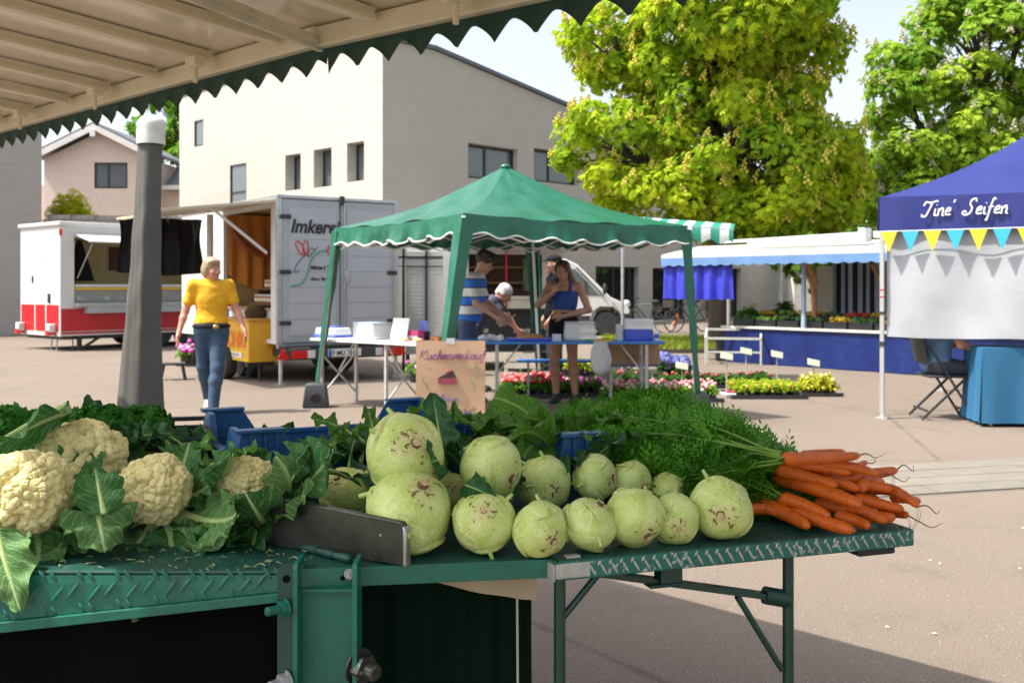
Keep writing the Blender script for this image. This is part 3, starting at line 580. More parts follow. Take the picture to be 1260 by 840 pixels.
# ------------------------------------------------------------ red and white sales trailer
pa = np.array((-9.53, 21.0)); az = math.atan2(.76, .65)
rt = thing('sales_trailer', 'white food trailer with red lower panels and an open glass counter on the left', 'trailer', (pa[0], pa[1], 0), az)
L_, D_, Z0, Z1 = 5.4, 1.9, .32, 2.66
mb = MB(); facade(mb, atR, L_, (lambda u: Z1, [], [Z1]), [(.3, L_ - .3, 1.02, 2.42, .12)], z0=Z0)
mb.add([(0, 0, Z0), (0, 0, Z1), (0, D_, Z1), (0, D_, Z0)], [(0, 1, 2, 3)]); mb.add([(L_, 0, Z0), (L_, 0, Z1), (L_, D_, Z1), (L_, D_, Z0)], [(3, 2, 1, 0)]); mb.add([(0, D_, Z0), (L_, D_, Z0), (L_, D_, Z1), (0, D_, Z1)], [(3, 2, 1, 0)])
mb.add([(0, 0, Z0), (L_, 0, Z0), (L_, D_, Z0), (0, D_, Z0)], [(0, 1, 2, 3)]); mb.build('body', WHT, rt, smooth=False)
mb = MB(); mb.b2((-.05, -.06, Z1), (L_ + .05, D_ + .05, Z1 + .09)); mb.build('roof', WHT, rt, .025, smooth=False)
mb = MB(); mb.b2((.3, 1.6, .5), (L_ - .3, 1.66, 2.42)); mb.b2((.24, .13, .5), (.3, 1.66, 2.42)); mb.b2((L_ - .3, .13, .5), (L_ - .24, 1.66, 2.42)); mb.b2((.3, .13, 2.42), (L_ - .3, 1.66, 2.45)); mb.b2((.3, .13, .9), (L_ - .3, 1.66, .95)); mb.build('interior', INT, rt, smooth=False)
mb = MB(); mb.b2((1.9, 1.54, 1.75), (2.5, 1.59, 2.3)); mb.b2((3.4, 1.54, 1.75), (4.3, 1.59, 2.3)); mb.build('menu_board', M('menu_red', (.10, .015, .015)), rt, smooth=False)
mb = MB(); mb.tube([(.95, 1.1, 2.4), (.95, 1.1, 1.5)], [.05, .32], 10); mb.build('hanging_apron', BLKT, rt)
mb = MB(); mb.b2((.34, .05, 1.36), (L_ - .34, .5, 1.42)); mb.build('glass_shelf', WHT, rt, smooth=False)
mb = MB(); mb.b2((.34, .055, 1.30), (L_ - .34, .12, 1.35)); mb.build('yellow_trim', M('yellow_trim', (.75, .48, .02)), rt, smooth=False)
mb = MB(); mb.b2((.34, .14, 1.03), (L_ - .34, .7, 1.06)); mb.b2((.34, .68, 1.06), (L_ - .34, .70, 1.36)); mb.build('display_case', M('case_dark', (.16, .14, .08)), rt, smooth=False)
mb = MB(); mb.b2((.34, .10, 1.04), (L_ - .34, .115, 1.30)); mb.build('case_glass', mat_clear('case_clear', (.9, .93, .9), .2), rt, smooth=False)
fm = [M('meat', (.35, .05, .04)), M('bread', (.5, .3, .1)), M('tag_white', (.7, .7, .68)), M('salad', (.15, .25, .04))]
for i in range(22):
    x = .5 + i * .21; mb = MB(); mb.ball((x, .4, 1.10), (.08, .12, .05), 8, 5, mi=0); mb.build('food', fm[i % 4 if i % 4 != 2 else 0], rt)
    if i % 3 == 0: MB().box((x, .2, 1.12), (.10, .01, .07)).build('price_tag', fm[2], rt, smooth=False)
mb = MB(); mb.b2((.28, -.22, .95), (L_ - .2, .02, 1.00)); mb.b2((.5, -.20, .80), (L_ - .3, -.03, .95)); mb.build('counter_ledge', GRYP, rt, smooth=False)
mb = MB(); mb.b2((.02, -.012, .42), (L_ - .02, -.002, .90)); mb.b2((.02, -.015, .36), (L_ - .02, -.004, .40)); mb.build('red_panel', REDP, rt, smooth=False)
for a, b in ((.06, .62), (.70, 1.14), (1.22, 1.84)):
    mb = MB(); mb.b2((-.012, a, .42), (-.002, b, .98)); mb.build('red_panel', REDP, rt, smooth=False)
mb = MB(); mb.b2((-.010, .78, .98), (-.003, 1.35, 2.35)); d = mb.build('door', WHT, rt, .006, smooth=False); mb = MB(); mb.b2((-.03, 1.24, 1.45), (-.011, 1.29, 1.6)); mb.b2((-.03, .45, 1.02), (-.003, .53, 1.22)); mb.build('handle', BLKP, d)
mb = MB(); mb.box((2.7, -.36, 2.40), (4.8, .78, .035), rotm(rx=R(14))); mb.build('hatch_flap', WHT, rt, .008, smooth=False)
MB().tube([(.36, -.02, 1.55), (.40, -.6, 2.26)], .014, 6).build('flap_strut', ALU, rt); MB().tube([(L_ - .36, -.02, 1.55), (L_ - .40, -.6, 2.26)], .014, 6).build('flap_strut', ALU, rt)
mb = MB(); mb.b2((-.02, -.02, 2.45), (.03, .02, 2.58)); mb.build('marker_light', REDL, rt)
for y in (.25, 1.72): mb = MB(); mb.b2((-.16, y - .09, .40), (-.012, y + .09, .58)); o = mb.build('light_box', WHT, rt, .02); mb = MB(); mb.b2((-.175, y - .07, .34), (-.02, y + .07, .44)); mb.build('tail_lamp', REDL, o)
mb = MB(); mb.b2((.1, .1, .24), (L_ - .1, D_ - .1, .315)); mb.b2((.4, .02, .02), (.48, .1, .3)); mb.bar((.9, .05, .28), (.5, .05, .05), .05); mb.bar((4.6, .05, .28), (5.0, .05, .05), .05); mb.build('chassis', BLKP, rt, smooth=False)
for x in (2.35, 3.05): wheel(rt, (x, .16, .3), .3, .18, (0, 1, 0)); wheel(rt, (x, D_ - .16, .3), .3, .18, (0, 1, 0))
st = thing('trailer_step', 'small metal step on the asphalt at the back door of the red and white trailer', 'step', (*G(80, 430)[:2], 0), az)
mb = MB(); mb.box((0, 0, .28), (.5, .3, .03)); mb.build('tread', GALV, st)
for x in (-.22, .22):
    for y in (-.12, .12): MB().tube([(x, y, .27), (x * 1.1, y * 1.1, 0)], .014, 6).build('leg', GALV, st)

# ------------------------------------------------------------ honey trailer with the grey rear doors
ha = np.array((-3.29, 14.0)); hz = math.atan2(1.1, 1.53)
ht = thing('honey_trailer', 'grey box trailer with beekeeper lettering on its rear doors and an open side', 'trailer', (ha[0], ha[1], 0), hz)
W, LN, B0, B1 = 1.88, 4.3, .56, 2.62
mb = MB(); facade(mb, lambda u, z, d: (d, u, z), LN, (lambda u: B1, [], [B1]), [(.26, 2.2, .62, 2.5, .06)], z0=B0, flip=True)
mb.add([(W, 0, B0), (W, LN, B0), (W, LN, B1), (W, 0, B1)], [(0, 1, 2, 3)]); mb.add([(0, LN, B0), (W, LN, B0), (W, LN, B1), (0, LN, B1)], [(3, 2, 1, 0)]); mb.add([(0, 0, B0), (W, 0, B0), (W, LN, B0), (0, LN, B0)], [(0, 3, 2, 1)])
mb.add([(0, 0.02, B0), (W, 0.02, B0), (W, .02, B1), (0, .02, B1)], [(0, 1, 2, 3)]); mb.build('body', WHT, ht, smooth=False)
mb = MB(); mb.b2((-.03, -.03, B1), (W + .03, LN + .03, B1 + .05)); mb.build('roof', ALU, ht, .012, smooth=False)
mb = MB(); mb.b2((-.02, -.03, B0 - .06), (W + .02, .03, B0)); mb.b2((-.03, -.035, B0), (.05, .018, B1)); mb.b2((W - .05, -.035, B0), (W + .03, .018, B1)); mb.build('door_frame', ALU, ht, .006, smooth=False)
for i, (a, b) in enumerate(((.055, .925), (.955, W - .055))):
    mb = MB(); mb.b2((a, -.04, B0 + .02), (b, .0, B1 - .02)); d = mb.build('rear_door', GRYP, ht, .006, smooth=False)
    mb = MB(); zz = np.linspace(B0 + .12, B1 - .12, 9)
    for z0_, z1_ in zip(zz[:-1], zz[1:]): mb.b2((a + .09, -.047, z0_ + .004), (b - .06, -.041, z1_ - .004))
    mb.build('panel', M('grey_panel_light', (.40, .425, .445), (.365, .39, .41), 2, .35), d, smooth=False)
    hx = a if i == 0 else b
    for z in (.86, 1.58, 2.36): mb = MB(); mb.b2((hx - (.05 if i == 0 else .12), -.065, z - .03), (hx + (.12 if i == 0 else .05), -.042, z + .03)); mb.build('hinge', BLKP, d, .01)
    if i:
        mb = MB(); mb.tube([(a + .04, -.06, B0 + .05), (a + .04, -.06, B1 - .03)], .012, 8); mb.build('lock_rod', ALU, d); mb = MB(); mb.b2((a + .06, -.075, 1.42), (a + .12, -.048, 1.6)); mb.build('handle', ALU, d, .01)
mb = MB(); mb.b2((.925, -.07, B1 - .06), (1.0, -.02, B1 + .07)); mb.build('door_latch', BLKP, ht, .008)
RX = rotm(R(90)); lt = MB(); text_mesh(lt, 'Imkerei', .265, (.16, -.052, 2.14), RX, 0, .002, .25, off=.008, xs=.92); lt.build('lettering', INK, ht, smooth=False)
lt = MB(); text_mesh(lt, 'Michael Thie', .075, (.47, -.052, 1.62), RX, 0, .001, 0, off=.003); lt.build('small_lettering', INK, ht, smooth=False); lt = MB(); text_mesh(lt, 'Alter Brunnen', .07, (.47, -.052, 1.46), RX, 0, .001, 0, off=.002); lt.build('small_lettering', INK, ht, smooth=False)
lt = MB(); Y_ = -.053
def loop(c, rx, rz_, rot=0, n=18, a0=0, a1=6.283): a = np.linspace(a0, a1, n); x, z = rx * np.cos(a), rz_ * np.sin(a); return [(c[0] + x_ * math.cos(rot) - z_ * math.sin(rot), Y_, c[1] + x_ * math.sin(rot) + z_ * math.cos(rot)) for x_, z_ in zip(x, z)]
lt.tube(loop((.33, 1.70), .05, .16, -.7, a0=1.0, a1=5.6), .0075, 5, 0); lt.tube(catmull([(.42, Y_, 1.83), (.47, Y_, 1.92), (.53, Y_, 1.90)]), .006, 5, 0); lt.tube(catmull([(.45, Y_, 1.80), (.52, Y_, 1.88), (.58, Y_, 1.94)]), .006, 5, 0)
lt.tube(loop((.31, 1.92), .045, .11, .55), .009, 5, 1); lt.tube(loop((.39, 1.93), .04, .10, -.1), .009, 5, 1)
lt.tube(catmull([(.17, Y_, 1.38), (.33, Y_, 1.42), (.42, Y_, 1.56), (.47, Y_, 1.74), (.58, Y_, 1.86), (.72, Y_, 1.90)]), .011, 5, 2)
lt.tube(loop((.80, 1.90), .075, .085), .008, 5, 1); lt.tube(loop((.80, 1.90), .025, .028), .012, 5, 1)
for i in range(7): a = i * .9; lt.tube([(.80 + .035 * math.cos(a), Y_, 1.90 + .035 * math.sin(a)), (.80 + .07 * math.cos(a), Y_, 1.90 + .08 * math.sin(a))], .006, 4, 1)
lt.build('bee_drawing', [GRYI, REDI, GRNI], ht)
bp = MB(); bp.b2((.02, -.22, .34), (W - .02, -.06, .50)); bp.b2((.02, -.20, .52), (W - .02, -.02, .545)); bp = bp.build('bumper', M('bumper_black', (.05, .052, .055), (.04, .04, .042), 6, .5), ht, .015)
for x0, x1, mt, nm in ((.10, .34, REDL, 'tail_lamp'), (.345, .46, CLR, 'reversing_lamp'), (1.42, 1.53, CLR, 'reversing_lamp'), (1.54, 1.78, REDL, 'tail_lamp')):
    mb = MB(); mb.b2((x0, -.238, .365), (x1, -.221, .475)); mb.build(nm, mt, bp, .006)
mb = MB(); mb.b2((.66, -.236, .37), (1.18, -.222, .48)); pl = mb.build('number_plate', M('plate_white', (.74, .74, .70)), ht, .004)
mb = MB(); mb.b2((.662, -.2385, .373), (.71, -.2365, .477)); mb.build('plate_band', M('plate_blue', (.02, .08, .45)), pl); lt = MB(); text_mesh(lt, 'F MU 3512', .098, (.72, -.2385, .39), RX, 0, .001, 0, off=.002, xs=.92); lt.build('plate_lettering', INK, pl, smooth=False)
for x in (-.02, 1.84): mb = MB(); mb.add([(x - .09, -.24, .36), (x + .09, -.24, .36), (x, -.24, .52), (x - .09, -.225, .36), (x + .09, -.225, .36), (x, -.225, .52)], [(0, 1, 2), (5, 4, 3), (0, 3, 4, 1), (1, 4, 5, 2), (2, 5, 3, 0)]); mb.build('reflector', REDL, ht, smooth=False)
mb = MB(); mb.tube([(-.03, -.16, .42), (-.03, -.16, .02)], .028, 8); mb.box((-.03, -.16, .012), (.12, .12, .022)); mb.build('support_leg', ALU, ht); mb = MB(); mb.tube([(1.82, -.1, .42), (1.82, -.1, .02)], .028, 8); mb.box((1.82, -.1, .012), (.12, .12, .022)); mb.build('support_leg', ALU, ht)
mb = MB(); mb.b2((.1, .05, .38), (.18, LN, .5)); mb.b2((W - .18, .05, .38), (W - .1, LN, .5)); mb.b2((.1, 1.9, .26), (W - .1, 2.0, .36)); mb.build('chassis', BLKP, ht, smooth=False)
for y in (1.6, 2.35): wheel(ht, (.12, y, .31), .31, .19, (1, 0, 0)); wheel(ht, (W - .12, y, .31), .31, .19, (1, 0, 0))
mb = MB(); mb.sheet(np.array([[(-1.62, .05 + v, 2.40 + .02 * math.sin(v * 3)) , (-.9, .05 + v, 2.49), (0.02, .05 + v, 2.60)] for v in np.linspace(0, 2.2, 6)]), .035); mb.build('side_flap', M('flap_tan', (.50, .44, .33), (.44, .38, .28), 3, .6), ht)
MB().tube([(-.05, .28, 1.85), (-.85, .3, 2.46)], .022, 8).build('flap_strut', WHT, ht); MB().tube([(-.25, 2.1, 0), (-.25, 2.1, 2.5)], .05, 10).build('flap_post', WHT, ht)
ORC = M('orange_drape', (.62, .26, .045), (.48, .17, .03), 2.5, .8, bmp=.3, bscale=12)
mb = MB(); u = np.linspace(0, 1, 34); v = np.linspace(0, 1, 12)
mb.sheet(np.array([[(.06 + a * 1.22, 2.24 - .035 * math.sin(a * 30) * (.3 + b) - .12 * b * (1 - b), 2.52 - (.95 + .25 * math.sin(a * PI)) * b) for b in v] for a in u]), .01); mb.build('drape', ORC, ht)
mb = MB(); mb.tube(catmull([(.10, 2.08, 2.25), (.4, 2.05, 1.95), (.8, 2.05, 1.90), (1.25, 2.08, 2.3)]), .05, 8); mb.build('sash', M('sash', (.30, .07, .02)), ht)
mb = MB(); mb.b2((1.3, .1, .6), (1.34, 2.4, 2.55)); mb.b2((.05, 2.3, .6), (1.3, 2.34, 2.55)); mb.b2((.05, .08, .6), (1.3, .12, 2.55)); mb.b2((.05, .12, 2.56), (1.3, 2.3, 2.59)); mb.b2((.02, .12, .6), (1.3, 2.3, .63)); mb.build('inner_wall', M('ochre_panel', (.42, .30, .13)), ht, smooth=False)
mb = MB(); mb.b2((.06, .2, 1.02), (.6, 2.2, 1.06)); mb.build('inner_counter', WOOD, ht); mb = MB(); mb.b2((.08, .2, .65), (.5, 2.2, 1.02)); mb.build('counter_front', WHT, ht, smooth=False)
hp = lambda x, y, z: tuple(Matrix.Translation((ha[0], ha[1], 0)) @ Matrix.Rotation(hz, 4, 'Z') @ Vector((x, y, z)))
rk = thing('jar_rack', 'stepped wooden rack of honey jars inside the beekeeper trailer', 'rack', hp(.3, .98, 1.061), hz)
for i, z in enumerate((.05, .27)):
    mb = MB(); mb.box((-.08 + .16 * i, 0, z), (.16, .9, .025)); mb.build('shelf', DWOOD, rk)
for y in (-.44, .44): mb = MB(); mb.box((.06, y, .13), (.2, .03, .27)); mb.build('side', DWOOD, rk)
HON = M('honey', (.42, .16, .01), (.30, .09, .008), 9, .15); HON2 = M('pale_honey', (.62, .36, .06), (.5, .28, .04), 9, .15); LBL = M('jar_label', (.72, .70, .55), (.6, .55, .3), 30, .6); LIDM = M('jar_lid', (.75, .73, .66), None, 8, .35)
jar0 = None
for row in range(2):
    for i in range(7):
        loc = hp(.3 - .08 + .16 * row, .98 - .36 + .12 * i, 1.061 + .064 + .22 * row); lab = 'honey jar standing on the %s step of the wooden rack, %s from the near end' % (('lower', 'upper')[row], 'first second third fourth fifth sixth seventh'.split()[i])
        if jar0 is None:
            jar0 = thing('honey_jar', lab, 'jar', loc, hz, 'honey jars on the lower step')
            MB().lathe([(.03, 0), (.040, .006), (.041, .09), (.034, .105)], 12).build('glass', HON, jar0); MB().lathe([(.036, .103), (.038, .106), (.038, .128), (.034, .131)], 12).build('lid', LIDM, jar0); MB().lathe([(.0418, .03), (.0418, .075)], 12, cap=False).build('paper_label', LBL, jar0); o = jar0
        else: o = copy_tree(jar0); o.location = loc; o['label'] = lab; o['group'] = ('honey jars on the lower step', 'honey jars on the upper step')[row]
# yellow honey cart
ca = np.array((-3.756, 14.2)); ct = thing('honey_cart', 'yellow wooden sales cart with orange lettering parked in front of the beekeeper trailer', 'cart', (ca[0], ca[1], 0), hz)
YEL = M('yellow_paint', (.68, .36, .02), (.60, .30, .015), 2, .45, stretch=(1, 1, .2)); CW, CL = .45, 1.15
mb = MB(); mb.b2((0, 0, .29), (CW, CL, .88)); mb.build('box', YEL, ct, .006, smooth=False); mb = MB(); mb.b2((-.03, -.03, .88), (CW + .03, CL + .03, .915)); mb.build('top_board', M('honey_wood', (.55, .30, .06), (.42, .22, .04), 3, .5), ct, .006)
mb = MB()
for z in (.30, .42): mb.b2((-.012, .02, z), (-.002, CL - .02, z + .03))
mb.build('side_trim', M('yellow_trim', (.75, .48, .02)), ct); OR = M('orange_ink', (.70, .18, .01)); lt = MB(); RL = np.stack([np.array((0, -1, 0)), np.array((0, 0, 1)), np.array((-1, 0, 0))], 1)
text_mesh(lt, 'HONIG', .30, (-.006, 1.08, .50), RL, 0, .002, .12, off=.01, xs=.98); lt.build('lettering', OR, ct, smooth=False)
mb = MB(); mb.b2((-.014, .25, .34), (-.003, .95, .42)); pq = mb.build('plate', M('plate_white', (.74, .74, .70)), ct); lt = MB(); text_mesh(lt, 'AUS DER REGION', .07, (-.015, .90, .355), RL, 0, .001, 0); lt.build('plate_lettering', M('brown_ink', (.25, .10, .04)), pq, smooth=False)
wheel(ct, (-.02, .85, .24), .24, .16, (1, 0, 0)); wheel(ct, (CW - .06, .85, .24), .24, .16, (1, 0, 0)); mb = MB(); mb.b2((.02, .1, .22), (CW - .02, .2, .288)); mb.tube([(.2, .1, .25), (.2, .1, 0)], .02, 6); mb.build('axle_frame', BLKP, ct)
cp_ = lambda x, y, z: tuple(Matrix.Translation((ca[0], ca[1], 0)) @ Matrix.Rotation(hz, 4, 'Z') @ Vector((x, y, z)))
bk = thing('bee_skep', 'brown woven straw skep lying on the yellow cart', 'basket', cp_(.22, .30, .916), hz)
mb = MB()
for i in range(7): a = i / 6; r = .16 * math.cos((a - .35) * 1.5); mb.lathe([(r - .018, -.02 + .022), (r, .012), (r + .008, .022), (r, .032)], 16, (0, 0, i * .026), None)
mb.lathe([(.02, .19), (.12, .175), (.12, .0)], 16); mb.build('coils', M('straw', (.12, .075, .03), (.07, .04, .015), 40, .9, bmp=.6, bscale=120), bk)
# pots of flowers and stool beside the cart
stl = thing('stool', 'small dark stool standing on the asphalt by the parasol post', 'stool', (*G(213, 467)[:2], 0), .3)
mb = MB(); mb.box((0, 0, .235), (.34, .24, .03)); mb.build('seat', BLKP, stl, .006)
for s in (-1, 1): mb = MB(); mb.bar((s * .13, -.09, .22), (s * .17, -.11, 0), .035, .03); mb.bar((s * .13, .09, .22), (s * .17, .11, 0), .035, .03); mb.bar((s * .15, -.09, .1), (s * .15, .09, .1), .02); mb.build('leg', BLKP, stl)
# black curtain hanging off the flap
mb = MB(); u = np.linspace(0, 1, 40)
pt = [hp(-1.58 + 1.25 * a, 2.24 + .035 * math.sin(a * 26) + .02 * math.sin(a * 61), 0) for a in u]
mb.sheet(np.array([[(p[0] + .03 * math.sin(b * 5 + i * .4), p[1], 2.42 - .83 * b - .05 * b * math.sin(i / 39 * 3)) for b in np.linspace(0, 1, 14)] for i, p in enumerate(pt)]), .006); tag(mb.build('curtain', BLKT), 'black cloth hung between the beekeeper trailer and the parasol post', 'curtain')

# ------------------------------------------------------------ dark fronted sales stand and white van
sv = thing('sales_stand', 'sales truck body with an open hatch and black front panel behind the white haired man', 'food truck', (P(545, 400, 16.2)[0], 16.2, 0), R(3))
SW = 1.95
mb = MB(); facade(mb, atR, SW, (lambda u: 2.0, [], [2.0]), [(.42, 1.62, 1.08, 1.90, .05)], z0=.3); mb.b2((0, 1.75, .3), (SW, 1.8, 2.0)); mb.b2((0, .06, .3), (.04, 1.75, 2.0)); mb.b2((SW - .04, .06, .3), (SW, 1.75, 2.0)); mb.b2((.04, .06, 2.0), (SW, 1.8, 2.05)); mb.b2((.04, .06, .3), (SW, 1.75, .34)); mb.build('body', WHT, sv, smooth=False)
mb = MB(); mb.b2((.3, .9, .4), (1.75, .95, 1.98)); mb.build('back_panel', DWOOD, sv, smooth=False)
for z in (1.42, 1.68): mb = MB(); mb.b2((.36, .6, z), (1.35, .88, z + .035)); mb.build('shelf', M('shelf_wood', (.26, .15, .06)), sv)
mb = MB(); mb.b2((1.36, .85, 1.3), (1.64, .895, 1.85)); mb.build('window', mat_glass('stand_window', (.25, .32, .16)), sv)
mb = MB(); mb.b2((.30, -.26, 1.16), (1.72, .05, 1.22)); mb.b2((.34, -.24, 1.02), (1.70, -.02, 1.155)); mb.build('counter_ledge', M('cream', (.62, .58, .48)), sv, .006, smooth=False)
mb = MB(); mb.b2((.05, -.03, .32), (SW - .05, -.006, 1.0)); mb.build('black_panel', M('panel_black', (.022, .024, .026), None, 5, .3), sv); lt = MB(); text_mesh(lt, 'FAIR', .095, (.55, -.033, .62), RX, 0, .001, .2, off=.003); lt.build('lettering', M('pale_ink', (.6, .6, .55)), sv, smooth=False); lt = MB(); text_mesh(lt, 'NEWS', .095, (1.15, -.033, .62), RX, 0, .001, .2, off=.003)
lt.build('lettering', M('pale_ink', (.6, .6, .55)), sv, smooth=False); lt = MB()
for i in range(5): lt.tube(catmull([(.93, -.034, .72), (.90 + .05 * i, -.034, .85), (.82 + .09 * i, -.034, 1.0 - abs(i - 2) * .04)]), .012, 5)
lt.build('wheat_drawing', M('wheat_ink', (.55, .50, .28)), sv)
mb = MB(); mb.box((1.45, -.55, 1.97), (2.5, 1.1, .04), rotm(rx=R(-3))); mb.build('hatch_flap', WHT, sv, .01, smooth=False)
mb = MB(); mb.tube([(1.02, -.28, 1.0), (1.02, -.30, 1.95)], .016, 6); mb.build('red_pole', M('red_pole', (.60, .01, .02)), sv)
for x in (.35, 1.6): wheel(sv, (x, .2, .28), .28, .18, (0, 1, 0))
vn = thing('van', 'white delivery van parked behind the girl in the blue top', 'van', (3.25, 27.6, 0), R(-4))
prof = [(0, .42), (.02, .72), (-.08, .88), (-.52, 1.08), (-1.45, 1.99), (-1.78, 2.14), (-5.4, 2.2), (-5.5, 2.1), (-5.5, .42), (-4.85, .42), (-4.8, .70), (-4.6, .82), (-4.2, .82), (-4.0, .70), (-3.95, .42), (-1.06, .42), (-1.01, .66), (-.81, .80), (-.46, .80), (-.26, .66), (-.2, .42)]
mb = MB(); mb.prism(prof, 0, 1.9); mb.build('body', WHT, vn, .03)
mb = MB(); mb.prism([(-.74, 1.12), (-.86, 1.16), (-1.50, 1.86), (-2.2, 1.86), (-2.2, 1.20), (-1.0, 1.11)], -.008, .02); mb.build('side_window', GLS, vn); mb = MB(); mb.prism([(-.56, 1.125), (-.62, 1.13), (-1.42, 1.955), (-1.38, 1.97)], .14, 1.76); mb.build('windscreen', GLS, vn)
mb = MB(); mb.bar((-1.22, -.012, 1.14), (-1.22, -.012, 1.54), .05, .03); mb.bar((-.70, -.012, 1.10), (-1.46, -.012, 1.90), .06, .03); mb.build('window_pillar', BLKP, vn); mb = MB(); mb.ball((-.68, -.16, 1.30), (.06, .1, .16)); mb.build('mirror', BLKP, vn)
mb = MB(); mb.b2((-5.45, -.012, .42), (-3.98, .01, .56)); mb.b2((-3.9, -.012, .42), (-1.08, .01, .56)); mb.b2((-.18, -.012, .40), (.06, 1.9, .62)); mb.build('sill_trim', BLKP, vn, smooth=False); mb = MB(); mb.ball((-.08, .06, .88), (.12, .06, .12)); mb.build('headlight', CLR, vn)
for x in (-.63, -4.4): wheel(vn, (x, .14, .34), .34, .22, (0, 1, 0)); wheel(vn, (x, 1.76, .34), .34, .22, (0, 1, 0))
# white slatted door panels behind the cake table
wd = thing('slatted_panel', 'white slatted door panels in a dark frame standing behind the cake table', 'panel', (P(492, 400, 16.5)[0], 16.5, 0), 0)
for a, b in ((.10, .42), (.46, .78)):
    mb = MB(); mb.b2((a, .02, .25), (b, .06, 2.02)); leaf_ = mb.build('door_leaf', WHT, wd, smooth=False)
    mb = MB(); mb.box(((a + b) / 2, .012, 0), (b - a - .06, .012, .05), rotm(rx=R(12))); sme = mb.mesh('slat', WHT, smooth=False)
    for i in range(26): o = link('slat', sme, leaf_); o.location = (0, 0, .33 + i * .064)
mb = MB()
for x in (.06, .44, .80): mb.b2((x - .02, -.02, 0), (x + .02, .05, 2.0))
mb.b2((-.10, -.02, 1.84), (.82, .02, 1.875)); mb.b2((-.10, -.02, 1.70), (.82, .02, 1.715)); mb.build('frame', M('dark_green_steel', (.02, .035, .03)), wd, smooth=False)

# ------------------------------------------------------------ bicycles
def bicycle(label, loc, rz, child=False):
    t = thing('bicycle', label, 'bicycle', loc, rz); fr = MB(); r = .34
    A, Bk, Hd, St, Cr = (-.52, 0, r), (.55, 0, r), (.38, 0, .82), (-.18, 0, .86), (-.06, 0, .32)
    for p, q in ((A, Cr), (Cr, Hd), (St, Cr), (A, St), (St, Hd), (Hd, Bk)): fr.tube([p, q], .018, 6)
    fr.build('frame', BLKP, t)
    for c in (A, Bk):
        a = np.linspace(0, 2 * PI, 25); o = MB().tube([(c[0] + r * math.cos(x), 0, c[2] + r * math.sin(x)) for x in a], .02, 6, cap=False).build('wheel', BLK, t); mb = MB()
        for x in a[:24:2]: mb.tube([c, (c[0] + r * math.cos(x), 0, c[2] + r * math.sin(x))], .003, 3)
        mb.build('spokes', ALU, o)
    mb = MB(); mb.tube(catmull([(.3, -.28, 1.0), (.38, -.1, 1.02), (.38, .1, 1.02), (.3, .28, 1.0)]), .014, 6); mb.tube([Hd, (.38, 0, 1.02)], .016, 6); mb.build('handlebar', BLKP, t)
    mb = MB(); mb.ball((-.22, 0, .93), (.14, .08, .05)); mb.tube([St, (-.2, 0, .92)], .015, 6); mb.build('saddle', BLK, t); mb = MB(); mb.box((-.55, 0, .74), (.36, .14, .02)); mb.box((-.62, 0, .86), (.3, .26, .22)); mb.build('carrier', M('wicker', (.05, .04, .035)), t)
    if child: mb = MB(); mb.ball((.42, -.06, .42), (.08, .05, .13)); mb.ball((.50, -.05, .24), (.06, .04, .09)); mb.build('orange_tag', M('orange_cloth', (.75, .16, .02)), t); mb = MB(); mb.ball((.40, 0, 1.10), (.14, .12, .13)); mb.build('helmet', M('mint', (.45, .62, .55)), t)
    return t
bicycle('bicycle with an orange tag leaning in front of the building under the blue curtain', (*G(849, 408)[:2], 0), R(200), True)
bicycle('dark bicycle parked beside the nose of the white van', (P(797, 400, 29.5)[0], 29.5, 0), R(160))
# ------------------------------------------------------------ green gazebo
GRN = M('green_canopy', (.004, .122, .068), (.003, .092, .050), 1.6, .34, spec=.65, bmp=.35, bscale=9, trans=.05, bd=.03); TRIM = M('white_trim_tape', (.75, .77, .75))
gz = thing('gazebo', 'dark green pop up gazebo with white wavy trim over the cake tables', 'gazebo', (-.1, 10.6, 0))
go = np.array((-.1, 10.6, 0))
TC = {'L': np.array((-2.0, 11.3, 2.04)), 'F': np.array((-.44, 9.05, 2.04)), 'R': np.array((1.80, 10.25, 2.0)), 'B': np.array((.26, 12.5, 2.04))}
BC = {'L': np.array((-2.24, 11.4, 0)), 'F': np.array((-.69, 8.8, 0)), 'R': np.array((1.92, 10.3, 0)), 'B': np.array((.37, 12.9, 0))}
PK = np.array((-.07, 10.8, 2.68)); prs = [('L', 'F'), ('F', 'R'), ('R', 'B'), ('B', 'L')]
mb = MB()
for si, (a, b) in enumerate(prs):
    A, B = TC[a] - go, TC[b] - go; K = PK - go; n = 44; m = 22; g_ = []
    for i in range(m + 1):
        v = i / m; row = []
        for j in range(n + 1):
            u = j / n; p = (A * (1 - u) + B * u) * (1 - v) + K * v; e = 4 * u * (1 - u)
            p = p + (0, 0, -.10 * math.sin(PI * v) ** 1.1 * (.55 + .45 * (1 - e)) - .035 * e * (1 - v) + .010 * math.sin(u * 31 + 5 * v + si) * (1 - v) * e + .020 * math.sin(u * 13 + v * 17 + si * 2) * e * math.sin(PI * v) + .022 * abs(math.sin(u * 7 - v * 6 + si)) * e * (1 - v))
            row.append(p)
        g_.append(row)
    mb.sheet(np.array(g_), .006)
mb.ball(PK - go + (0, 0, -.01), (.06, .06, .035)); mb.build('canopy', GRN, gz, ang=60)
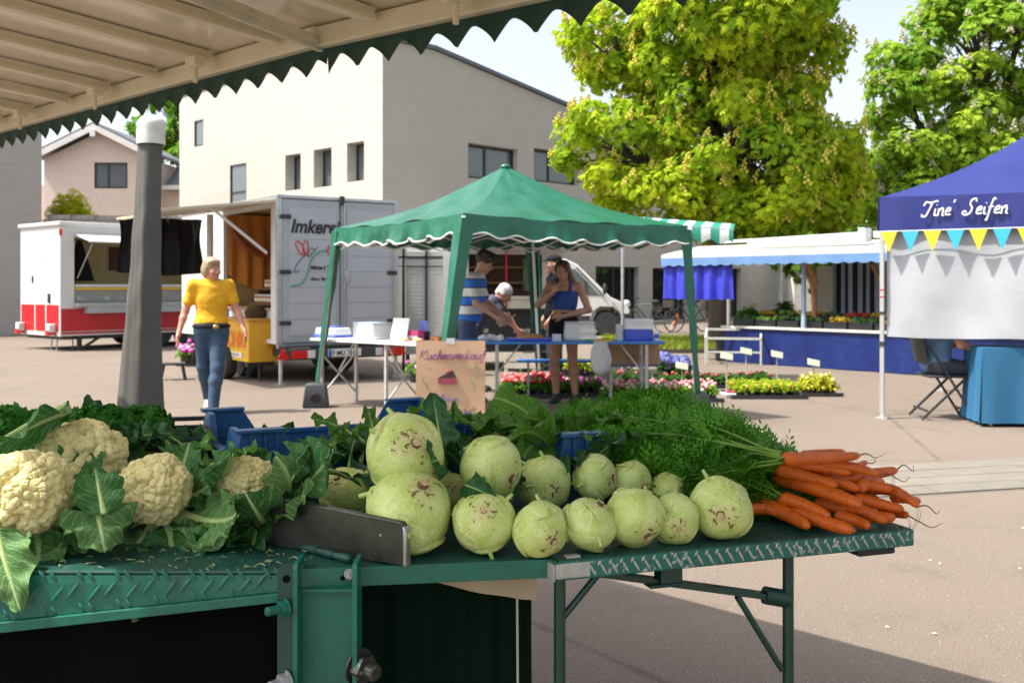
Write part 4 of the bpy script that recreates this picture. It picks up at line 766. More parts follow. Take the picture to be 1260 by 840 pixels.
for si, (a, b) in enumerate(prs):
    A, B = TC[a] - go, TC[b] - go; n = 90; d = (B - A) / np.linalg.norm(B - A); nr = np.array((d[1], -d[0], 0)); g_, tr = [], []
    for j in range(n + 1):
        u = j / n; e = 4 * u * (1 - u); top = A * (1 - u) + B * u - (0, 0, .035 * e - .004); hgt = .185 + .022 * math.cos(u * PI * 2 * 7) * min(1, e * 4); fold = .034 * math.sin(u * 30 + 3 * si + 2 * math.sin(u * 9)) + .014 * math.sin(u * 91)
        col = [top + nr * (.012 + fold * v * v * e + .02 * v) - (0, 0, hgt * v) for v in np.linspace(0, 1, 7)]; g_.append(col); tr.append(col[-1])
    va = MB().sheet(np.array(g_), .004).build('valance', GRN, gz, ang=60); MB().tube(tr, .0088, 5).build('white_trim', TRIM, va)
for k in 'LFRB':
    A, B = TC[k] - go, BC[k] - go; oth = [q for pr in prs if k in pr for q in pr if q != k]; ln = MB(); ln.bar(A + (0, 0, -.02), B + (0, 0, .03), .036); o = ln.build('leg', M('pole_white', (.62, .63, .62), None, 5, .35), gz, smooth=False)
    slv = MB()
    for q in oth:
        d = TC[q] - TC[k]; d[2] = 0; d /= np.linalg.norm(d); nr = np.array((0, 0, 0.)); out = (TC[k] - PK) * (1, 1, 0); out /= np.linalg.norm(out); g_ = []
        for v in np.linspace(.02, .93, 22):
            p = A * (1 - v) + B * v + out * .04; wd_ = .105 * (1 - v) ** .8 + .03; g_.append([p + d * wd_ * s + out * .006 * math.sin(v * 25 + s * 3) for s in np.linspace(0, 1, 5)])
        slv.sheet(np.array(g_), .004)
    slv.build('sleeve', GRN, o, ang=60)
for a, b in prs:
    A, B = TC[a] - go, TC[b] - go; A = A * .97 + (PK - go) * .03; B = B * .97 + (PK - go) * .03; mb = MB()
    for i in range(4):
        p, q = A + (B - A) * i / 4, A + (B - A) * (i + 1) / 4; mb.bar(p - (0, 0, .09 if i % 2 else .26), q - (0, 0, .26 if i % 2 else .09), .022, .012); mb.bar(p - (0, 0, .26 if i % 2 else .09), q - (0, 0, .09 if i % 2 else .26), .022, .012)
    mb.build('truss', TRIM, gz, smooth=False)
def weight(label, loc, rz, mt):
    t = thing('gazebo_weight', label, 'weight', loc, rz, None); mb = MB(); v = []
    for z, s in ((0, .135), (.02, .142), (.25, .115), (.275, .10)): v.append([(-s, -s * .9, z), (s, -s * .9, z), (s, s * .9, z), (-s, s * .9, z)])
    V = np.array(v).reshape(-1, 3); F = [(i * 4 + j, i * 4 + (j + 1) % 4, (i + 1) * 4 + (j + 1) % 4, (i + 1) * 4 + j) for i in range(3) for j in range(4)] + [(3, 2, 1, 0), (12, 13, 14, 15)]; mb.add(V, F); mb.build('body', mt, t, .012)
    a = np.linspace(0, 2 * PI, 17); MB().lathe([(.03, 0), (.062, 0), (.062, .012), (.045, .018), (.04, .004)], 18, (0, -.118, .12), rotm(R(90) + .09)).build('ring', BLKP, t); MB().lathe([(.0, 0), (.042, 0)], 16, (0, -.127, .12), rotm(R(90) + .09), cap=False).build('hole', BLK, t); return t
WG = M('weight_grey', (.045, .048, .055), (.035, .038, .042), 12, .6, bmp=.2, bscale=80); WG2 = M('weight_pale', (.22, .225, .23), (.19, .19, .20), 12, .6)
weight('grey plastic weight on the left gazebo foot, in front of the honey trailer', tuple(BC['L'] + (.0, -.02, 0)), .1, WG); weight('dark grey plastic weight on the right gazebo foot, on open asphalt', tuple(BC['R'] + (0, -.02, 0)), -.1, WG)
weight('pale grey plastic weight on the rear gazebo foot among the flowers', tuple(BC['B'] + (0, -.02, 0)), 0, WG2)

# ------------------------------------------------------------ tables
def trestle(name, label, loc, rz, ln, dp, z, topm, legm, legx, cat='table', group=None, thick=.028, lw=.026):
    t = thing(name, label, cat, loc, rz, group); MB().b2((0, 0, z - thick), (ln, dp, z)).build('top', topm, t, .006)
    for x in legx:
        for y in (.05, dp - .05): MB().bar((x, y, z - thick), (x, y, 0), lw).build('leg', legm, t, smooth=False)
        mb = MB(); mb.bar((x, .06, z * .75), (x, dp - .06, z * .15), .016); mb.bar((x, dp - .06, z * .75), (x, .06, z * .15), .016); s = 1 if x < ln / 2 else -1
        mb.bar((x, dp / 2, z * .5), (x + s * .28, dp / 2, z - thick), .018); mb.build('brace', legm, t, smooth=False)
    return t
WT = np.array((-2.36, 11.62)); wz = math.atan2(-1.35, 1.60); wd_ = np.array((math.cos(wz), math.sin(wz))); wn_ = np.array((-wd_[1], wd_[0]))
LEGW = M('leg_grey', (.50, .50, .48), (.42, .42, .40), 8, .4, metal=.3); TOPW = M('table_white', (.76, .75, .71), (.70, .69, .65), 3, .5)
trestle('folding_table', 'white folding table with crossed legs standing in front of the beekeeper trailer', (WT[0], WT[1], 0), wz, 2.1, .62, .775, TOPW, LEGW, (.16, 1.25), thick=.03, lw=.03)
def on_w(px, dep, z=.776): p = WT + wn_ * dep; x = hit(px, p, wd_); q = p + wd_ * x; return (q[0], q[1], z)
BTOP = M('table_blue', (.03, .20, .58), (.025, .16, .48), 5, .45)
BT = (-.72, 11.05, 0); trestle('blue_table', 'long blue beer table with pale steel legs carrying cakes and plastic boxes', BT, 0, 2.42, .55, .765, BTOP, LEGW, (.55, 2.22), thick=.03, lw=.034)
trestle('bench', 'blue beer bench standing behind the legs of the girl', (.06, 12.2, 0), 0, 1.25, .26, .47, BTOP, LEGW, (.14, 1.1), 'bench')
trestle('bench', 'short end of a blue beer bench under the cardboard box', (1.05, 11.72, 0), 0, .68, .26, .46, BTOP, LEGW, (.12, .55), 'bench')
def on_b(px, Y, z=.766): return ((px - 630) * Y / FPX, Y, z)
CLW = mat_clear('frosted_plastic', (.90, .92, .93), .5); BLP = M('blue_plastic', (.05, .10, .60), (.04, .08, .5), 6, .35)
def tapered(mb, w_, d_, h_, z=0, tp=.9, mi=0):
    v = [(-w_ / 2, -d_ / 2, z), (w_ / 2, -d_ / 2, z), (w_ / 2, d_ / 2, z), (-w_ / 2, d_ / 2, z)]; v += [(x * tp, y * tp, z + h_) for x, y, _ in v]; return mb.add(v, [(3, 2, 1, 0), (4, 5, 6, 7), (0, 1, 5, 4), (1, 2, 6, 5), (2, 3, 7, 6), (3, 0, 4, 7)], mi)
t = thing('cake_carrier', 'white lidded cake carrier with a blue base, leftmost on the white table', 'box', on_w(410, .3), wz); tapered(MB(), .40, .30, .025, 0, 1.0).build('base', BLP, t, .008); tapered(MB(), .37, .28, .09, .026, .92).build('lid', CLW, t, .02); MB().box((0, 0, .125), (.22, .14, .015)).build('handle', BLP, t, .006)
t = thing('plastic_box', 'clear plastic storage box standing on the white table', 'box', on_w(458, .3), wz); tapered(MB(), .36, .3, .18, 0, .95).build('body', CLW, t, .02); MB().box((0, 0, .186), (.35, .29, .014)).build('lid', M('frosted_lid', (.50, .60, .72), None, 4, .3), t, .005)
t = thing('menu_sheet', 'white paper menu sheet leaning upright on the white table', 'sign', on_w(492, .3), wz); MB().box((0, 0, .125), (.26, .005, .25), rotm(R(-12), 0, 0)).build('paper', TRIM, t); MB().bar((0, .14, 0), (0, .03, .2), .01).build('stand', BLKP, t)
t = thing('cake_tray', 'flat tray on the right part of the white table', 'tray', on_w(506, .12), wz); tapered(MB(), .42, .2, .02, 0, 1.05).build('tray', ALU, t, .005); mb = MB(); mb.ball((-.1, 0, .03), (.06, .05, .02)); mb.ball((.08, .02, .03), (.07, .05, .02)); mb.build('cake', M('pastry', (.62, .42, .2), (.5, .3, .12)), t)
t = thing('rainbow_box', 'striped rainbow coloured card box on the white table', 'box', on_w(505, .38), wz)
for i, c in enumerate(((.7, .05, .2), (.75, .3, .02), (.75, .65, .03), (.05, .45, .5), (.45, .08, .5))): MB().b2((-.15 + i * .022, -.05, .0), (-.15 + (i + 1) * .022, .05, .115)).build('stripe_panel', M('rainbow_%d' % i, c), t, smooth=False)
MB().b2((-.04, -.05, 0), (.17, .05, .115)).build('body', M('pink_card', (.68, .07, .22), (.55, .05, .2), 12), t, .003); MB().b2((-.039, -.053, .03), (.169, -.0505, .055)).build('print_band', TRIM, t, smooth=False)
t = thing('price_card', 'small blue price card standing behind the rainbow box', 'card', on_w(521, .5, .776 + .10), wz); MB().box((0, 0, .06), (.13, .004, .12), rotm(R(-8))).build('card', M('lilac_card', (.16, .22, .68), (.14, .19, .6)), t); MB().box((0, .03, -.05), (.1, .05, .10)).build('holder', BLKP, t)
t = thing('cake_plate', 'plate of sliced cake on the white table beside the cardboard sign', 'cake', on_w(543, .30), wz); MB().lathe([(.02, 0), (.10, .004), (.16, .02)], 20).build('plate', TRIM, t)
for i in range(5): a = i * 1.26; MB().box((.08 * math.cos(a), .08 * math.sin(a), .04), (.07, .05, .05), rotm(0, 0, a)).build('slice', M('cake_orange', (.55, .22, .05), (.4, .14, .04)), t, .006)
# on the blue table
t = thing('foil_heap', 'crumpled white foil on the blue table in front of the striped shirt', 'foil', on_b(604, 11.2)); mb = MB()
for i in range(9): mb.ball((-.11 + .028 * i, random.uniform(-.05, .05), .02 + random.uniform(0, .02)), (.04, .045, .035), 7, 5, rotm(i, i * 2, i))
mb.build('foil', M('foil', (.68, .69, .71), (.5, .5, .52), 40, .3, bmp=1, bscale=60), t, smooth=False)
t = thing('cake', 'long brown topped cake on a blue tray on the blue table', 'cake', on_b(655, 11.25)); tapered(MB(), .56, .3, .03, 0, 1.04).build('tray', BLP, t, .006); MB().ball((-.02, 0, .035), (.16, .11, .045), 16, 8).build('loaf', M('crumble', (.36, .16, .06), (.5, .28, .12), 40, .9, bmp=.8, bscale=90), t)
t = thing('price_card', 'folded white price card standing on the blue table by the tray', 'card', on_b(685, 11.12)); mb = MB(); mb.box((0, -.02, .04), (.10, .003, .085), rotm(R(-20))); mb.box((0, .02, .04), (.10, .003, .085), rotm(R(20))); mb.build('card', M('pale_lilac', (.52, .55, .72)), t)
t = thing('plastic_box', 'clear plastic box with a lid on the blue table before the girl', 'box', on_b(713, 11.3)); tapered(MB(), .37, .3, .20, 0, .9).build('body', CLW, t, .025); MB().box((0, 0, .205), (.34, .28, .015)).build('lid', CLW, t, .006)
t = thing('tongs', 'dark cake tongs lying on the blue table', 'tongs', on_b(744, 11.2)); mb = MB(); mb.tube(catmull([(-.12, .02, .01), (0, .03, .02), (.1, 0, .012)]), .007, 6); mb.tube(catmull([(-.12, .02, .01), (0, .0, .02), (.1, -.03, .012)]), .007, 6); mb.build('arms', BLKP, t)
t = thing('green_lid', 'small green lid lying on the blue table beside the clear box', 'lid', on_b(724, 11.1)); MB().lathe([(.03, 0), (.035, .01), (.03, .022)], 14).build('disc', M('bright_green', (.03, .45, .08)), t)
t = thing('knife_tray', 'flat yellow and dark cutlery tray on the blue table', 'tray', on_b(742, 11.09)); tapered(MB(), .2, .09, .02, 0, 1.05).build('tray', M('yellow_trim', (.75, .48, .02)), t, .004)
t = thing('cup_stack', 'stack of pale paper cups on the blue table', 'cups', on_b(762, 11.2)); mb = MB()
for i in range(7): mb.lathe([(.032, i * .016), (.043, i * .016 + .09), (.045, i * .016 + .092)], 14)
mb.build('cups', CLW, t)
t = thing('cool_box', 'cool box with a blue base and white upper half on the blue table', 'box', on_b(785, 11.32)); MB().b2((-.16, -.12, 0), (.16, .12, .125)).build('base', BLP, t, .012); MB().b2((-.165, -.125, .126), (.165, .125, .245)).build('lid', CLW, t, .02)
t = thing('dispenser', 'clear pump bottle of hand sanitiser at the end of the blue table', 'bottle', on_b(808, 11.15)); MB().lathe([(.026, 0), (.03, .01), (.03, .10), (.012, .125)], 14).build('bottle', CLW, t); mb = MB(); mb.lathe([(.012, .125), (.012, .15), (.006, .152), (.006, .17)], 10); mb.box((-.012, 0, .172), (.04, .016, .012)); mb.build('pump', TRIM, t); MB().lathe([(.0308, .03), (.0308, .08)], 14, cap=False).build('paper_label', BLP, t)
t = thing('plastic_bag', 'white carrier bag hanging from the front edge of the blue table', 'bag', on_b(739, 11.0, .40)); V, F = [], []
mb = MB(); A = []
for v in np.linspace(0, 1, 20):
    a = np.linspace(0, 2 * PI, 29); rx = .075 + .03 * math.sin(PI * min(1, v * 1.1)) ** .8; rx *= 1 if v > .12 else .25 + v * 6.2; ry = rx * .55; rw = 1 + .12 * np.sin(a * 5 + v * 6) + .07 * np.sin(a * 9 - v * 4)
    A.append(np.stack([rx * np.cos(a) * rw, ry * np.sin(a) * rw - .02, np.full(29, v * .37)], 1))
mb.sheet(np.array(A), -.002); mb.build('bag', M('bag_white', (.70, .70, .71), (.62, .62, .64), 8, .35, trans=.35, bmp=.6, bscale=25), t, ang=180)
t = thing('cardboard_box', 'open brown cardboard box standing on the short blue bench', 'box', (1.36, 11.85, .461), .06); CBD = M('cardboard', (.42, .26, .14), (.36, .215, .115), 5, .8, stretch=(1, 1, 6)); mb = MB()
for a, b in (((-.36, -.2, 0), (.36, -.19, .27)), ((-.36, .19, 0), (.36, .2, .27)), ((-.36, -.189, 0), (-.35, .189, .27)), ((.35, -.189, 0), (.36, .189, .27)), ((-.35, -.189, .002), (.35, .189, .012))): mb.b2(a, b)
mb.build('walls', CBD, t, smooth=False); MB().box((.1, -.23, .26), (.5, .008, .09), rotm(R(30))).build('flap', CBD, t); mb = MB(); mb.lathe([(.0, 0), (.045, 0)], 12, (.18, -.203, .14), rotm(R(90)), cap=False); text_mesh(mb, 'OBST', .09, (-.05, -.203, .05), RX, 0, .001); mb.build('print', M('brown_ink', (.25, .10, .04)), t, smooth=False)
# the hand lettered cardboard sign
sg = thing('cake_sign', 'hand lettered cardboard cake sale sign taped to the front gazebo leg', 'sign', (P(554.5, 0, 8.72)[0], 8.72, .166)); SX, SZ = .605, .735
mb = MB(); u = np.linspace(-SX / 2, SX / 2, 12); v = np.linspace(0, SZ, 12); mb.sheet(np.array([[(a, .012 * math.sin(a * 5) + .004 * math.sin(b * 9), b) for b in v] for a in u]), .006); mb.build('board', M('sign_card', (.52, .34, .215), (.47, .30, .185), 4, .8, bmp=.15, bscale=60, stretch=(1, 1, 7)), sg)
ux, uz = (1, 0, 0), (0, 0, 1); mb = MB(); yy = -.018
pen(mb, 'Kuchenverkauf', .086, (-.28, yy, .575), ux, uz, .0042, .22, 0, .02, .03); pen(mb, 'Klasse,', .066, (-.15, yy, .20), ux, uz, .0034, .25, 1, .06); pen(mb, 'Gemeinschaft', .055, (-.14, yy, .105), ux, uz, .003, .2, 2, .06); pen(mb, '1000', .075, (-.08, yy, .02), ux, uz, .0035, .25, 1, .04)
mb.tube(catmull([(-.17, yy, .50), (-.26, yy, .50), (-.25, yy, .44), (-.24, yy, .38), (-.21, yy, .36), (-.20, yy, .31)]), .003, 4, 3); mb.tube(catmull([(.17, yy, .50), (.23, yy, .51), (.22, yy, .43), (.18, yy, .38), (.21, yy, .34), (.20, yy, .29)]), .003, 4, 3)
mb.build('handwriting', [PURI, M('blue_ink', (.08, .06, .30)), M('dark_ink', (.05, .035, .05)), M('sign_green', (.05, .28, .08))], sg)
mb = MB(); mb.prism([(-.11, .36), (.05, .36), (.05, .41), (-.11, .405)], yy - .004, yy + .004, 0); mb.prism([(-.11, .41), (.05, .415), (.02, .48), (-.03, .455)], yy - .0045, yy + .0035, 1); mb.ball((-.02, yy - .004, .465), (.02, .006, .018), mi=0); mb.build('cake_drawing', [M('cake_pink', (.30, .05, .09)), M('cake_brown', (.05, .02, .02))], sg)
mb = MB(); mb.box((0, -.025, SZ + .0), (.075, .004, .05)); mb.build('tape', M('tape', (.55, .57, .60), None, 10, .25), sg)

# ------------------------------------------------------------ striped stall awning behind the gazebo
STR = mat_stripes('green_white_stripe', (.50, .54, .51), (.015, .22, .15), .26, 0, .6)
sa = thing('striped_awning', 'green and white striped stall awning behind the green gazebo', 'awning', (P(752, 0, 14.6)[0], 14.6, 0), R(-14)); e = .0
mb = MB(); u = np.linspace(0, 1.75, 40)
mb.sheet(np.array([[(a, 1.0 * b, 2.34 + .13 * b - .09 * a) for b in np.linspace(0, 1, 6)] for a in u]), .012); mb.sheet(np.array([[(a, -.012 - .012 * math.sin(b * 3), 2.35 - .09 * a - (.20 + .03 * math.cos(a * 2 * PI / .26)) * b) for b in np.linspace(0, 1, 5)] for a in u]), .006); mb.build('cloth', STR, sa)
mb = MB(); mb.bar((0, 0, 2.33), (1.75, 0, 2.175), .03); mb.bar((0, .02, 2.34), (0, 1.0, 2.455), .03); mb.build('frame', ALU, sa); mb = MB(); mb.tube([(.16, .05, 0), (.16, .05, 2.33)], .024, 8); mb.build('post', ALU, sa)

# ------------------------------------------------------------ stall with the blue curtain and blue skirt
ba = np.array((3.9, 18.2)); bz = math.atan2(-2.3, 2.0); BL_ = 6.2
bs = thing('vegetable_stall', 'long market stall with a white roof and blue skirt selling vegetables', 'market stall', (ba[0], ba[1], 0), bz)
BLUE = M('blue_skirt', (.004, .018, .13), (.003, .013, .10), 2, .45, bmp=.5, bscale=7, bd=.02)
mb = MB(); u = np.linspace(0, BL_, 110); z = np.linspace(0, 1, 8)
mb.sheet(np.array([[(a, -.012 - .02 * math.sin(a * 6) * (1 - b) - .012 * math.sin(a * 17 + 2 * b) * (1 - b), .62 * b + .01) for b in z] for a in u]), .005); mb.sheet(np.array([[(-.012, a, .62 * b + .01) for b in z] for a in np.linspace(0, 1.7, 12)]), .005); mb.build('skirt', BLUE, bs)
mb = MB(); mb.b2((-.06, -.06, .62), (BL_, 1.7, .66)); mb.build('counter', M('counter_pale', (.56, .54, .48)), bs, .006, smooth=False); mb = MB(); mb.b2((.1, .55, .66), (BL_, 1.65, .74)); mb.build('riser', BLKP, bs, smooth=False)
mb = MB(); mb.prism([(-.44, 1.87), (-.44, 1.97), (.7, 2.16), (1.9, 2.16), (1.9, 2.06), (.7, 2.06)], -1.15, BL_, 0, 'yz'); mb.build('roof', M('roof_white', (.50, .50, .47), (.42, .42, .40), 1.5, .5), bs, smooth=False)
mb = MB(); mb.b2((.55, -.1, 2.10), (2.7, .02, 2.19)); mb.b2((2.7, -.1, 2.1), (2.82, .1, 2.32)); mb.b2((2.85, .1, 2.165), (BL_, .8, 2.27)); mb.bar((-.2, .2, 2.2), (2.6, .1, 2.24), .05); mb.build('roof_rail', M('roof_white2', (.62, .63, .63), (.52, .54, .56), 2, .45), bs, smooth=False)
LB = M('pale_blue_cloth', (.11, .22, .42), (.09, .18, .35), 3, .6); mb = MB(); u = np.linspace(-1.14, BL_, 230)
mb.sheet(np.array([[(a, -.45 - .01 * math.sin(a * 9), 1.90 - (.125 + .03 * abs(math.sin(a * PI / .24))) * b) for b in np.linspace(0, 1, 4)] for a in u]), .004); mb.build('valance', LB, bs)
mb = MB(); u = np.linspace(-1.12, .42, 70); CB = M('ultramarine_curtain', (.06, .07, .62), (.05, .06, .52), 2, .4, trans=.2)
mb.sheet(np.array([[(a, -.36 + .05 * math.sin(a * 19) * (.3 + b) + .02 * math.sin(a * 41), 1.84 - .70 * b + .01 * math.sin(a * 23) * b) for b in np.linspace(0, 1, 10)] for a in u]), .004); mb.build('curtain', CB, bs)
for x in (1.62, 4.4): mb = MB(); mb.bar((x, .02, .66), (x, .02, 2.0), .06); mb.build('post', M('post_blue', (.30, .40, .52)), bs, smooth=False)
for x, y in ((-1.05, 1.5), (BL_ - .1, 1.6), (.1, 1.6)): MB().bar((x, y, 0), (x, y, 2.06), .05).build('rear_post', ALU, bs, smooth=False)
SBW = mat_stripes('stall_stripe', (.42, .46, .52), (.012, .018, .05), .17, 0, .8); mb = MB(); u = np.linspace(1.2, BL_, 120)
mb.sheet(np.array([[(a + .06 * b * math.sin(a * 2), 1.62 + .03 * math.sin(a * 15), 2.05 - 1.4 * b) for b in np.linspace(0, 1, 6)] for a in u]), .006); mb.build('back_cloth', SBW, bs); mb = MB(); mb.b2((.95, 1.5, .7), (1.28, 1.56, 1.75)); mb.build('cream_panel', M('cream', (.62, .58, .48)), bs)
BRN = M('branch_wood', (.42, .22, .10), (.32, .16, .07), 7, .8)
for q in ([(1.35, .3, 1.9), (1.5, .3, 1.6), (1.62, .3, 1.35), (1.66, .3, .7)], [(1.45, .3, 1.92), (1.58, .3, 1.65), (1.70, .3, 1.4)], [(2.85, .8, .7), (2.87, .8, 1.3), (2.84, .8, 2.0)], [(2.45, .8, 1.75), (2.65, .8, 1.4), (2.85, .8, 1.15)], [(3.1, .8, 1.65), (2.98, .8, 1.4), (2.87, .8, 1.2)]): MB().tube(catmull(q), .045, 7).build('branch', BRN, bs)
mb = MB(); mb.b2((3.0, .2, 1.72), (3.4, .22, 1.9)); mb.build('price_board', M('board_brown', (.35, .15, .05)), bs)
VEG = [M('veg_green', (.05, .14, .02), (.03, .09, .015), 20, .6), M('veg_yellow', (.60, .42, .03), (.5, .33, .02), 20, .5), M('veg_light', (.20, .34, .05), (.12, .24, .03), 20, .6), M('veg_red', (.5, .06, .03), (.4, .05, .02), 20, .5)]
bp_ = lambda x, y, z: tuple(Matrix.Translation((ba[0], ba[1], 0)) @ Matrix.Rotation(bz, 4, 'Z') @ Vector((x, y, z)))
ORD = 'first second third fourth fifth sixth seventh eighth ninth tenth'.split(); vcol = [0, 2, 0, 0, 1, 0, 1, 1, 0, 1, 2, 1, 0, 3, 1, 0, 2, 0]; vnm = ['dark greens', 'pale lettuces', 'yellow peppers', 'red peppers']; vnm = {0: 'dark greens', 2: 'pale lettuces', 1: 'yellow peppers', 3: 'red peppers'}
for i in range(18):
    x = .32 + (i % 9) * .46; y = (.28, .85)[i // 9]; z = (.661, .741)[i // 9]; c = vcol[i]
    t = thing('vegetable_crate', 'black crate of %s, %s from the left in the %s row on the stall' % (vnm[c], ORD[i % 9], ('front', 'rear')[i // 9]), 'crate', bp_(x, y, z), bz, 'vegetable crates on the blue skirted stall')
    mb = MB()
    for a, b in (((-.21, -.17, 0), (.21, -.155, .12)), ((-.21, .155, 0), (.21, .17, .12)), ((-.21, -.154, 0), (-.195, .154, .12)), ((.195, -.154, 0), (.21, .154, .12)), ((-.194, -.154, 0), (.194, .154, .01))): mb.b2(a, b)
    mb.build('box', BLKP, t, smooth=False); mb = MB()
    for q in range(26): mb.ball((random.uniform(-.17, .17), random.uniform(-.13, .13), .10 + random.uniform(0, .07)), np.array((.05, .035, .035)) * random.uniform(.8, 1.3), 7, 5, rotm(random.random() * 6, random.random(), random.random() * 6))
    mb.build('produce', VEG[c], t)
shrub('potted_herb', 'bushy green herb standing at the left end of the stall counter', bp_(.12, .5, .66), .26, .2, .34, 420, .09, (.05, .22, .02), (.16, .36, .04), 31, 'plant'); shrub('potted_herb', 'leafy dark green herb beside the stall post, left of the crates', bp_(.62, 1.0, .74), .2, .2, .36, 320, .09, (.03, .12, .02), (.10, .25, .04), 32, 'plant')
# metal barrier frame by the stall
br = thing('steel_rack', 'low pale steel frame rack standing at the end of the blue skirted stall', 'rack', (*G(868, 448)[:2], 0), -.25); rm_ = M('rack_steel', (.50, .50, .46), (.40, .40, .37), 10, .45); mb = MB()
for x in (0, .95):
    for y in (0, .5): MB().bar((x, y, 0), (x, y, .46 + .14 * (y > 0)), .035).build('leg', rm_, br, smooth=False)
mb.bar((0, 0, .46), (.95, 0, .46), .04); mb.bar((0, .5, .60), (.95, .5, .60), .04); mb.bar((0, 0, .22), (.95, 0, .22), .03); mb.bar((0, 0, .46), (0, .5, .6), .035); mb.bar((.95, 0, .46), (.95, .5, .6), .035); mb.build('frame', rm_, br, smooth=False)
t = thing('dark_crate', 'dark crate standing behind the low steel rack', 'crate', (*G(880, 444)[:2], 0), -.25); mb = MB(); mb.b2((0, 0, .02), (.7, .4, .42)); mb.build('box', M('crate_dark', (.06, .06, .055)), t, .02); mb = MB()
for i in range(5): mb.b2((.02, -.012, .06 + i * .07), (.68, -.002, .10 + i * .07))
mb.build('slats', BLKP, t)

# ------------------------------------------------------------ blue soap tent
ta = np.array((3.83, 10.37)); tz = math.atan2(-.77, 1.17); TL = 3.0
bt = thing('blue_tent', 'blue pop up tent with white script lettering on its valance', 'tent', (ta[0], ta[1], 0), tz); TB = M('tent_blue', (.020, .030, .185), (.016, .024, .150), 1.5, .42, trans=.15, bmp=.2, bscale=10)
EV, VV = 2.30, 1.95; tc = [np.array(p, float) for p in ((0, 0, EV), (TL, 0, EV), (TL, 3.3, EV), (0, 3.3, EV))]; pk = np.array((1.5, 1.65, 3.25)); mb = MB()
for i in range(4):
    A, B = tc[i], tc[(i + 1) % 4]; g_ = []
    for v in np.linspace(0, 1, 16):
        row = []
        for u in np.linspace(0, 1, 30):
            p = (A * (1 - u) + B * u) * (1 - v) + pk * v; ee = 4 * u * (1 - u); row.append(p + (0, 0, -.10 * math.sin(PI * v) + .010 * math.sin(u * 17 + v * 9) * ee * math.sin(PI * v) - .02 * ee * (1 - v)))
        g_.append(row)
    mb.sheet(np.array(g_), .006)
mb.build('canopy', TB, bt, ang=60)
for i in range(4):
    A, B = tc[i], tc[(i + 1) % 4]; d = (B - A) / np.linalg.norm(B - A); nr = np.array((d[1], -d[0], 0)); g_ = []
    for u in np.linspace(0, 1, 60): ee = 4 * u * (1 - u); g_.append([A * (1 - u) + B * u - (0, 0, .02 * ee - .006 + (EV - VV) * v) + nr * (.014 + .012 * v * math.sin(u * 33)) for v in np.linspace(0, 1, 6)])
    va = MB().sheet(np.array(g_), .004).build('valance', TB, bt, ang=60)
    if i == 0:
        lt = MB(); pen(lt, "Tine' ", .15, (.42, -.045, 2.085), (.88, 0, 0), (0, 0, 1), .0085, .25, 0, .0); pen(lt, 'Seifen', .15, (.80, -.045, 2.085), (.88, 0, 0), (0, 0, 1), .0085, .25, 0, .03); lt.build('lettering', M('white_ink', (.78, .78, .78)), va)
for x, y in ((0, 0), (TL, 0), (TL, 3.3), (0, 3.3)): mb = MB(); mb.bar((x + .02, y + .02, 0), (x + .02, y + .02, EV - .02), .04); mb.box((x + .02, y + .02, .008), (.12, .12, .014)); pl_ = mb.build('pole', M('pole_grey', (.50, .50, .50), (.42, .42, .42), 10, .35, metal=.4), bt, smooth=False); mb = MB(); mb.box((x + .02, y + .02, 1.10), (.05, .05, .03)); mb.box((x + .02, y + .02, .78), (.056, .056, .05)); mb.build('collar', BLKP, pl_); mb = MB(); mb.box((x + .02, y + .02, 1.34), (.046, .046, .012)); mb.box((x + .02, y + .02, 1.27), (.046, .046, .012)); mb.build('red_band', REDP, pl_)
SHT = M('sheet_white', (.40, .42, .45), (.35, .37, .40), 2.2, .75, bmp=.14, bscale=4, bd=.05, trans=.12)
sh = MB(); u = np.linspace(.06, TL - .05, 60); v = np.linspace(0, 1, 30)
sh.sheet(np.array([[(a, .045 + .014 * math.sin(a * 7 + b * 3) + .012 * math.sin(a * 15 - b * 8) * b, VV + .02 - 1.11 * b - .012 * math.sin(a * 3)) for b in v] for a in u]), .004); tag(sh.build('sheet', SHT), 'white cloth sheet hung as a screen below the bunting of the blue tent', 'sheet'); o = bpy.data.objects['sheet']; o.location = (ta[0], ta[1], 0); o.rotation_euler = (0, 0, tz)
bu = thing('bunting', 'string of yellow and turquoise pennants along the edge of the blue tent', 'bunting', (ta[0], ta[1], 0), tz); YL = M('pennant_yellow', (.66, .55, .02)); TQ = M('pennant_turquoise', (.03, .38, .58))
MB().tube([(.01, -.05, VV - .005), (TL, -.05, VV - .005)], .005, 5).build('cord', TRIM, bu)
for i in range(14): x = .02 + i * .212; mb = MB(); mb.prism([(x, VV - .01), (x + .165, VV - .01), (x + .085, VV - .22)], -.055 - .01 * (i % 3), -.051 - .01 * (i % 3)); mb.build('pennant', (YL, TQ)[i % 2], bu, smooth=False)
TAB = M('turquoise_cloth', (.018, .125, .25), (.014, .10, .20), 2, .7, bmp=.3, bscale=9); tt = thing('cloth_table', 'table covered to the ground with a turquoise blue cloth under the blue tent', 'table', (4.62, 9.78, 0), R(-8)); mb = MB(); mb.b2((0, 0, .76), (1.5, .6, .775))
mb.build('top', TAB, tt); mb = MB(); per = [(0, 0), (1.5, 0), (1.5, .6), (0, .6), (0, 0)]; PP = []
for (x0, y0), (x1, y1) in zip(per[:-1], per[1:]): PP += [(x0 + (x1 - x0) * q, y0 + (y1 - y0) * q) for q in np.linspace(0, 1, 26)[:-1]]
PP.append(per[0]); cx_, cy_ = .75, .3
mb.sheet(np.array([[(x + (x - cx_) * .03 * b * (1 + math.sin(i * .9)), y + (y - cy_) * .06 * b * (1 + math.sin(i * .9)), .772 - .735 * b) for b in np.linspace(0, 1, 6)] for i, (x, y) in enumerate(PP)]), .004); mb.build('tablecloth', TAB, tt)
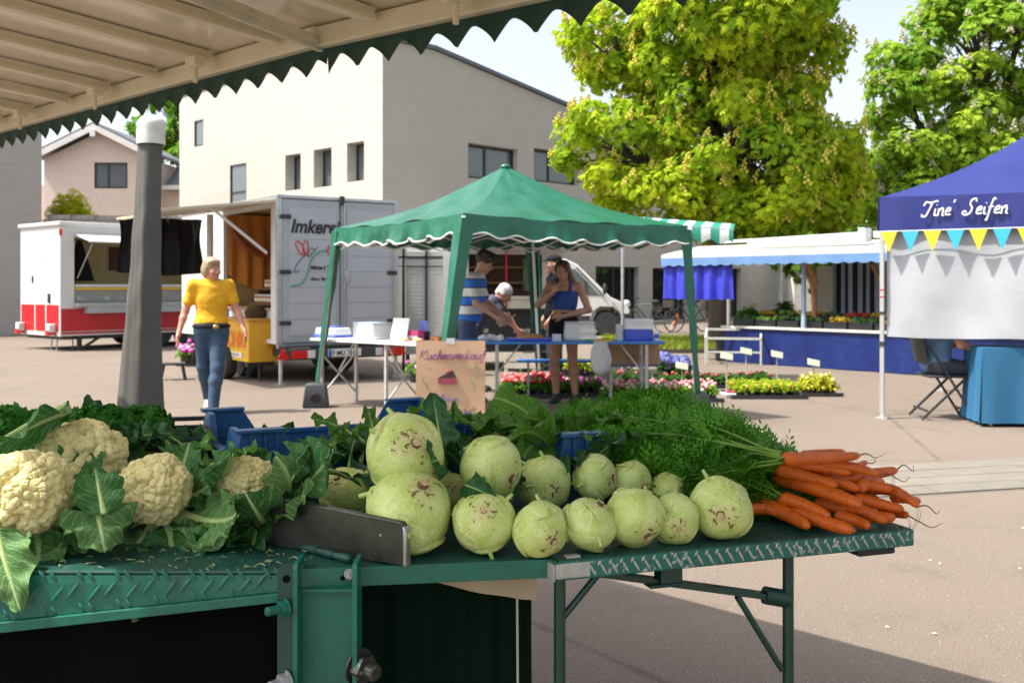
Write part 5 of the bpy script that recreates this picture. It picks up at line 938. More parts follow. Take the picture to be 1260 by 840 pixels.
for x in (.1, 1.4):
    for y in (.08, .52): MB().bar((x, y, 0), (x, y, .76), .03).build('leg', ALU, tt)
fcx, fcy = 4.50, 10.42; fc = thing('folding_chair', 'black folding chair with crossed legs standing under the blue tent', 'chair', (fcx, fcy, 0), R(86)); mb = MB()
mb.box((0, 0, .45), (.42, .40, .025)); mb.build('seat', BLKP, fc, .008); mb = MB(); mb.sheet(np.array([[(x, .21 + .06 * z + .02 * math.cos(x * 6), .58 + .30 * z) for z in np.linspace(0, 1, 5)] for x in np.linspace(-.2, .2, 8)]), .015); mb.build('backrest', BLKP, fc)
for x in (-.22, .22): mb = MB(); mb.bar((x, .28, .90), (x, -.26, .012), .028, .02); mb.build('leg', BLKP, fc); mb = MB(); mb.bar((x * .93, -.17, .44), (x * .93, .27, .012), .028, .02); mb.build('leg', BLKP, fc)
mb = MB(); mb.bar((-.22, -.2, .1), (.22, -.2, .1), .02); mb.bar((-.2, .22, .1), (.2, .22, .1), .02); mb.build('crossbar', BLKP, fc)
# ------------------------------------------------------------ people
def skin(name, c): return M(name, c, tuple(x * .82 for x in c), 8, .5, bmp=.05)
SK1 = skin('skin_tan', (.47, .24, .155)); SK2 = skin('skin_fair', (.55, .31, .22)); SK3 = skin('skin_ruddy', (.50, .23, .155))
EYE_M = M('eye', (.02, .015, .012), None, 5, .2); EYW = M('eye_white', (.7, .68, .65), None, 5, .3); LIP = M('lips', (.42, .12, .10))
V3 = lambda *a: np.array(a, float)
def hand_prims(w_, d, palm, s, curl=.5, sc=1.0):
    """palm and five fingers; d along the hand, palm = direction the palm faces, s = +1 when the thumb lies towards cross(d, palm)"""
    d = d / np.linalg.norm(d); palm = palm - d * (palm @ d); palm /= np.linalg.norm(palm); t = np.cross(d, palm) * s; out = []
    Rm = np.stack([t, palm, d], 1); c = w_ + d * .048 * sc; out.append(('e', c, (.041 * sc, .017 * sc, .05 * sc), Rm, .012)); out.append(('c', w_ - d * .02, w_ + d * .03, .026 * sc, .026 * sc, .015))
    for i, (o_, ln) in enumerate(((.029, .068), (.010, .078), (-.010, .072), (-.028, .056))):
        b = w_ + d * (.085 - .004 * i) * sc + t * o_ * sc; a1 = curl * (.55 + .1 * i); d1 = d * math.cos(a1) + palm * math.sin(a1); d2 = d * math.cos(a1 * 2.3) + palm * math.sin(a1 * 2.3); m_ = b + d1 * ln * .52 * sc
        out.append(('c', b - d * .012, m_, .0100 * sc, .0092 * sc, .004)); out.append(('c', m_, m_ + d2 * ln * .48 * sc, .0092 * sc, .0075 * sc, .003))
    b = w_ + d * .025 * sc + t * .030 * sc; m_ = b + (d * .75 + t * .62 + palm * .25) * .038 * sc; out.append(('c', b, m_, .0145 * sc, .0115 * sc, .008)); out.append(('c', m_, m_ + (d * .9 + t * .2 + palm * .3) * .032 * sc, .0112 * sc, .0088 * sc, .003)); return out
def head_prims(c, Rm, sc=1.0):
    L = lambda x, y, z: c + Rm @ (V3(x, y, z) * sc); e = lambda p, r, k=.02: ('e', L(*p), tuple(np.array(r) * sc), Rm, k)
    return [e((0, .012, .025), (.076, .094, .088)), e((0, -.022, -.035), (.062, .072, .085), .025), e((0, -.055, -.088), (.034, .032, .026), .03), ('c', L(0, -.086, .012), L(0, -.112, -.028), .0085 * sc, .0135 * sc, .010), e((-.012, -.100, -.032), (.010, .010, .008), .006), e((.012, -.100, -.032), (.010, .010, .008), .006),
            e((-.03, -.076, .030), (.026, .014, .009), .014), e((.03, -.076, .030), (.026, .014, .009), .014), e((-.077, .012, -.005), (.012, .022, .032), .008), e((.077, .012, -.005), (.012, .022, .032), .008), e((-.036, -.070, -.025), (.024, .02, .022), .02), e((.036, -.070, -.025), (.024, .02, .022), .02), e((0, -.088, -.063), (.024, .013, .012), .012)]
def person(label, loc, rz, J, sk, build=1.0, clothes=None, hairf=None, hand_curl=.45, shoes=None, vox=.0095, fem=0):
    t = thing('person', label, 'person', loc, rz); J = {k: (np.array(v, float) if k != 'hr' else v) for k, v in J.items()}; hr = J.get('hr'); hr = np.eye(3) if hr is None else hr
    pel, neck = J['pel'], J['neck']; up = neck - pel; up /= np.linalg.norm(up); sx = J['shR'] - J['shL']; lat = sx / np.linalg.norm(sx); fwd = np.cross(lat, up); fwd /= np.linalg.norm(fwd); lat = np.cross(up, fwd); Rt = np.stack([lat, -fwd, up], 1)      # columns: lateral, back, up
    hl = J['hipR'] - J['hipL']; bw = build; tor = []; ln = np.linalg.norm(neck - pel); at = lambda f, b=0: pel + up * ln * f - fwd * b
    tor += [('e', at(.68, .0), (.158 * bw, .105 * bw, .175), Rt, .05), ('e', at(.36, -.012), (.135 * bw, .100 * bw, .15), Rt, .06), ('e', at(.06, .01), (.160 * bw, .112 * bw, .125), Rt, .05), ('c', at(.84) - lat * .02, J['shR'], .062 * bw, .052 * bw, .05), ('c', at(.84) + lat * .02, J['shL'], .062 * bw, .052 * bw, .05), ('c', at(.9, .01), at(1.0, .005), .075, .06, .04)]
    if fem: tor += [('e', at(.66) + fwd * .085 * bw + lat * s * .068, (.068, .060, .066), Rt, .035) for s in (-1, 1)]
    arm = {}; leg = {}; foot = {}; pr = list(tor); pr.append(('c', neck - up * .03, J['head'] + hr @ V3(0, .02, -.06), .054, .05, .03)); pr += head_prims(J['head'], hr)
    for s in 'RL':
        sh_, el, wr = J['sh' + s], J['el' + s], J['wr' + s]; fo = wr - el; arm[s] = [('c', sh_, el, .050 * bw, .040, .03), ('c', el, el + fo * .35, .040, .039, .02), ('c', el + fo * .35, wr, .039, .025, .02)]; pr += arm[s]
        hd = J.get('hd' + s); hd = fo / np.linalg.norm(fo) if hd is None else hd; pm = J.get('pm' + s); pm = (lat * (1 if s == 'R' else -1) * -1 if False else (-lat if s == 'R' else lat)) if pm is None else pm; pr += hand_prims(wr + hd * .01, hd, pm, -1 if s == 'R' else 1, hand_curl)
        hp_, kn, an_ = J['hip' + s], J['kn' + s], J['an' + s]; sh2 = an_ - kn; toe = J['toe' + s]; leg[s] = [('c', hp_, kn, .087 * (bw * .5 + .5), .056, .04), ('c', kn, kn + sh2 * .32, .054, .056, .03), ('c', kn + sh2 * .32, an_, .056, .036, .03)]; pr += leg[s]
        fd = toe - an_; fd[2] = 0; fd /= np.linalg.norm(fd); hz_ = V3(an_[0], an_[1], an_[2] - .045); foot[s] = [('c', an_, hz_ - fd * .03, .038, .036, .02), ('c', hz_ - fd * .035, V3(*(toe - fd * .05)[:2], toe[2] + .022), .036, .034, .02), ('e', toe - fd * .05 + V3(0, 0, .02), (.043, .06, .026), np.stack([np.cross(fd, V3(0, 0, 1)), fd, V3(0, 0, 1)], 1), .02)]; pr += foot[s]
    V, F = sdf_mesh(pr, vox * .9, .02); mb = MB(); mb.add(V, F); link('body', mb.mesh('body', sk, ang=180), t)
    inf = lambda q, a: ('c', q[1], q[2], q[3] + a, q[4] + a, *(q[5:])) if q[0] == 'c' else ('e', q[1], tuple(np.array(q[2]) + a), *q[3:])
    ctx = dict(t=t, tor=tor, arm=arm, leg=leg, foot=foot, inf=inf, at=at, lat=lat, fwd=fwd, up=up, J=J, hr=hr, Rt=Rt)
    hd_ = J['head']; L = lambda x, y, z: hd_ + hr @ V3(x, y, z)
    for s in (-1, 1): o = MB().ball(L(s * .031, -.079, .010), (.0125, .009, .008), 10, 6, hr).build('eye', EYW, t); MB().ball(L(s * .031, -.0845, .010), (.006, .005, .006), 8, 5, hr).build('iris', EYE_M, o)
    MB().ball(L(0, -.099, -.062), (.022, .006, .006), 10, 5, hr).build('lips', LIP, t)
    if clothes: clothes(ctx)
    if hairf: hairf(ctx)
    if shoes:
        pr = [inf(q, .009) for s in 'RL' for q in foot[s]]; V, F = sdf_mesh(pr, .008, .012, cuts=[((0, 0, -1), .004)]); MB().add(V, F); mb = MB(); mb.add(V, F); link('shoes', mb.mesh('shoes', shoes, ang=180), t)
    return t
def shirt(ctx, name, mt, a=.016, sleeve=.55, hem=-.12, neckcut=.99, drop=.0, strap=False, nk=True):
    c = ctx; pr = [c['inf'](q, a) for q in c['tor']]
    if sleeve > 0:
        for s in 'RL': sh_, el = c['J']['sh' + s], c['J']['el' + s]; e = sh_ + (el - sh_) * sleeve; pr.append(('c', sh_, e, .062, .060, .03))
    ln = np.linalg.norm(c['J']['neck'] - c['J']['pel']); pel = c['J']['pel']; up = c['up']; cuts = [(up, pel @ up + ln * neckcut), (-up, -(pel @ up + hem))]
    nb = c['J']['neck']; V, F = sdf_mesh(pr, .010, .03, cuts=cuts, sub=[('e', nb + up * .045 + c['fwd'] * .02, (.078, .078, .075))] if nk else ()); mb = MB()
    V = V + (.007 * tri_noise(V * (9, 9, 14), 3, 1.5)[:, None] + .004 * np.abs(tri_noise(V * (30, 30, 40), 7, 1.0, 2))[:, None]) * np.sign(V - pel) * (1, 1, 0); mb.add(V, F); return link(name, mb.mesh(name, mt, ang=50), c['t'])
def trousers(ctx, name, mt, a=.014, to=1.0, waist=.2, short=None):
    c = ctx; pr = [c['inf'](q, a) for q in c['tor'][2:3]]; cuts = [(c['up'], c['J']['pel'] @ c['up'] + waist * .5)]
    for s in 'RL':
        L_ = c['leg'][s]
        if short: h, k = L_[0][1], L_[0][2]; pr.append(('c', h, h + (k - h) * short, .105, .098, .04))
        else: pr += [c['inf'](q, a + .004) for q in L_[:2]]; pr.append(('c', L_[2][1], L_[2][2] + np.array((0, 0, -.02)), .068, .058, .03))
    V, F = sdf_mesh(pr, .010, .02, cuts=cuts); V = V + .005 * tri_noise(V * 12, 5, 1.3)[:, None] * (1, 1, 0); mb = MB(); mb.add(V, F); return link(name, mb.mesh(name, mt, ang=60), c['t'])
def hair(ctx, name, mt, prims, sub=True, cuts=(), face=(.064, .09, .105), fo=(0, -.075, -.045)):
    c = ctx['J']['head']; hr = ctx['hr']; L = lambda p: c + hr @ V3(*p); pr = []
    for q in prims: pr.append(('e', L(q[1]), q[2], hr, .02) if q[0] == 'e' else ('c', L(q[1]), L(q[2]), q[3], q[4], .02))
    V, F = sdf_mesh(pr, .008, .02, sub=[('e', L(fo), face, hr)] if sub else (), cuts=cuts); V = V + .0065 * tri_noise(V * (60, 60, 22), 9, 1.0, 3)[:, None] * np.array((1, 1, .3)); mb = MB(); mb.add(V, F); return link(name, mb.mesh(name, mt, ang=180), ctx['t'])
def hairm(name, a, b): return M(name, a, b, 30, .5, stretch=(1, 1, .12), bmp=.6, bscale=120)
base = dict(pel=(0, 0, .93), neck=(0, .01, 1.42), head=(0, -.02, 1.575), shR=(-.175, .01, 1.385), shL=(.175, .01, 1.385), elR=(-.245, .03, 1.12), elL=(.245, .03, 1.12), wrR=(-.265, -.04, .89), wrL=(.265, -.04, .89), hipR=(-.085, 0, .89), hipL=(.085, 0, .89), knR=(-.10, -.01, .49), knL=(.10, -.01, .49), anR=(-.10, .02, .085), anL=(.10, .02, .085), toeR=(-.12, -.17, .0), toeL=(.12, -.17, .0))
def pose(**k): d = dict(base); d.update(k); return d
YSH = M('yellow_shirt', (.72, .38, .008), (.62, .31, .006), 4, .8, bmp=.6, bscale=14, bd=.015); JEAN = M('jeans', (.042, .085, .15), (.024, .052, .10), 7, .85, bmp=.4, bscale=30)
def cl1(c):
    s = shirt(c, 'polo_shirt', YSH, .022, .62, .045, 1.12); mb = MB(); n = c['J']['neck']; mb.tube([tuple(n + V3(.078 * math.sin(a), .075 * -math.cos(a) * 1.0 + .0, .005 - .05 * max(0, math.cos(a)))) for a in np.linspace(.35, 5.93, 20)], .017, 7); mb.build('collar', YSH, s)
    tr = trousers(c, 'trousers', JEAN, .014, 1, .1); p = c['J']['pel']; a = np.linspace(0, 2 * PI, 30); mb = MB(); mb.tube([(p[0] + .183 * math.cos(x), p[1] + .132 * math.sin(x), p[2] + .015) for x in a], .020, 7, cap=False); mb.build('belt', BLKT, tr); mb = MB(); mb.ball((.05, -.145, p[2] + .012), (.035, .018, .026)); mb.build('buckle', M('brass', (.45, .30, .12), None, 9, .35, metal=.6), tr)
def h1(c): hair(c, 'hair', hairm('hair_ash', (.36, .26, .17), (.25, .17, .11)), [('e', (0, .022, .042), (.090, .108, .092)), ('e', (0, .07, -.03), (.080, .055, .08)), ('e', (.06, .02, .0), (.034, .06, .06)), ('e', (-.065, .03, -.01), (.03, .06, .07)), ('e', (-.02, -.05, .085), (.07, .05, .035))])
wx, wy, _ = G(260, 508)
person('woman in a yellow polo shirt and blue jeans walking across the plaza', (wx, wy, 0), R(16), pose(hr=rotm(R(8), 0, R(38)), head=(.01, -.035, 1.565), elR=(-.27, .03, 1.11), wrR=(-.33, -.06, .885), elL=(.26, -.0, 1.13), wrL=(.335, -.12, .925), knR=(-.075, .07, .50), anR=(-.035, .30, .17), toeR=(-.035, .15, .03), knL=(.06, -.13, .50), anL=(.02, -.19, .085), toeL=(.035, -.38, 0)), SK3, 1.0, cl1, h1, .5, M('sneaker', (.60, .56, .52), (.5, .3, .26), 9, .6), fem=1)
NAVY = M('blue_top', (.012, .06, .26), (.010, .05, .22), 6, .75, bmp=.3, bscale=25)
def cl2(c):
    s = shirt(c, 'tank_top', NAVY, .010, 0, .17, .80, nk=False); mb = MB()
    for sg_ in (-1, 1): p = c['at'](.80) + c['fwd'] * .115 + c['lat'] * sg_ * .092; q = (c['J']['neck'] + c['J']['sh' + 'LR'[sg_ > 0]]) / 2 + c['up'] * .030; r_ = c['at'](.8) - c['fwd'] * .095 + c['lat'] * sg_ * .085; mb.tube(catmull([p - c['up'] * .05, p + c['fwd'] * .004, q + c['up'] * .028, r_, r_ - c['up'] * .05]), .019, 6)
    mb.build('strap', NAVY, s); trousers(c, 'shorts', BLKT, .016, 1, .42, .30)
def h2(c): hair(c, 'hair', hairm('hair_brown', (.075, .035, .016), (.12, .06, .025)), [('e', (0, .020, .040), (.088, .106, .088)), ('c', (.065, .03, .0), (.105, .01, -.22), .034, .042), ('c', (.105, .01, -.22), (.13, .0, -.33), .042, .02), ('c', (-.06, .05, -.02), (-.06, .085, -.24), .035, .035), ('c', (0, .08, -.02), (.03, .10, -.28), .05, .04), ('e', (.072, -.02, .03), (.022, .05, .06)), ('e', (-.072, -.01, .02), (.022, .05, .06))])
person('girl in a blue tank top and black shorts with one hand raised to her chin', (.62, 11.82, 0), R(-14), pose(hr=rotm(R(10), R(-4), R(-6)), head=(-.01, -.035, 1.565), elR=(-.30, -.08, 1.16), wrR=(-.10, -.20, 1.30), hdR=V3(.35, -.15, .9), pmR=V3(.3, .9, 0), elL=(.29, .02, 1.10), wrL=(.03, -.19, 1.03), hdL=V3(-.95, -.2, .05), pmL=V3(0, .9, -.2), knR=(-.115, -.02, .50), knL=(.105, -.02, .50), anR=(-.10, .02, .085), anL=(.13, .02, .085)), SK1, .98, cl2, h2, .9, M('black_shoe', (.02, .02, .022)), fem=1)
STS = mat_shirt('striped_shirt')
def cl3(c): shirt(c, 'striped_shirt', STS, .024, .75, -.10, 1.12); trousers(c, 'shorts', M('blue_shorts', (.05, .08, .16)), .016, 1, .15, .85)
def h3(c): hair(c, 'hair', hairm('hair_dark', (.022, .015, .011), (.04, .028, .02)), [('e', (0, .022, .050), (.094, .110, .096))] + [('e', (.08 * math.sin(i * 2.1), -.015 + .085 * math.cos(i * 1.7), .112 - .016 * (i % 4)), (.040, .040, .036)) for i in range(13)] + [('e', (.075 * math.cos(i * 1.3), .05 * math.sin(i * 2.2) - .03, .125), (.030, .032, .028)) for i in range(6)])
person('boy in a blue and white striped shirt serving behind the cake table', (-.50, 11.85, 0), R(80), pose(pel=(0, .02, .99), neck=(0, -.09, 1.50), head=(0, -.175, 1.655), hr=rotm(R(26), 0, R(-4)), shR=(-.19, -.06, 1.465), shL=(.19, -.06, 1.465), elR=(-.26, -.13, 1.18), elL=(.26, -.14, 1.19), wrR=(-.23, -.36, 1.02), wrL=(.2, -.38, 1.02), hipR=(-.09, .02, .94), hipL=(.09, .02, .94), knR=(-.1, 0, .51), knL=(.1, 0, .51)), SK2, 1.08, cl3, h3, .7, M('black_shoe', (.02, .02, .022)))
BT_ = M('navy_tee', (.055, .055, .09), (.04, .04, .068), 7, .8)
def cl4(c): shirt(c, 'tee_shirt', BT_, .02, .6, -.08, 1.12); trousers(c, 'trousers', M('dark_trousers', (.03, .035, .05)), .016)
def h4(c): hair(c, 'hair', hairm('hair_white', (.58, .56, .53), (.46, .44, .42)), [('e', (0, .025, .040), (.088, .104, .086)), ('e', (0, .07, -.02), (.08, .05, .07)), ('e', (.07, .01, 0), (.02, .04, .04)), ('e', (-.07, .01, 0), (.02, .04, .04))])
person('white haired man in a dark tee shirt bending over the flower trays', (-.40, 13.1, 0), R(82), pose(pel=(0, .10, .90), neck=(0, -.20, 1.20), head=(0, -.31, 1.285), hr=rotm(R(42)), shR=(-.175, -.17, 1.18), shL=(.175, -.17, 1.18), elR=(-.21, -.34, .98), elL=(.22, -.32, .97), wrR=(-.17, -.50, .82), wrL=(.18, -.46, .78), hipR=(-.085, .10, .87), hipL=(.085, .10, .87), knR=(-.10, .02, .48), knL=(.1, .04, .48), anR=(-.1, .10, .085), anL=(.1, .08, .085), toeR=(-.11, -.08, 0), toeL=(.11, -.1, 0)), SK3, 1.06, cl4, h4, .5, M('black_shoe', (.02, .02, .022)))
BLKS = M('black_shirt', (.007, .007, .009), (.004, .004, .006), 4, .9, spec=.1)
def cl5(c): shirt(c, 'tee_shirt', BLKS, .02, .6, -.10, 1.12); trousers(c, 'trousers', M('dark_trousers', (.03, .035, .05)), .016)
def h5(c):
    hair(c, 'hair', hairm('hair_dark', (.022, .015, .011), (.04, .028, .02)), [('e', (0, .03, .02), (.084, .09, .07)), ('e', (0, .07, -.02), (.074, .04, .06))]); hd_, hr = c['J']['head'], c['hr']; o = sdf_obj('cap', BLKT, c['t'], [('e', hd_ + hr @ V3(0, .012, .06), (.090, .108, .068), hr)], .008, .02, cuts=[(-(hr @ V3(0, 0, 1)), -((hd_ + hr @ V3(0, 0, .042)) @ (hr @ V3(0, 0, 1))))]); MB().ball(hd_ + hr @ V3(0, -.125, .048), (.068, .062, .008), 14, 6, hr).build('cap_peak', BLKT, o)
person('man in a black cap and black shirt standing behind the girl', (.56, 12.95, 0), R(-78), pose(pel=(0, 0, .98), neck=(0, .01, 1.50), head=(0, -.03, 1.665), hr=rotm(R(2), 0, R(-4)), shR=(-.19, .01, 1.465), shL=(.19, .01, 1.465), elR=(-.26, .04, 1.19), elL=(.26, .02, 1.19), wrR=(-.27, -.08, .96), wrL=(.27, -.12, .97), hipR=(-.09, 0, .94), hipL=(.09, 0, .94), knR=(-.1, -.01, .51), knL=(.1, -.01, .51)), SK2, 1.08, cl5, h5, .5, M('black_shoe', (.02, .02, .022)))
GSH = M('slate_shirt', (.10, .19, .31), (.075, .15, .25), 5, .8)
def cl6(c): shirt(c, 'tee_shirt', GSH, .024, .6, -.12, 1.12); trousers(c, 'trousers', M('dark_trousers', (.03, .035, .05)), .016)
person('seated person in a slate blue shirt half hidden behind the hanging sheet', (fcx, fcy, 0), R(86), pose(pel=(0, .08, .56), neck=(0, -.02, 1.06), head=(0, -.08, 1.215), hr=rotm(R(15)), shR=(-.185, 0, 1.03), shL=(.185, 0, 1.03), elR=(-.25, -.10, .78), elL=(.25, -.10, .78), wrR=(-.14, -.34, .74), wrL=(.12, -.35, .74), hipR=(-.09, .06, .54), hipL=(.09, .06, .54), knR=(-.12, -.36, .53), knL=(.12, -.36, .53), anR=(-.12, -.34, .085), anL=(.12, -.30, .085), toeR=(-.13, -.54, 0), toeL=(.13, -.50, 0)), SK3, 1.12, cl6, h4, .6, M('black_shoe', (.02, .02, .022)))

# ------------------------------------------------------------ flower market: trays, pots, price tags
POT = M('pot_black', (.03, .03, .032)); ptm = {}
def plant_proto(kind):
    if kind in ptm: return ptm[kind]
    spec = {'begonia': ((.05, .20, .02), (.2, .4, .04), 60, .055, .10, (.72, .03, .02), (.70, .20, .22), 9), 'pink': ((.12, .30, .02), (.32, .52, .05), 70, .05, .09, (.72, .25, .30), (.75, .55, .48), 6), 'lime': ((.22, .36, .015), (.42, .50, .03), 110, .05, .10, (.6, .35, .03), (.5, .4, .04), 1), 'yellow': ((.40, .42, .02), (.60, .58, .06), 90, .055, .14, (.65, .55, .1), (.7, .6, .2), 2),
            'dark': ((.03, .12, .015), (.08, .2, .03), 80, .05, .12, (.35, .05, .05), (.3, .04, .2), 1), 'blue': ((.04, .14, .02), (.10, .22, .04), 50, .07, .16, (.08, .10, .30), (.14, .15, .38), 8), 'mixed': ((.06, .2, .02), (.2, .4, .04), 60, .055, .12, (.55, .08, .40), (.72, .45, .55), 5), 'grassy': ((.08, .2, .02), (.25, .38, .04), 60, .09, .2, (.7, .5, .03), (.6, .4, .02), 3)}[kind]
    ca, cb, n, lf, h, f1, f2, nf = spec; rng = np.random.default_rng(hash(kind) % 999 if False else sum(map(ord, kind))); d = rng.normal(size=(n, 3)); d[:, 2] = np.abs(d[:, 2]); d /= np.linalg.norm(d, axis=1, keepdims=True)
    mb = MB(); leaf_cloud(mb, d * rng.uniform(.4, 1, n)[:, None] * (.10, .10, h) + (0, 0, .09), d + (0, 0, .5), lf, rng, np.clip(rng.normal(.5, .25, n), 0, 1), 2, .6); fol = mb.mesh('foliage', mat_tint(kind + '_leaf', ca, cb), smooth=False)
    mb = MB()
    for i in range(nf):
        e = rng.normal(size=3); e[2] = abs(e[2]) + .5; e[1] -= .3; e /= np.linalg.norm(e); mb.ball(e * (.09, .09, h) + (0, 0, .115), np.array((.027, .027, .022)) * (2.0 if kind == 'blue' else 1.0) * rng.uniform(.8, 1.2), 6, 4, mi=i % 2)
    blo = mb.mesh('blossom', [M(kind + '_petal', f1), M(kind + '_petal2', f2)]) if nf else None
    pot = MB().lathe([(.045, 0), (.058, .085), (.062, .088), (.062, .10), (.05, .10), (.05, .085)], 10).mesh('pot', POT); ptm[kind] = (pot, fol, blo); return ptm[kind]
def pot_plant(kind, label, group, loc, s=1.0):
    pot, fol, blo = plant_proto(kind); t = thing('potted_plant', label, 'plant', loc, random.uniform(0, 6), group); t.scale = (s, s, s * random.uniform(.9, 1.15)); link('pot', pot, t); link('foliage', fol, t)
    if blo: link('blossom', blo, t)
def tray_block(kind, label, group, px0, px1, py, rows, cols, rz=0, s=1.0, sp=.145, traylab=None, z=0):
    a, b = np.array(G(px0, py)), np.array(G(px1, py)); d = (b - a) / (np.linalg.norm(b - a) + 1e-9); n = np.array((-d[1], d[0], 0)); ln = np.linalg.norm(b - a); cols = cols or max(1, int(ln / sp)); c = (a + b) / 2 + n * (rows - 1) * sp / 2 + (0, 0, z)
    t = thing('plant_tray', traylab or ('flat black tray under the ' + group), 'tray', tuple(c)); t.rotation_euler = (0, 0, math.atan2(d[1], d[0])); w_, dp = ln / 2 + .07, rows * sp / 2 + .03; mb = MB(); mb.b2((-w_, -dp, .0), (w_, dp, .012)); mb.b2((-w_, -dp, .0125), (w_, -dp + .008, .05)); mb.b2((-w_, dp - .008, .0125), (w_, dp, .05)); mb.build('tray', BLKP, t, smooth=False)
    for r_ in range(rows):
        for q in range(cols): p = a + d * ln * ((q + .5) / cols) + n * r_ * sp; pot_plant(kind, label + ', ' + ('front', 'second', 'third', 'rear')[r_ if r_ < rows - 1 or rows == 1 else 3] + ' row ' + ORD[q] + ' from left', group, (p[0] + random.uniform(-.012, .012), p[1] + random.uniform(-.012, .012), .0125 + z), s)
tray_block('lime', 'bushy lime green plant right of the white tray', 'lime green bushy plants', 905, 985, 490, 4, 6, s=.95)
tray_block('yellow', 'yellow green leafy plant at the trays\' right end', 'yellow green leafy plants', 992, 1028, 487, 3, 3, s=1.0)
tray_block('pink', 'pale pink blossoming plant behind the right gazebo weight', 'pale pink blossoming plants', 800, 882, 494, 3, 6, s=1.0)
tray_block('dark', 'dark green low plant behind the pink blossoms', 'dark green low plants', 812, 950, 477, 2, 10, s=.9)
tray_block('pink', 'pink and white plant beside the blue table leg', 'pink and white plants by the table leg', 745, 800, 493, 2, 4, s=1.0)
tray_block('begonia', 'red begonia in the tray behind the cake sign', 'red begonias', 620, 690, 489, 3, 6, s=1.15)
tray_block('begonia', 'red begonia far back behind the blue bench', 'red begonias at the back', 640, 668, 462, 2, 3, s=1.1)
tray_block('mixed', 'magenta and white flower behind the girl\'s legs', 'magenta and white flowers', 692, 740, 487, 3, 4, s=1.0)
tray_block('dark', 'dark leafy plant below the white carrier bag', 'dark leafy plants below the bag', 735, 800, 476, 2, 5, s=1.0)
tray_block('blue', 'blue hydrangea plant behind the cardboard box', 'blue hydrangeas', 812, 848, 466, 2, 3, s=1.15)
tray_block('lime', 'pale green upright plant beyond the blue bench', 'pale green upright plants', 690, 735, 465, 2, 3, s=1.5)
tray_block('grassy', 'grassy plant with yellow tips behind the cake table', 'grassy plants behind the cake table', 506, 548, 452, 2, 3, s=1.7, z=.42, traylab='flat black tray under the grassy plants behind the cake table')
st = thing('plant_stand', 'dark plant stand behind the cake table carrying grassy plants', 'stand', (*G(527, 452)[:2], 0)); mb = MB(); mb.b2((-.4, -.1, .38), (.4, .3, .415)); mb.build('top', DWOOD, st)
for x in (-.36, .36):
    for y in (-.06, .26): MB().bar((x, y, 0), (x, y, .38), .03).build('leg', DWOOD, st)
tray_block('mixed', 'pink flowers in a planter behind the woman in yellow', 'pink flowers behind the woman', 224, 244, 450, 2, 2, s=1.9)
pot_plant('mixed', 'white and pink flower pot under the grassy plants, left of the cake sign', None, (*G(510, 470)[:2], 0), 1.4)
TAGM = M('tag_cream', (.40, .42, .33), (.34, .36, .28))
for px, top, bot, lab in ((894, 438, 482, 'cream price tag on a pole before the white tray'), (918, 432, 470, 'cream price tag on a pole, second from left over the dark plants'), (956, 436, 474, 'cream price tag on a pole above the lime green plants'), (1001, 446, 480, 'cream price tag on a pole above the yellow green plants'), (839, 450, 482, 'cream price tag on a pole beside the hydrangeas')):
    x, y, _ = G(px, bot + 6); h = zat(top, y); t = thing('price_tag', lab, 'price tag', (x, y, 0), 0); MB().bar((0, 0, 0), (0, 0, h), .028, .012).build('pole', TAGM, t); MB().box((0, -.01, h), (.16, .012, .10), rotm(R(-35), R(12))).build('card', TAGM, t, .02); mb = MB(); mb.box((0, -.0185, h - .006), (.09, .002, .02), rotm(R(-35), R(12))); mb.build('print', M('tag_ink', (.2, .22, .15)), t)
t = thing('white_tray', 'white tray with small magenta plants in front of the flower trays', 'tray', (*G(908, 488)[:2], 0), .05); tapered(MB(), .36, .24, .05, 0, 1.1).build('tray', TRIM, t, .008); mb = MB()
for i in range(12): mb.ball((-.13 + .05 * (i % 6), -.04 + .08 * (i // 6), .06), (.03, .03, .02), 7, 4)
mb.build('plants', M('magenta', (.45, .02, .12), (.3, .02, .08), 30), t)
t = thing('white_crate', 'cream crate standing among the flowers below the blue table', 'crate', (*G(640, 470)[:2], 0)); mb = MB()
for x in (-.2, .2): mb.b2((x - .03, -.02, 0), (x + .03, .02, .42))
for z in (.1, .24, .38): mb.b2((-.22, -.03, z - .04), (.22, -.021, z + .04))
mb.b2((-.22, -.019, .0), (.22, .3, .02)); mb.build('slats', M('cream', (.62, .58, .48)), t, smooth=False)
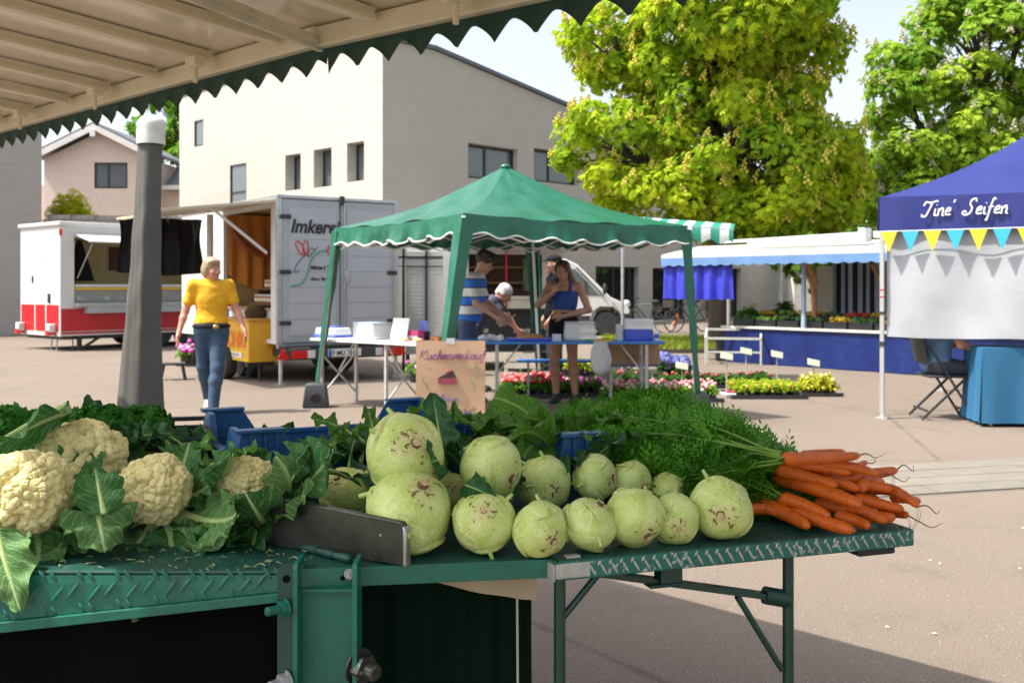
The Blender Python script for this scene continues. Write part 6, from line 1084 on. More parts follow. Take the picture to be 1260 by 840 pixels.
# ------------------------------------------------------------ roof of the stall overhead
CEIL = M('ceiling_cream', (.78, .69, .54), (.68, .60, .46), 2.5, .16, bmp=.06, bscale=5, wear=(.45, .38, .27), wscale=5, wlo=.63, whi=.75); BEAM = M('beam_cream', (.72, .66, .47), (.62, .57, .39), 4, .4); DGRN = M('valance_green', (.006, .05, .028), (.004, .035, .02), 4, .6, trans=.12)
ro = thing('stall_roof', 'cream market stall roof overhead with a dark green scalloped valance', 'roof', (0, 0, 0))
EA, EB, EC = np.array((-3.58, 6.94, 2.33)), np.array((-.787, 4.19, 2.276)), np.array((.496, 2.966, 2.208)); EA2 = EA + (EA - EB) * .55; EC2 = EC + (EC - EB) * 1.1
IN = np.array((-1, -1, 0)) / math.sqrt(2)
for A, B, vh, dep in ((EA2, EB, .118, .064), (EB, EC2, .112, .072)):
    d = B - A; ln = np.linalg.norm(d); du = d / ln; n = int(ln / .012); top = np.array((0, 0, vh)); g_ = []
    for i in range(n + 1):
        s = ln - i * .012 if A is EA2 else i * .012; p = A + du * min(max(s, 0), ln); q = s / .197
        ar = abs(math.sin(PI * q)) ** .75 * dep; wv = .012 * math.sin(q * PI * 2 + .6); g_.append([p + top * (1 - v) + (0, 0, ar * v) - IN * (.012 + wv * v * v) for v in np.linspace(0, 1, 7)])
    if A is EA2: g_ = g_[::-1]
    MB().sheet(np.array(g_), .003).build('valance', DGRN, ro, ang=70)
    up = np.array((0, 0, vh)); rise = np.array((0, 0, .085)); mb = MB(); q0 = A + up + (0, 0, .075); q1 = B + up + (0, 0, .075); r0, r1 = q0 + IN * 2.62 + rise * 2.62, q1 + IN * 2.62 + rise * 2.62; V = [q0, q1, r1, r0]; mb.add(V + [p + np.array((0, 0, .03)) for p in V], [(0, 1, 2, 3), (7, 6, 5, 4), (0, 4, 5, 1), (1, 5, 6, 2), (2, 6, 7, 3), (3, 7, 4, 0)]); mb.build('ceiling_panel', CEIL, ro, smooth=False)
    mb = MB(); mb.bar(A + up + IN * .03 + (0, 0, .030), B + up + IN * .03 + (0, 0, .030), .05, .085); mb.build('edge_beam', BEAM, ro, .006, smooth=False)
    k = int(ln / .56)
    for i in range(k + 1):
        s = ln - .25 - i * .56 if A is EA2 else .42 + i * .56
        if s < 0 or s > ln: continue
        p = A + du * s + up + (0, 0, .052); mb = MB(); mb.bar(p + IN * .09, p + IN * 2.6 + rise * 2.51, .062, .045); mb.bar(p + IN * .09 + du * .03 + (0, 0, -.016), p + IN * 2.6 + rise * 2.51 + du * .03 + (0, 0, -.016), .012, .02); mb.build('beam', BEAM, ro, smooth=False)
        if i % 2 == 1: mb = MB(); mb.box(p + IN * .16 + (0, 0, -.03), (.09, .06, .05), rotm(0, 0, -PI / 4)); mb.tube([p + IN * .16 + (0, 0, -.05), p + IN * .16 + (0, 0, -.13)], .012, 8); mb.build('bracket', BEAM, ro, .006)
mb = MB(); p = EB + (0, 0, .12); mb.bar(p + IN * .05, p + IN * 1.5 + np.array((.75, -.75, 0)) * .4 + (0, 0, .09), .075, .03); mb.bar(p + IN * .02 + (0, 0, -.02), p + IN * 1.5 + np.array((.75, -.75, 0)) * .4 + (0, 0, .05), .02, .03); mb.build('strut', M('strut_bright', (.62, .58, .44)), ro, smooth=False)
mb = MB(); mb.tube([(-2.35, 2.2, 0), (-2.35, 2.2, 2.6)], .03, 8); mb.tube([(1.25, -.9, 0), (1.25, -.9, 2.45)], .03, 8); mb.build('post', BEAM, ro)

# ------------------------------------------------------------ closed parasol in its grey cover
PCV = M('cover_grey', (.10, .098, .088), (.078, .076, .068), 5, .8, bmp=.35, bscale=22); PCAP = M('cap_white', (.66, .66, .60), (.52, .52, .47), 9, .7, bmp=.6, bscale=14)
pb = np.array(P(169, 0, 8)); pt_ = np.array(P(187, 142, 8)); pr_ = thing('closed_parasol', 'closed market parasol in a grey cover with a white cap', 'parasol', (pb[0], 8, 0)); Hh = pt_[2]; lean = (pt_[0] - pb[0]); A = []
for v in np.linspace(0, 1, 46):
    z = .34 + (Hh - .34 - .20) * v; a = np.linspace(0, 2 * PI, 49); r = .086 + .086 * (1 - v) ** 1.7; cs = 1 / (np.abs(np.cos(a + 1.36)) ** 1.12 + np.abs(np.sin(a + 1.36)) ** 1.12) ** (1 / 1.12); rr = r * (.30 + .78 * cs) * (1 + .05 * np.sin(a * 5 + v * 4) * (1 - .5 * v) + .025 * np.sin(a * 11 + v * 9) + .03 * np.sin(v * 30 + 2 * np.sin(a * 2)) * (np.abs(v - .55) < .25))
    A.append(np.stack([lean * (z / Hh) + rr * np.cos(a), rr * np.sin(a), np.full(49, z)], 1))
MB().sheet(np.array(A), -.004).build('cover', PCV, pr_, ang=60); A = []
for v in np.linspace(0, 1, 12): z = Hh - .235 + .225 * v; a = np.linspace(0, 2 * PI, 25); r = .106 * (1 - max(0, v - .74) ** 1.7 * 4.5); A.append(np.stack([lean * (z / Hh) + r * np.cos(a) * (1 + .04 * np.sin(a * 5 + v * 9)), r * np.sin(a) * (1 + .04 * np.cos(a * 4 + v * 7)), np.full(25, z)], 1))
mb = MB(); mb.sheet(np.array(A), -.004); mb.ball((lean, 0, Hh - .02), (.06, .06, .02)); mb.build('cap', PCAP, pr_, ang=60); mb = MB(); mb.tube([(0, 0, 0), (lean * .2, 0, .6)], .03, 10); mb.build('pole', ALU, pr_); mb = MB(); mb.box((0, 0, .035), (.6, .6, .07)); mb.build('base', M('concrete', (.3, .3, .29)), pr_, .01)

# ------------------------------------------------------------ green steel stall tables
def mat_paint(name, c, c2, wear, wlo, rough=.3):
    m, n, l, b = nodes(name); f = ramp(n, l, noise(n, l, 7, 5, .6), .3, .7); col = mixc(n, l, f, c, c2); ch = ramp(n, l, noise(n, l, 48, 6, .75), wlo, wlo + .025); col = mixc(n, l, ch, col, wear)
    dirt = ramp(n, l, noise(n, l, 22, 6, .7), .5, .72); col = mixc(n, l, math_(n, l, 'MULTIPLY', dirt, .55), col, (.012, .03, .022)); l.new(col, b.inputs['Base Color']); b.inputs['Roughness'].default_value = rough
    l.new(math_(n, l, 'ADD', math_(n, l, 'MULTIPLY', noise(n, l, 30, 4, .6), .3), rough - .1), b.inputs['Roughness']); bump(n, l, b, noise(n, l, 90, 3, .6), .12, .002); return m
TGR = mat_paint('tread_green', (.005, .125, .085), (.004, .10, .068), (.50, .50, .46), .715); TGD = mat_paint('tread_top', (.008, .085, .062), (.012, .05, .04), (.30, .30, .26), .70, .42); TWN = mat_paint('tread_worn', (.008, .14, .10), (.006, .10, .075), (.46, .46, .43), .58, .4); PST = mat_paint('post_green', (.005, .14, .095), (.004, .115, .078), (.55, .55, .52), .73, .35)
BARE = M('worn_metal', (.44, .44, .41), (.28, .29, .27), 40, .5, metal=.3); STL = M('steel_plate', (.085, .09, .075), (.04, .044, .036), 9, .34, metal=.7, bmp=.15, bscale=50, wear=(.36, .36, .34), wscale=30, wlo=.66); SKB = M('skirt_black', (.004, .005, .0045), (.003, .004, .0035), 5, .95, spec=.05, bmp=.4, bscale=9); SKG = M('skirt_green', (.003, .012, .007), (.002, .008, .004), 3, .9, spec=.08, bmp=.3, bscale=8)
def lozenges(name, parent, mat, items, L_, W_, H_):        # raised tread bars: (centre, along, normal)
    mb = MB()
    for c, al, nr in items:
        c, al, nr = map(np.array, (c, al, nr)); s = np.cross(nr, al); s = s / np.linalg.norm(s)
        V = [c - al * L_ / 2, c - al * L_ * .2 - s * W_ / 2, c + al * L_ * .2 - s * W_ / 2, c + al * L_ / 2, c + al * L_ * .2 + s * W_ / 2, c - al * L_ * .2 + s * W_ / 2, c - al * L_ * .22 + nr * H_, c + al * L_ * .22 + nr * H_]
        mb.add(V, [(0, 1, 6), (1, 2, 7, 6), (2, 3, 7), (3, 4, 7), (4, 5, 6, 7), (5, 0, 6)])
    return tag(mb.build(name, mat, parent, ang=180), kind='stuff')
lt_ = thing('tread_bench', 'green tread plate bench carrying the cauliflowers at the left', 'market stall', (0, 0, 0))
X0, X1, YF = -1.15, -.338, 1.54; mb = MB(); mb.b2((X0, YF, TZ - .006), (X1, 2.75, TZ)); mb.build('top', TGD, lt_, .003, smooth=False)
def zb(x): return TZ - .075 + (x + .77) * .105            # lower edge of the tapered front apron
mb = MB(); mb.add([(X0, YF - .001, TZ - .0062), (X1, YF - .001, TZ - .0062), (X1, YF - .004, zb(X1)), (X0, YF - .004, zb(X0)), (X0, YF + .004, TZ - .0062), (X1, YF + .004, TZ - .0062), (X1, YF + .001, zb(X1)), (X0, YF + .001, zb(X0))], [(0, 3, 2, 1), (4, 5, 6, 7), (3, 7, 6, 2), (1, 2, 6, 5), (0, 4, 7, 3)])
mb.add([(X0, YF - .010, zb(X0)), (X1, YF - .010, zb(X1)), (X1, YF - .010, zb(X1) - .014), (X0, YF - .010, zb(X0) - .018), (X0, YF + .02, zb(X0)), (X1, YF + .02, zb(X1)), (X1, YF + .02, zb(X1) - .014), (X0, YF + .02, zb(X0) - .018)], [(0, 3, 2, 1), (4, 5, 6, 7), (0, 1, 5, 4), (3, 7, 6, 2), (1, 2, 6, 5), (0, 4, 7, 3)])
mb.build('apron', TGR, lt_, .0015, smooth=False); it = []; al = np.array((.62, 0, .78)); al2 = np.array((.55, 0, -.83)); k = 0
for x in np.arange(-.98, -.36, .058):
    h = TZ - zb(x); yy = YF - .0038
    for q in (-.012, .012): it.append(((x + q, yy, TZ - h * .50 + q * .25), al, (0, -1, 0)))
    for q in (-.006, .010): it.append(((x + .029 + q, YF - .0022, TZ - h * .10), al2 * .62, (0, -1, 0)))
    for q in (-.004, .011): it.append(((x - .029 + q + .001, YF - .0042, TZ - h * .90), al2 * .5, (0, -1, 0)))
lozenges('tread_bars', lt_, TGR, it, .040, .0062, .0030); it = []
for x in np.arange(-1.1, -.36, .045):
    for j, y in enumerate(np.arange(1.56, 2.7, .04)):
        a = (1, .3, 0) if (int(round((x + 1.1) / .045)) + j) % 2 else (-.3, 1, 0); a = np.array(a) / np.linalg.norm(a); s = np.cross((0, 0, 1), a)
        for q in (-.006, .006): it.append((np.array((x, y, TZ)) + s * q, a, (0, 0, 1)))
lozenges('top_bars', lt_, TGD, it, .026, .006, .0016)
MB().tube([(-.60, YF + .03, zb(-.6) - .006), (-.592, YF + .03, zb(-.6) - .03)], .007, 8).build('underside_bolt', STL, lt_); MB().tube([(-.545, YF + .03, zb(-.54) - .006), (-.545, YF + .03, zb(-.54) - .026)], .004, 8).build('underside_bolt', STL, lt_)
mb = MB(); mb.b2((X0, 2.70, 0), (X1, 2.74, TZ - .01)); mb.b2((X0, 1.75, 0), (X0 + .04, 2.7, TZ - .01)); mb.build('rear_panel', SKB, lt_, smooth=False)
# bracket post with bolts
po = thing('bracket_post', 'green steel bracket post with bolts standing between the bench and middle shelf', 'post', (-.286, 1.545, 0)); w1 = .0455
mb = MB(); mb.b2((-w1, .012, 0), (w1, .018, .905)); mb.b2((-w1, .0, .905), (w1, .05, .910)); mb.build('web', PST, po, .001, smooth=False)
for s, nm in ((-1, 'flange'), (1, 'flange')):
    mb = MB(); x = s * w1; a = np.linspace(0, PI / 2, 6); prof = [(-.024, 0), (-.024, .945)] + [(-.024 + .012 - .012 * math.cos(t), .945 + .012 * math.sin(t)) for t in a] + [(.03, .957), (.03, 0)]
    mb.prism([(p[0], p[1]) for p in prof], x - .0035, x + .0035, 0, 'yz'); mb.build(nm, PST, po, .0008, smooth=False)
mb = MB(); mb.prism([(-w1 - .028, 0), (-w1 - .0036, 0), (-w1 - .0036, .955), (-w1 - .019, .955), (-w1 - .028, .945)], -.020, -.016); sp_ = mb.build('side_plate', mat_paint('post_dark', (.006, .055, .040), (.006, .04, .03), (.3, .3, .28), .74), po, smooth=False)
for x, z in ((-w1 - .014, .932), (.0 + w1 - .012, .932)): MB().lathe([(0, 0), (.0062, 0)], 14, (x, -.0205 if x < 0 else .0113, z), rotm(R(90)), cap=False).build('bolt_hole', SKB, po)
def bolt(parent, c, d, r=.007, ln=.03, mt=None):
    Rm = frame_to(d); mb = MB(); c = np.array(c); d = np.array(d, float) / np.linalg.norm(d); mb.lathe([(r * 1.7, 0), (r * 1.7, r * 1.3)], 6, c, Rm); mb.lathe([(r, r * 1.3), (r, ln), (r * .8, ln + .002)], 12, c, Rm); mb.lathe([(r * 2.1, -.002), (r * 2.1, 0)], 14, c, Rm); return mb.build('bolt', mt or PST, parent, ang=30)
bolt(po, (-w1 - .016, -.0225, .888), (-.72, -.69, .05)); bolt(po, (-w1 - .014, -.0225, .775), (-.72, -.69, 0), .0085, .028, GALV); bolt(po, (w1 + .004, -.004, .792), (.80, -.58, -.08), .0135, .035, STL); bolt(po, (w1 - .013, .006, .932), (0, -1, 0), .004, .006, GALV)
# middle shelf
ms = thing('middle_shelf', 'plain green sheet metal shelf carrying the largest kohlrabi between bench and worn table', 'shelf', (0, 0, 0)); MA, MB_ = np.array((-.335, 1.553, 0)), np.array((.069, 1.612, 0)); md = (MB_ - MA) / np.linalg.norm(MB_ - MA); mn = np.array((-md[1], md[0], 0)); mz = math.atan2(md[1], md[0]); ml = np.linalg.norm(MB_ - MA)
loc_ = lambda o, p, rz: (setattr(o, 'location', tuple(p)), setattr(o, 'rotation_euler', (0, 0, rz)), o)[2]
loc_(ms, MA, mz); mb = MB(); mb.b2((0, .0, TZ - .0065), (ml, .85, TZ - .0015)); mb.build('top', TGD, ms, .001, smooth=False); mb = MB(); mb.b2((.088, -.003, TZ - .031), (ml, .003, TZ - .001)); mb.b2((0.0, -.002, TZ - .033), (.086, .003, TZ - .0012)); mb.b2((.088, .003, TZ - .031), (ml, .02, TZ - .028)); mb.build('apron', TGR, ms, .0012, smooth=False)
MB().lathe([(0, 0), (.004, 0)], 12, (.070, -.0031, TZ - .017), rotm(R(90)), cap=False).build('bolt_hole', SKB, ms)
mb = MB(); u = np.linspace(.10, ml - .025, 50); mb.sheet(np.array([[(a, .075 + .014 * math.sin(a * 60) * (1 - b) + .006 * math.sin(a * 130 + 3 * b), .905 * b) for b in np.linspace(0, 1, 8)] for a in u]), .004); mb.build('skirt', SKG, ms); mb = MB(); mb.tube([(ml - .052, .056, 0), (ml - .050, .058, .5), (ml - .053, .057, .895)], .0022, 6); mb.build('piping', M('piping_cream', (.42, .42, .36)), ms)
mb = MB(); u = np.linspace(.20, ml - .022, 34); mb.sheet(np.array([[(a, .035 + .004 * math.sin(a * 60) + .01 * b, .909 - (.006 + .042 * min(1, ((a - .2) / .16)) ** .8) * b) for b in np.linspace(0, 1, 6)] for a in u]), .002); mb.build('canvas_edge', M('canvas_beige', (.40, .34, .23), (.30, .25, .16), 12, .85, bmp=.3, bscale=60), ms)
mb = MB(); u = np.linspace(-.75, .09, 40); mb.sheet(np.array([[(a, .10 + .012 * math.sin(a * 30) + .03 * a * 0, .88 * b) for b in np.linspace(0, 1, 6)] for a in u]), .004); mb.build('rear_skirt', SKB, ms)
# worn right table
TA, TB_ = np.array((.072, 1.588, 0)), np.array((.728, 1.806, 0)); td = (TB_ - TA) / np.linalg.norm(TB_ - TA); tn = np.array((-td[1], td[0], 0)); tzr = math.atan2(td[1], td[0]); tl = np.linalg.norm(TB_ - TA); rt_ = thing('worn_table', 'worn green tread plate table with tube legs carrying the carrots', 'table', tuple(TA), tzr); TD = .62
mb = MB(); mb.b2((0.004, .004, TZ - .006), (tl - .004, TD, TZ)); mb.build('top', TGD, rt_, .002, smooth=False); mb = MB(); mb.b2((0, -.003, TZ - .030), (tl, .003, TZ - .0005)); mb.b2((tl - .003, .004, TZ - .030), (tl + .003, TD, TZ - .0005)); mb.b2((-.003, .004, TZ - .03), (.003, TD, TZ - .0005)); mb.build('apron', TWN, rt_, .003, smooth=False); it = []; it2 = []
for i, x in enumerate(np.arange(.06, tl - .01, .0195)): it.append(((x, -.0032, TZ - .0165), np.array((.52, 0, -.85)), (0, -1, 0))); it2.append(((x + .012, -.0032, TZ - .006), np.array((-.5, 0, -.85)) * .42, (0, -1, 0)))
lozenges('tread_bars', rt_, BARE, it + it2, .0265, .0042, .0020); it = []
for x in np.arange(.03, tl - .01, .036):
    for j, y in enumerate(np.arange(.02, TD - .02, .034)):
        a = (1, .3, 0) if (int(round(x / .036)) + j) % 2 else (-.3, 1, 0); a = np.array(a) / np.linalg.norm(a); s = np.cross((0, 0, 1), a)
        for q in (-.005, .005): it.append((np.array((x, y, TZ)) + s * q, a, (0, 0, 1)))
lozenges('top_bars', rt_, TGD, it, .023, .0055, .0016); mb = MB()
mb.b2((-.004, -.0062, TZ - .026), (.055, -.0032, TZ - .002)); mb.b2((-.008, -.0045, TZ - .030), (-.004, .05, TZ - .004)); mb.b2((.02, .01, TZ), (.045, .024, TZ + .005)); mb.build('bare_corner', BARE, rt_, .0015, smooth=False)
LG = mat_paint('leg_green', (.004, .042, .028), (.003, .032, .022), (.3, .3, .28), .76, .3); lx0, lx1 = .016, .448
for x in (lx0, lx1):
    MB().tube([(x, .03, 0), (x, .03, TZ - .0302)], .0098, 14).build('leg', LG, rt_)
mb = MB(); mb.tube([(lx0, .03, .835), (lx0 + .07, .03, TZ - .032)], .006, 8); mb.build('brace', LG, rt_); mb = MB(); mb.bar((.075, .045, TZ - .034), (lx1 - .0, .034, TZ - .112), .022, .010); mb.tube([(lx1 - .045, .036, TZ - .102), (lx1, .03, TZ - .112)], .0155, 10); mb.build('brace', LG, rt_); mb = MB(); mb.tube([(lx1 - .10, .034, TZ - .098), (lx1 - .012, .031, TZ - .235)], .006, 8); mb.build('brace', LG, rt_)
mb = MB(); mb.b2((.195, .02, TZ - .06), (.235, .05, TZ - .0305)); mb.b2((.175, .02, TZ - .066), (.235, .05, TZ - .06)); mb.build('bracket', LG, rt_, .002); mb = MB(); mb.b2((tl - .11, .01, TZ - .045), (tl - .03, .05, TZ - .0302)); mb.build('foot_pad', BLK, rt_, .004)
for y in (.03, TD - .05): mb = MB(); mb.bar((.0, y, TZ - .037), (tl, y, TZ - .037), .012) if y > .1 else mb.bar((.06, y + .03, TZ - .037), (tl - .12, y + .03, TZ - .037), .012); mb.build('underside_rail', LG, rt_, smooth=False)
# divider plate and hinge rod
dv = thing('divider_plate', 'grey steel divider plate standing on edge in front of the largest kohlrabi', 'plate', (0, 0, 0)); p, q = np.array((-.166, 1.566, 0)), np.array((-.405, 1.69, 0)); d = q - p; loc_(dv, p + (0, 0, TZ), math.atan2(d[1], d[0])); dl = np.linalg.norm(d); mb = MB(); prof = [(0, .001), (0, .060)] + [(.010 - .010 * math.cos(t), .060 + .010 * math.sin(t)) for t in np.linspace(0, PI / 2, 5)] + [(dl, .085), (dl, .001)]; mb.prism(prof, -.006, .006); mb.build('plate', STL, dv, .003, ang=30); mb = MB(); mb.prism([(-.0035, .0), (-.0035, .058), (.003, .066), (.003, .001)], -.0085, .0085); mb.build('end_cap', M('bright_steel', (.50, .50, .48), (.3, .3, .28), 30, .35, metal=.9, bmp=.3, bscale=70), dv, .003); mb = MB(); mb.lathe([(0, 0), (.0022, .0003)], 10, (.045, .0064, .045), rotm(-R(90))); mb.build('rivet', GALV, dv); 
hr_ = thing('hinge_rod', 'dark green hinge rod lying on the bench beside the divider plate', 'rod', T(432, 688, .006)); a_, b_ = np.array(T(432, 688, .006)), np.array(T(352, 667, .006)); mb = MB(); mb.tube([(0, 0, 0), b_ - a_], .0055, 10); mb.build('rod', TGD, hr_)
for f in (.02, .25, .5, .75): mb = MB(); c = (b_ - a_) * f; mb.tube([c, c + (b_ - a_) * .15], .0068, 10); mb.build('knuckle', TGD, hr_)

# ------------------------------------------------------------ crates
def crate(label, loc, rz, mt, w_=.56, d_=.37, h=.085, tower=.10, slat=False, corners=((0, 0), (0, 1), (1, 0), (1, 1))):
    t = thing('crate', label, 'crate', loc, rz); th = .008
    MB().b2((0, 0, 0), (w_, d_, .006)).build('floor', mt, t, smooth=False)
    for nm, (x0, y0, x1, y1) in (('front_wall', (0, 0, w_, th)), ('rear_wall', (0, d_ - th, w_, d_)), ('side_wall', (0, th, th, d_ - th)), ('side_wall', (w_ - th, th, w_, d_ - th))):
        mb = MB()
        if slat:
            for z in np.arange(.008, h - .012, .024): mb.b2((x0, y0, z), (x1, y1, z + .016))
            for f in np.linspace(0, 1, 7): cx, cy = x0 + (x1 - x0) * f, y0 + (y1 - y0) * f; mb.box((min(max(cx, x0 + .006), x1 - .006) if x1 - x0 > .1 else (x0 + x1) / 2, min(max(cy, y0 + .006), y1 - .006) if y1 - y0 > .1 else (y0 + y1) / 2, h / 2), (.012, .0121, h - .006) if x1 - x0 > .1 else (.0121, .012, h - .006))
        else: mb.b2((x0, y0, .006), (x1, y1, h))
        mb.box(((x0 + x1) / 2, (y0 + y1) / 2, h), (x1 - x0 + (.012 if x1 - x0 > .1 else .012), y1 - y0 + .010, .010)); mb.build(nm, mt, t, .001, smooth=False)
    if tower:
        for sx in (0, 1):
            for sy in (0, 1):
                if (sx, sy) not in corners: continue
                mb = MB(); X = lambda f: f if sx == 0 else w_ - f; Yv = lambda f: f if sy == 0 else d_ - f
                tw_ = .095; z0, z1 = h + .005, tower + .045
                for (c0, c1, th_) in ((0, .006, 0),):
                    v = [(X(0), Yv(0), z0), (X(tw_ + .035), Yv(0), z0), (X(tw_), Yv(0), z1), (X(.012), Yv(0), z1)]; o_ = [(x, Yv(.006), z) for x, y, z in v]; mb.add(v + o_, [(0, 1, 2, 3), (7, 6, 5, 4), (0, 4, 5, 1), (1, 5, 6, 2), (2, 6, 7, 3), (3, 7, 4, 0)])
                    v = [(X(0), Yv(.0065), z0), (X(0), Yv(tw_ * .9 + .03), z0), (X(.004), Yv(tw_ * .9), z1), (X(.012), Yv(.0065), z1)]; o_ = [(X(.018), y, z) for x, y, z in v]; mb.add(v + o_, [(0, 1, 2, 3), (7, 6, 5, 4), (0, 4, 5, 1), (1, 5, 6, 2), (2, 6, 7, 3), (3, 7, 4, 0)])
                for f in (.03, .058, .082): mb.b2((X(f - .0025), Yv(-.010), z0), (X(f + .0025), Yv(-.0003), z1 - .006))
                a, b = np.array((X(.0), Yv(-.010), z1 - .003)), np.array((X(tw_ + .003), Yv(.022), z1 + .004)); mb.b2(np.minimum(a, b), np.maximum(a, b)); mb.build('corner_tower', mt, t, .001, smooth=False)
    return t
CBL = M('crate_blue', (.014, .095, .26), (.011, .075, .21), 6, .38, wear=(.10, .22, .36), wscale=40, wlo=.68); CBK = M('crate_black', (.018, .022, .020), (.03, .035, .033), 9, .4)
crate('black slatted crate of leafy greens behind the cauliflowers', (-1.22, 1.99, TZ + .001), R(14), CBK, .58, .36, .112, 0, True)
crate('blue plastic crate with raised corners behind the cauliflower and kohlrabi', (-.555, 2.0, TZ + .001), R(27), CBL, .56, .40)
crate('blue plastic crate under the heap of carrot greens', (.092, 1.955, TZ + .001), R(20), CBL, .44, .34, corners=((0, 0),))
# ------------------------------------------------------------ vegetables
CFL = mat_leaf('cauli_leaf', (.040, .165, .036), (.022, .105, .026), (.32, .47, .19), .07, .25, .5, 8); CFL2 = mat_leaf('cauli_leaf_pale', (.105, .25, .07), (.07, .19, .05), (.44, .57, .27), .09, .3, .5, 8); RIB = M('leaf_rib', (.50, .62, .26), (.36, .52, .16), 25, .4, trans=.15)
KLF = mat_leaf('kohl_leaf', (.022, .10, .022), (.014, .065, .018), (.10, .24, .08), .06, .25, .4, 8); YLF = mat_leaf('yellow_leaf', (.46, .46, .04), (.24, .34, .03), (.70, .60, .06), .12, .35, .5, 7); BRT = mat_leaf('bright_leaf', (.10, .26, .03), (.055, .18, .02), (.30, .48, .12), .08, .35, .45, 8); KRIB = M('kohl_rib', (.24, .38, .10), (.16, .30, .06), 25, .4)
def leaf_geo(mb, base, d, up, L, W, curl=-1.0, ruffle=.01, cup=.25, seed=0, stalk=.0, rr=.006, tipcut=0, twist=0, n=22, m=13, ribm=1, freq=16):
    r = np.random.default_rng(seed); base, d, up = np.array(base, float), np.array(d, float), np.array(up, float); d /= np.linalg.norm(d); up = up - d * (up @ d); up /= np.linalg.norm(up); sd = np.cross(d, up); pts, fr = [], []; p = base.copy(); ph = r.uniform(0, 6.28, 4)
    tot = L + stalk; N = n + 6; ang = 0; c, s_ = d.copy(), up.copy(); cl = []
    for i in range(N + 1):
        f = i / N; cl.append((p.copy(), c.copy(), s_.copy())); da = curl / N * (.5 + f); c, s_ = c * math.cos(da) + s_ * math.sin(da), s_ * math.cos(da) - c * math.sin(da); p = p + c * tot / N
    A = np.zeros((n + 1, m + 1, 3)); fs = stalk / tot
    for i in range(n + 1):
        u = i / n; f = fs + (1 - fs) * u; k = f * N; j = min(int(k), N - 1); g = k - j; q = cl[j][0] * (1 - g) + cl[j + 1][0] * g; nrm = cl[j][2]; tw = twist * u; sdd = sd * math.cos(tw) + nrm * math.sin(tw); nn = np.cross(sdd, cl[j][1])
        uu = u * (1 - tipcut); wv = W * max(.06, (math.sin(PI * min(1, uu ** .62 * .97 + .02))) ** .65) * (1 + .10 * math.sin(u * 9 + ph[0]))
        for t in range(m + 1):
            v = t / m * 2 - 1; e = abs(v); ed = 1 + .09 * math.sin(u * freq * 1.4 + ph[1] + (2 if v > 0 else 0)) * e; A[i, t] = q + sdd * v * wv * .5 * ed + nn * (cup * wv * .5 * e ** 1.6 + ruffle * e ** 1.5 * math.sin(u * freq + ph[2] + (1.7 if v > 0 else 0)) + ruffle * .45 * math.sin(u * freq * 1.9 + v * 6 + ph[3]) * e - .0012 * math.cos(v * 9) * (1 - e))
    mb.grid(A, 0); rp = np.array([x[0] - x[2] * rr * .45 for x in cl]); rad = np.linspace(1, .14, N + 1) ** 1.2 * rr; mb.tube(rp, rad, 8, ribm)
    return A
# cauliflower curds
def ico_dirs(n):
    i = np.arange(n) + .5; ph = np.arccos(1 - 2 * i / n); th = PI * (1 + 5 ** .5) * i; return np.stack([np.cos(th) * np.sin(ph), np.sin(th) * np.sin(ph), np.cos(ph)], 1)
def curd_mesh(seed, nu=150, nv=300):
    r = np.random.default_rng(seed); th = np.linspace(.001, PI * .70, nu); ph = np.linspace(0, 2 * PI, nv, endpoint=False); T_, P_ = np.meshgrid(th, ph, indexing='ij'); D = np.stack([np.sin(T_) * np.cos(P_), np.sin(T_) * np.sin(P_), np.cos(T_)], -1).reshape(-1, 3)
    def bumps(D, n, jit, pw, amp):
        s = ico_dirs(n); s = s + r.normal(0, jit / math.sqrt(n), s.shape); s /= np.linalg.norm(s, axis=1, keepdims=True); h = r.uniform(.75, 1.2, n); best = np.full(len(D), -9.); 
        rad = 2.0 / math.sqrt(n)
        for i in range(0, n, 200): c = D @ s[i:i + 200].T; a = np.arccos(np.clip(c, -1, 1)) / rad; hh = h[i:i + 200] * np.sqrt(np.clip(1.25 - a * a, 0, None)); best = np.maximum(best, hh.max(1))
        return best * amp
    W_ = D + .035 * np.stack([tri_noise(D, seed + 1, 5), tri_noise(D, seed + 2, 5), tri_noise(D, seed + 3, 5)], 1); W_ /= np.linalg.norm(W_, axis=1, keepdims=True)
    h = 1 + bumps(W_, 44, .55, 1, .165) + bumps(W_, 330, .5, 1, .085) + bumps(D, 2400, .5, 1, .024) - .235; h *= 1 + .05 * tri_noise(D, seed, 2)
    V = D * h[:, None] * (1, 1, .86); i, j = np.meshgrid(np.arange(nu - 1), np.arange(nv), indexing='ij'); a = (i * nv + j).ravel(); b = (i * nv + (j + 1) % nv).ravel(); F = np.stack([a, a + nv, b + nv, b], 1); mb = MB(); mb.add(V, F); mb.add([V[:nv].mean(0)], []); 
    cav = bumps(W_, 1, 0, 1, 0); me = mb.mesh('curd', CURD, ang=180); hh = np.concatenate([(h - h.min()) / (h.max() - h.min()), [1]]).astype(np.float32); return me
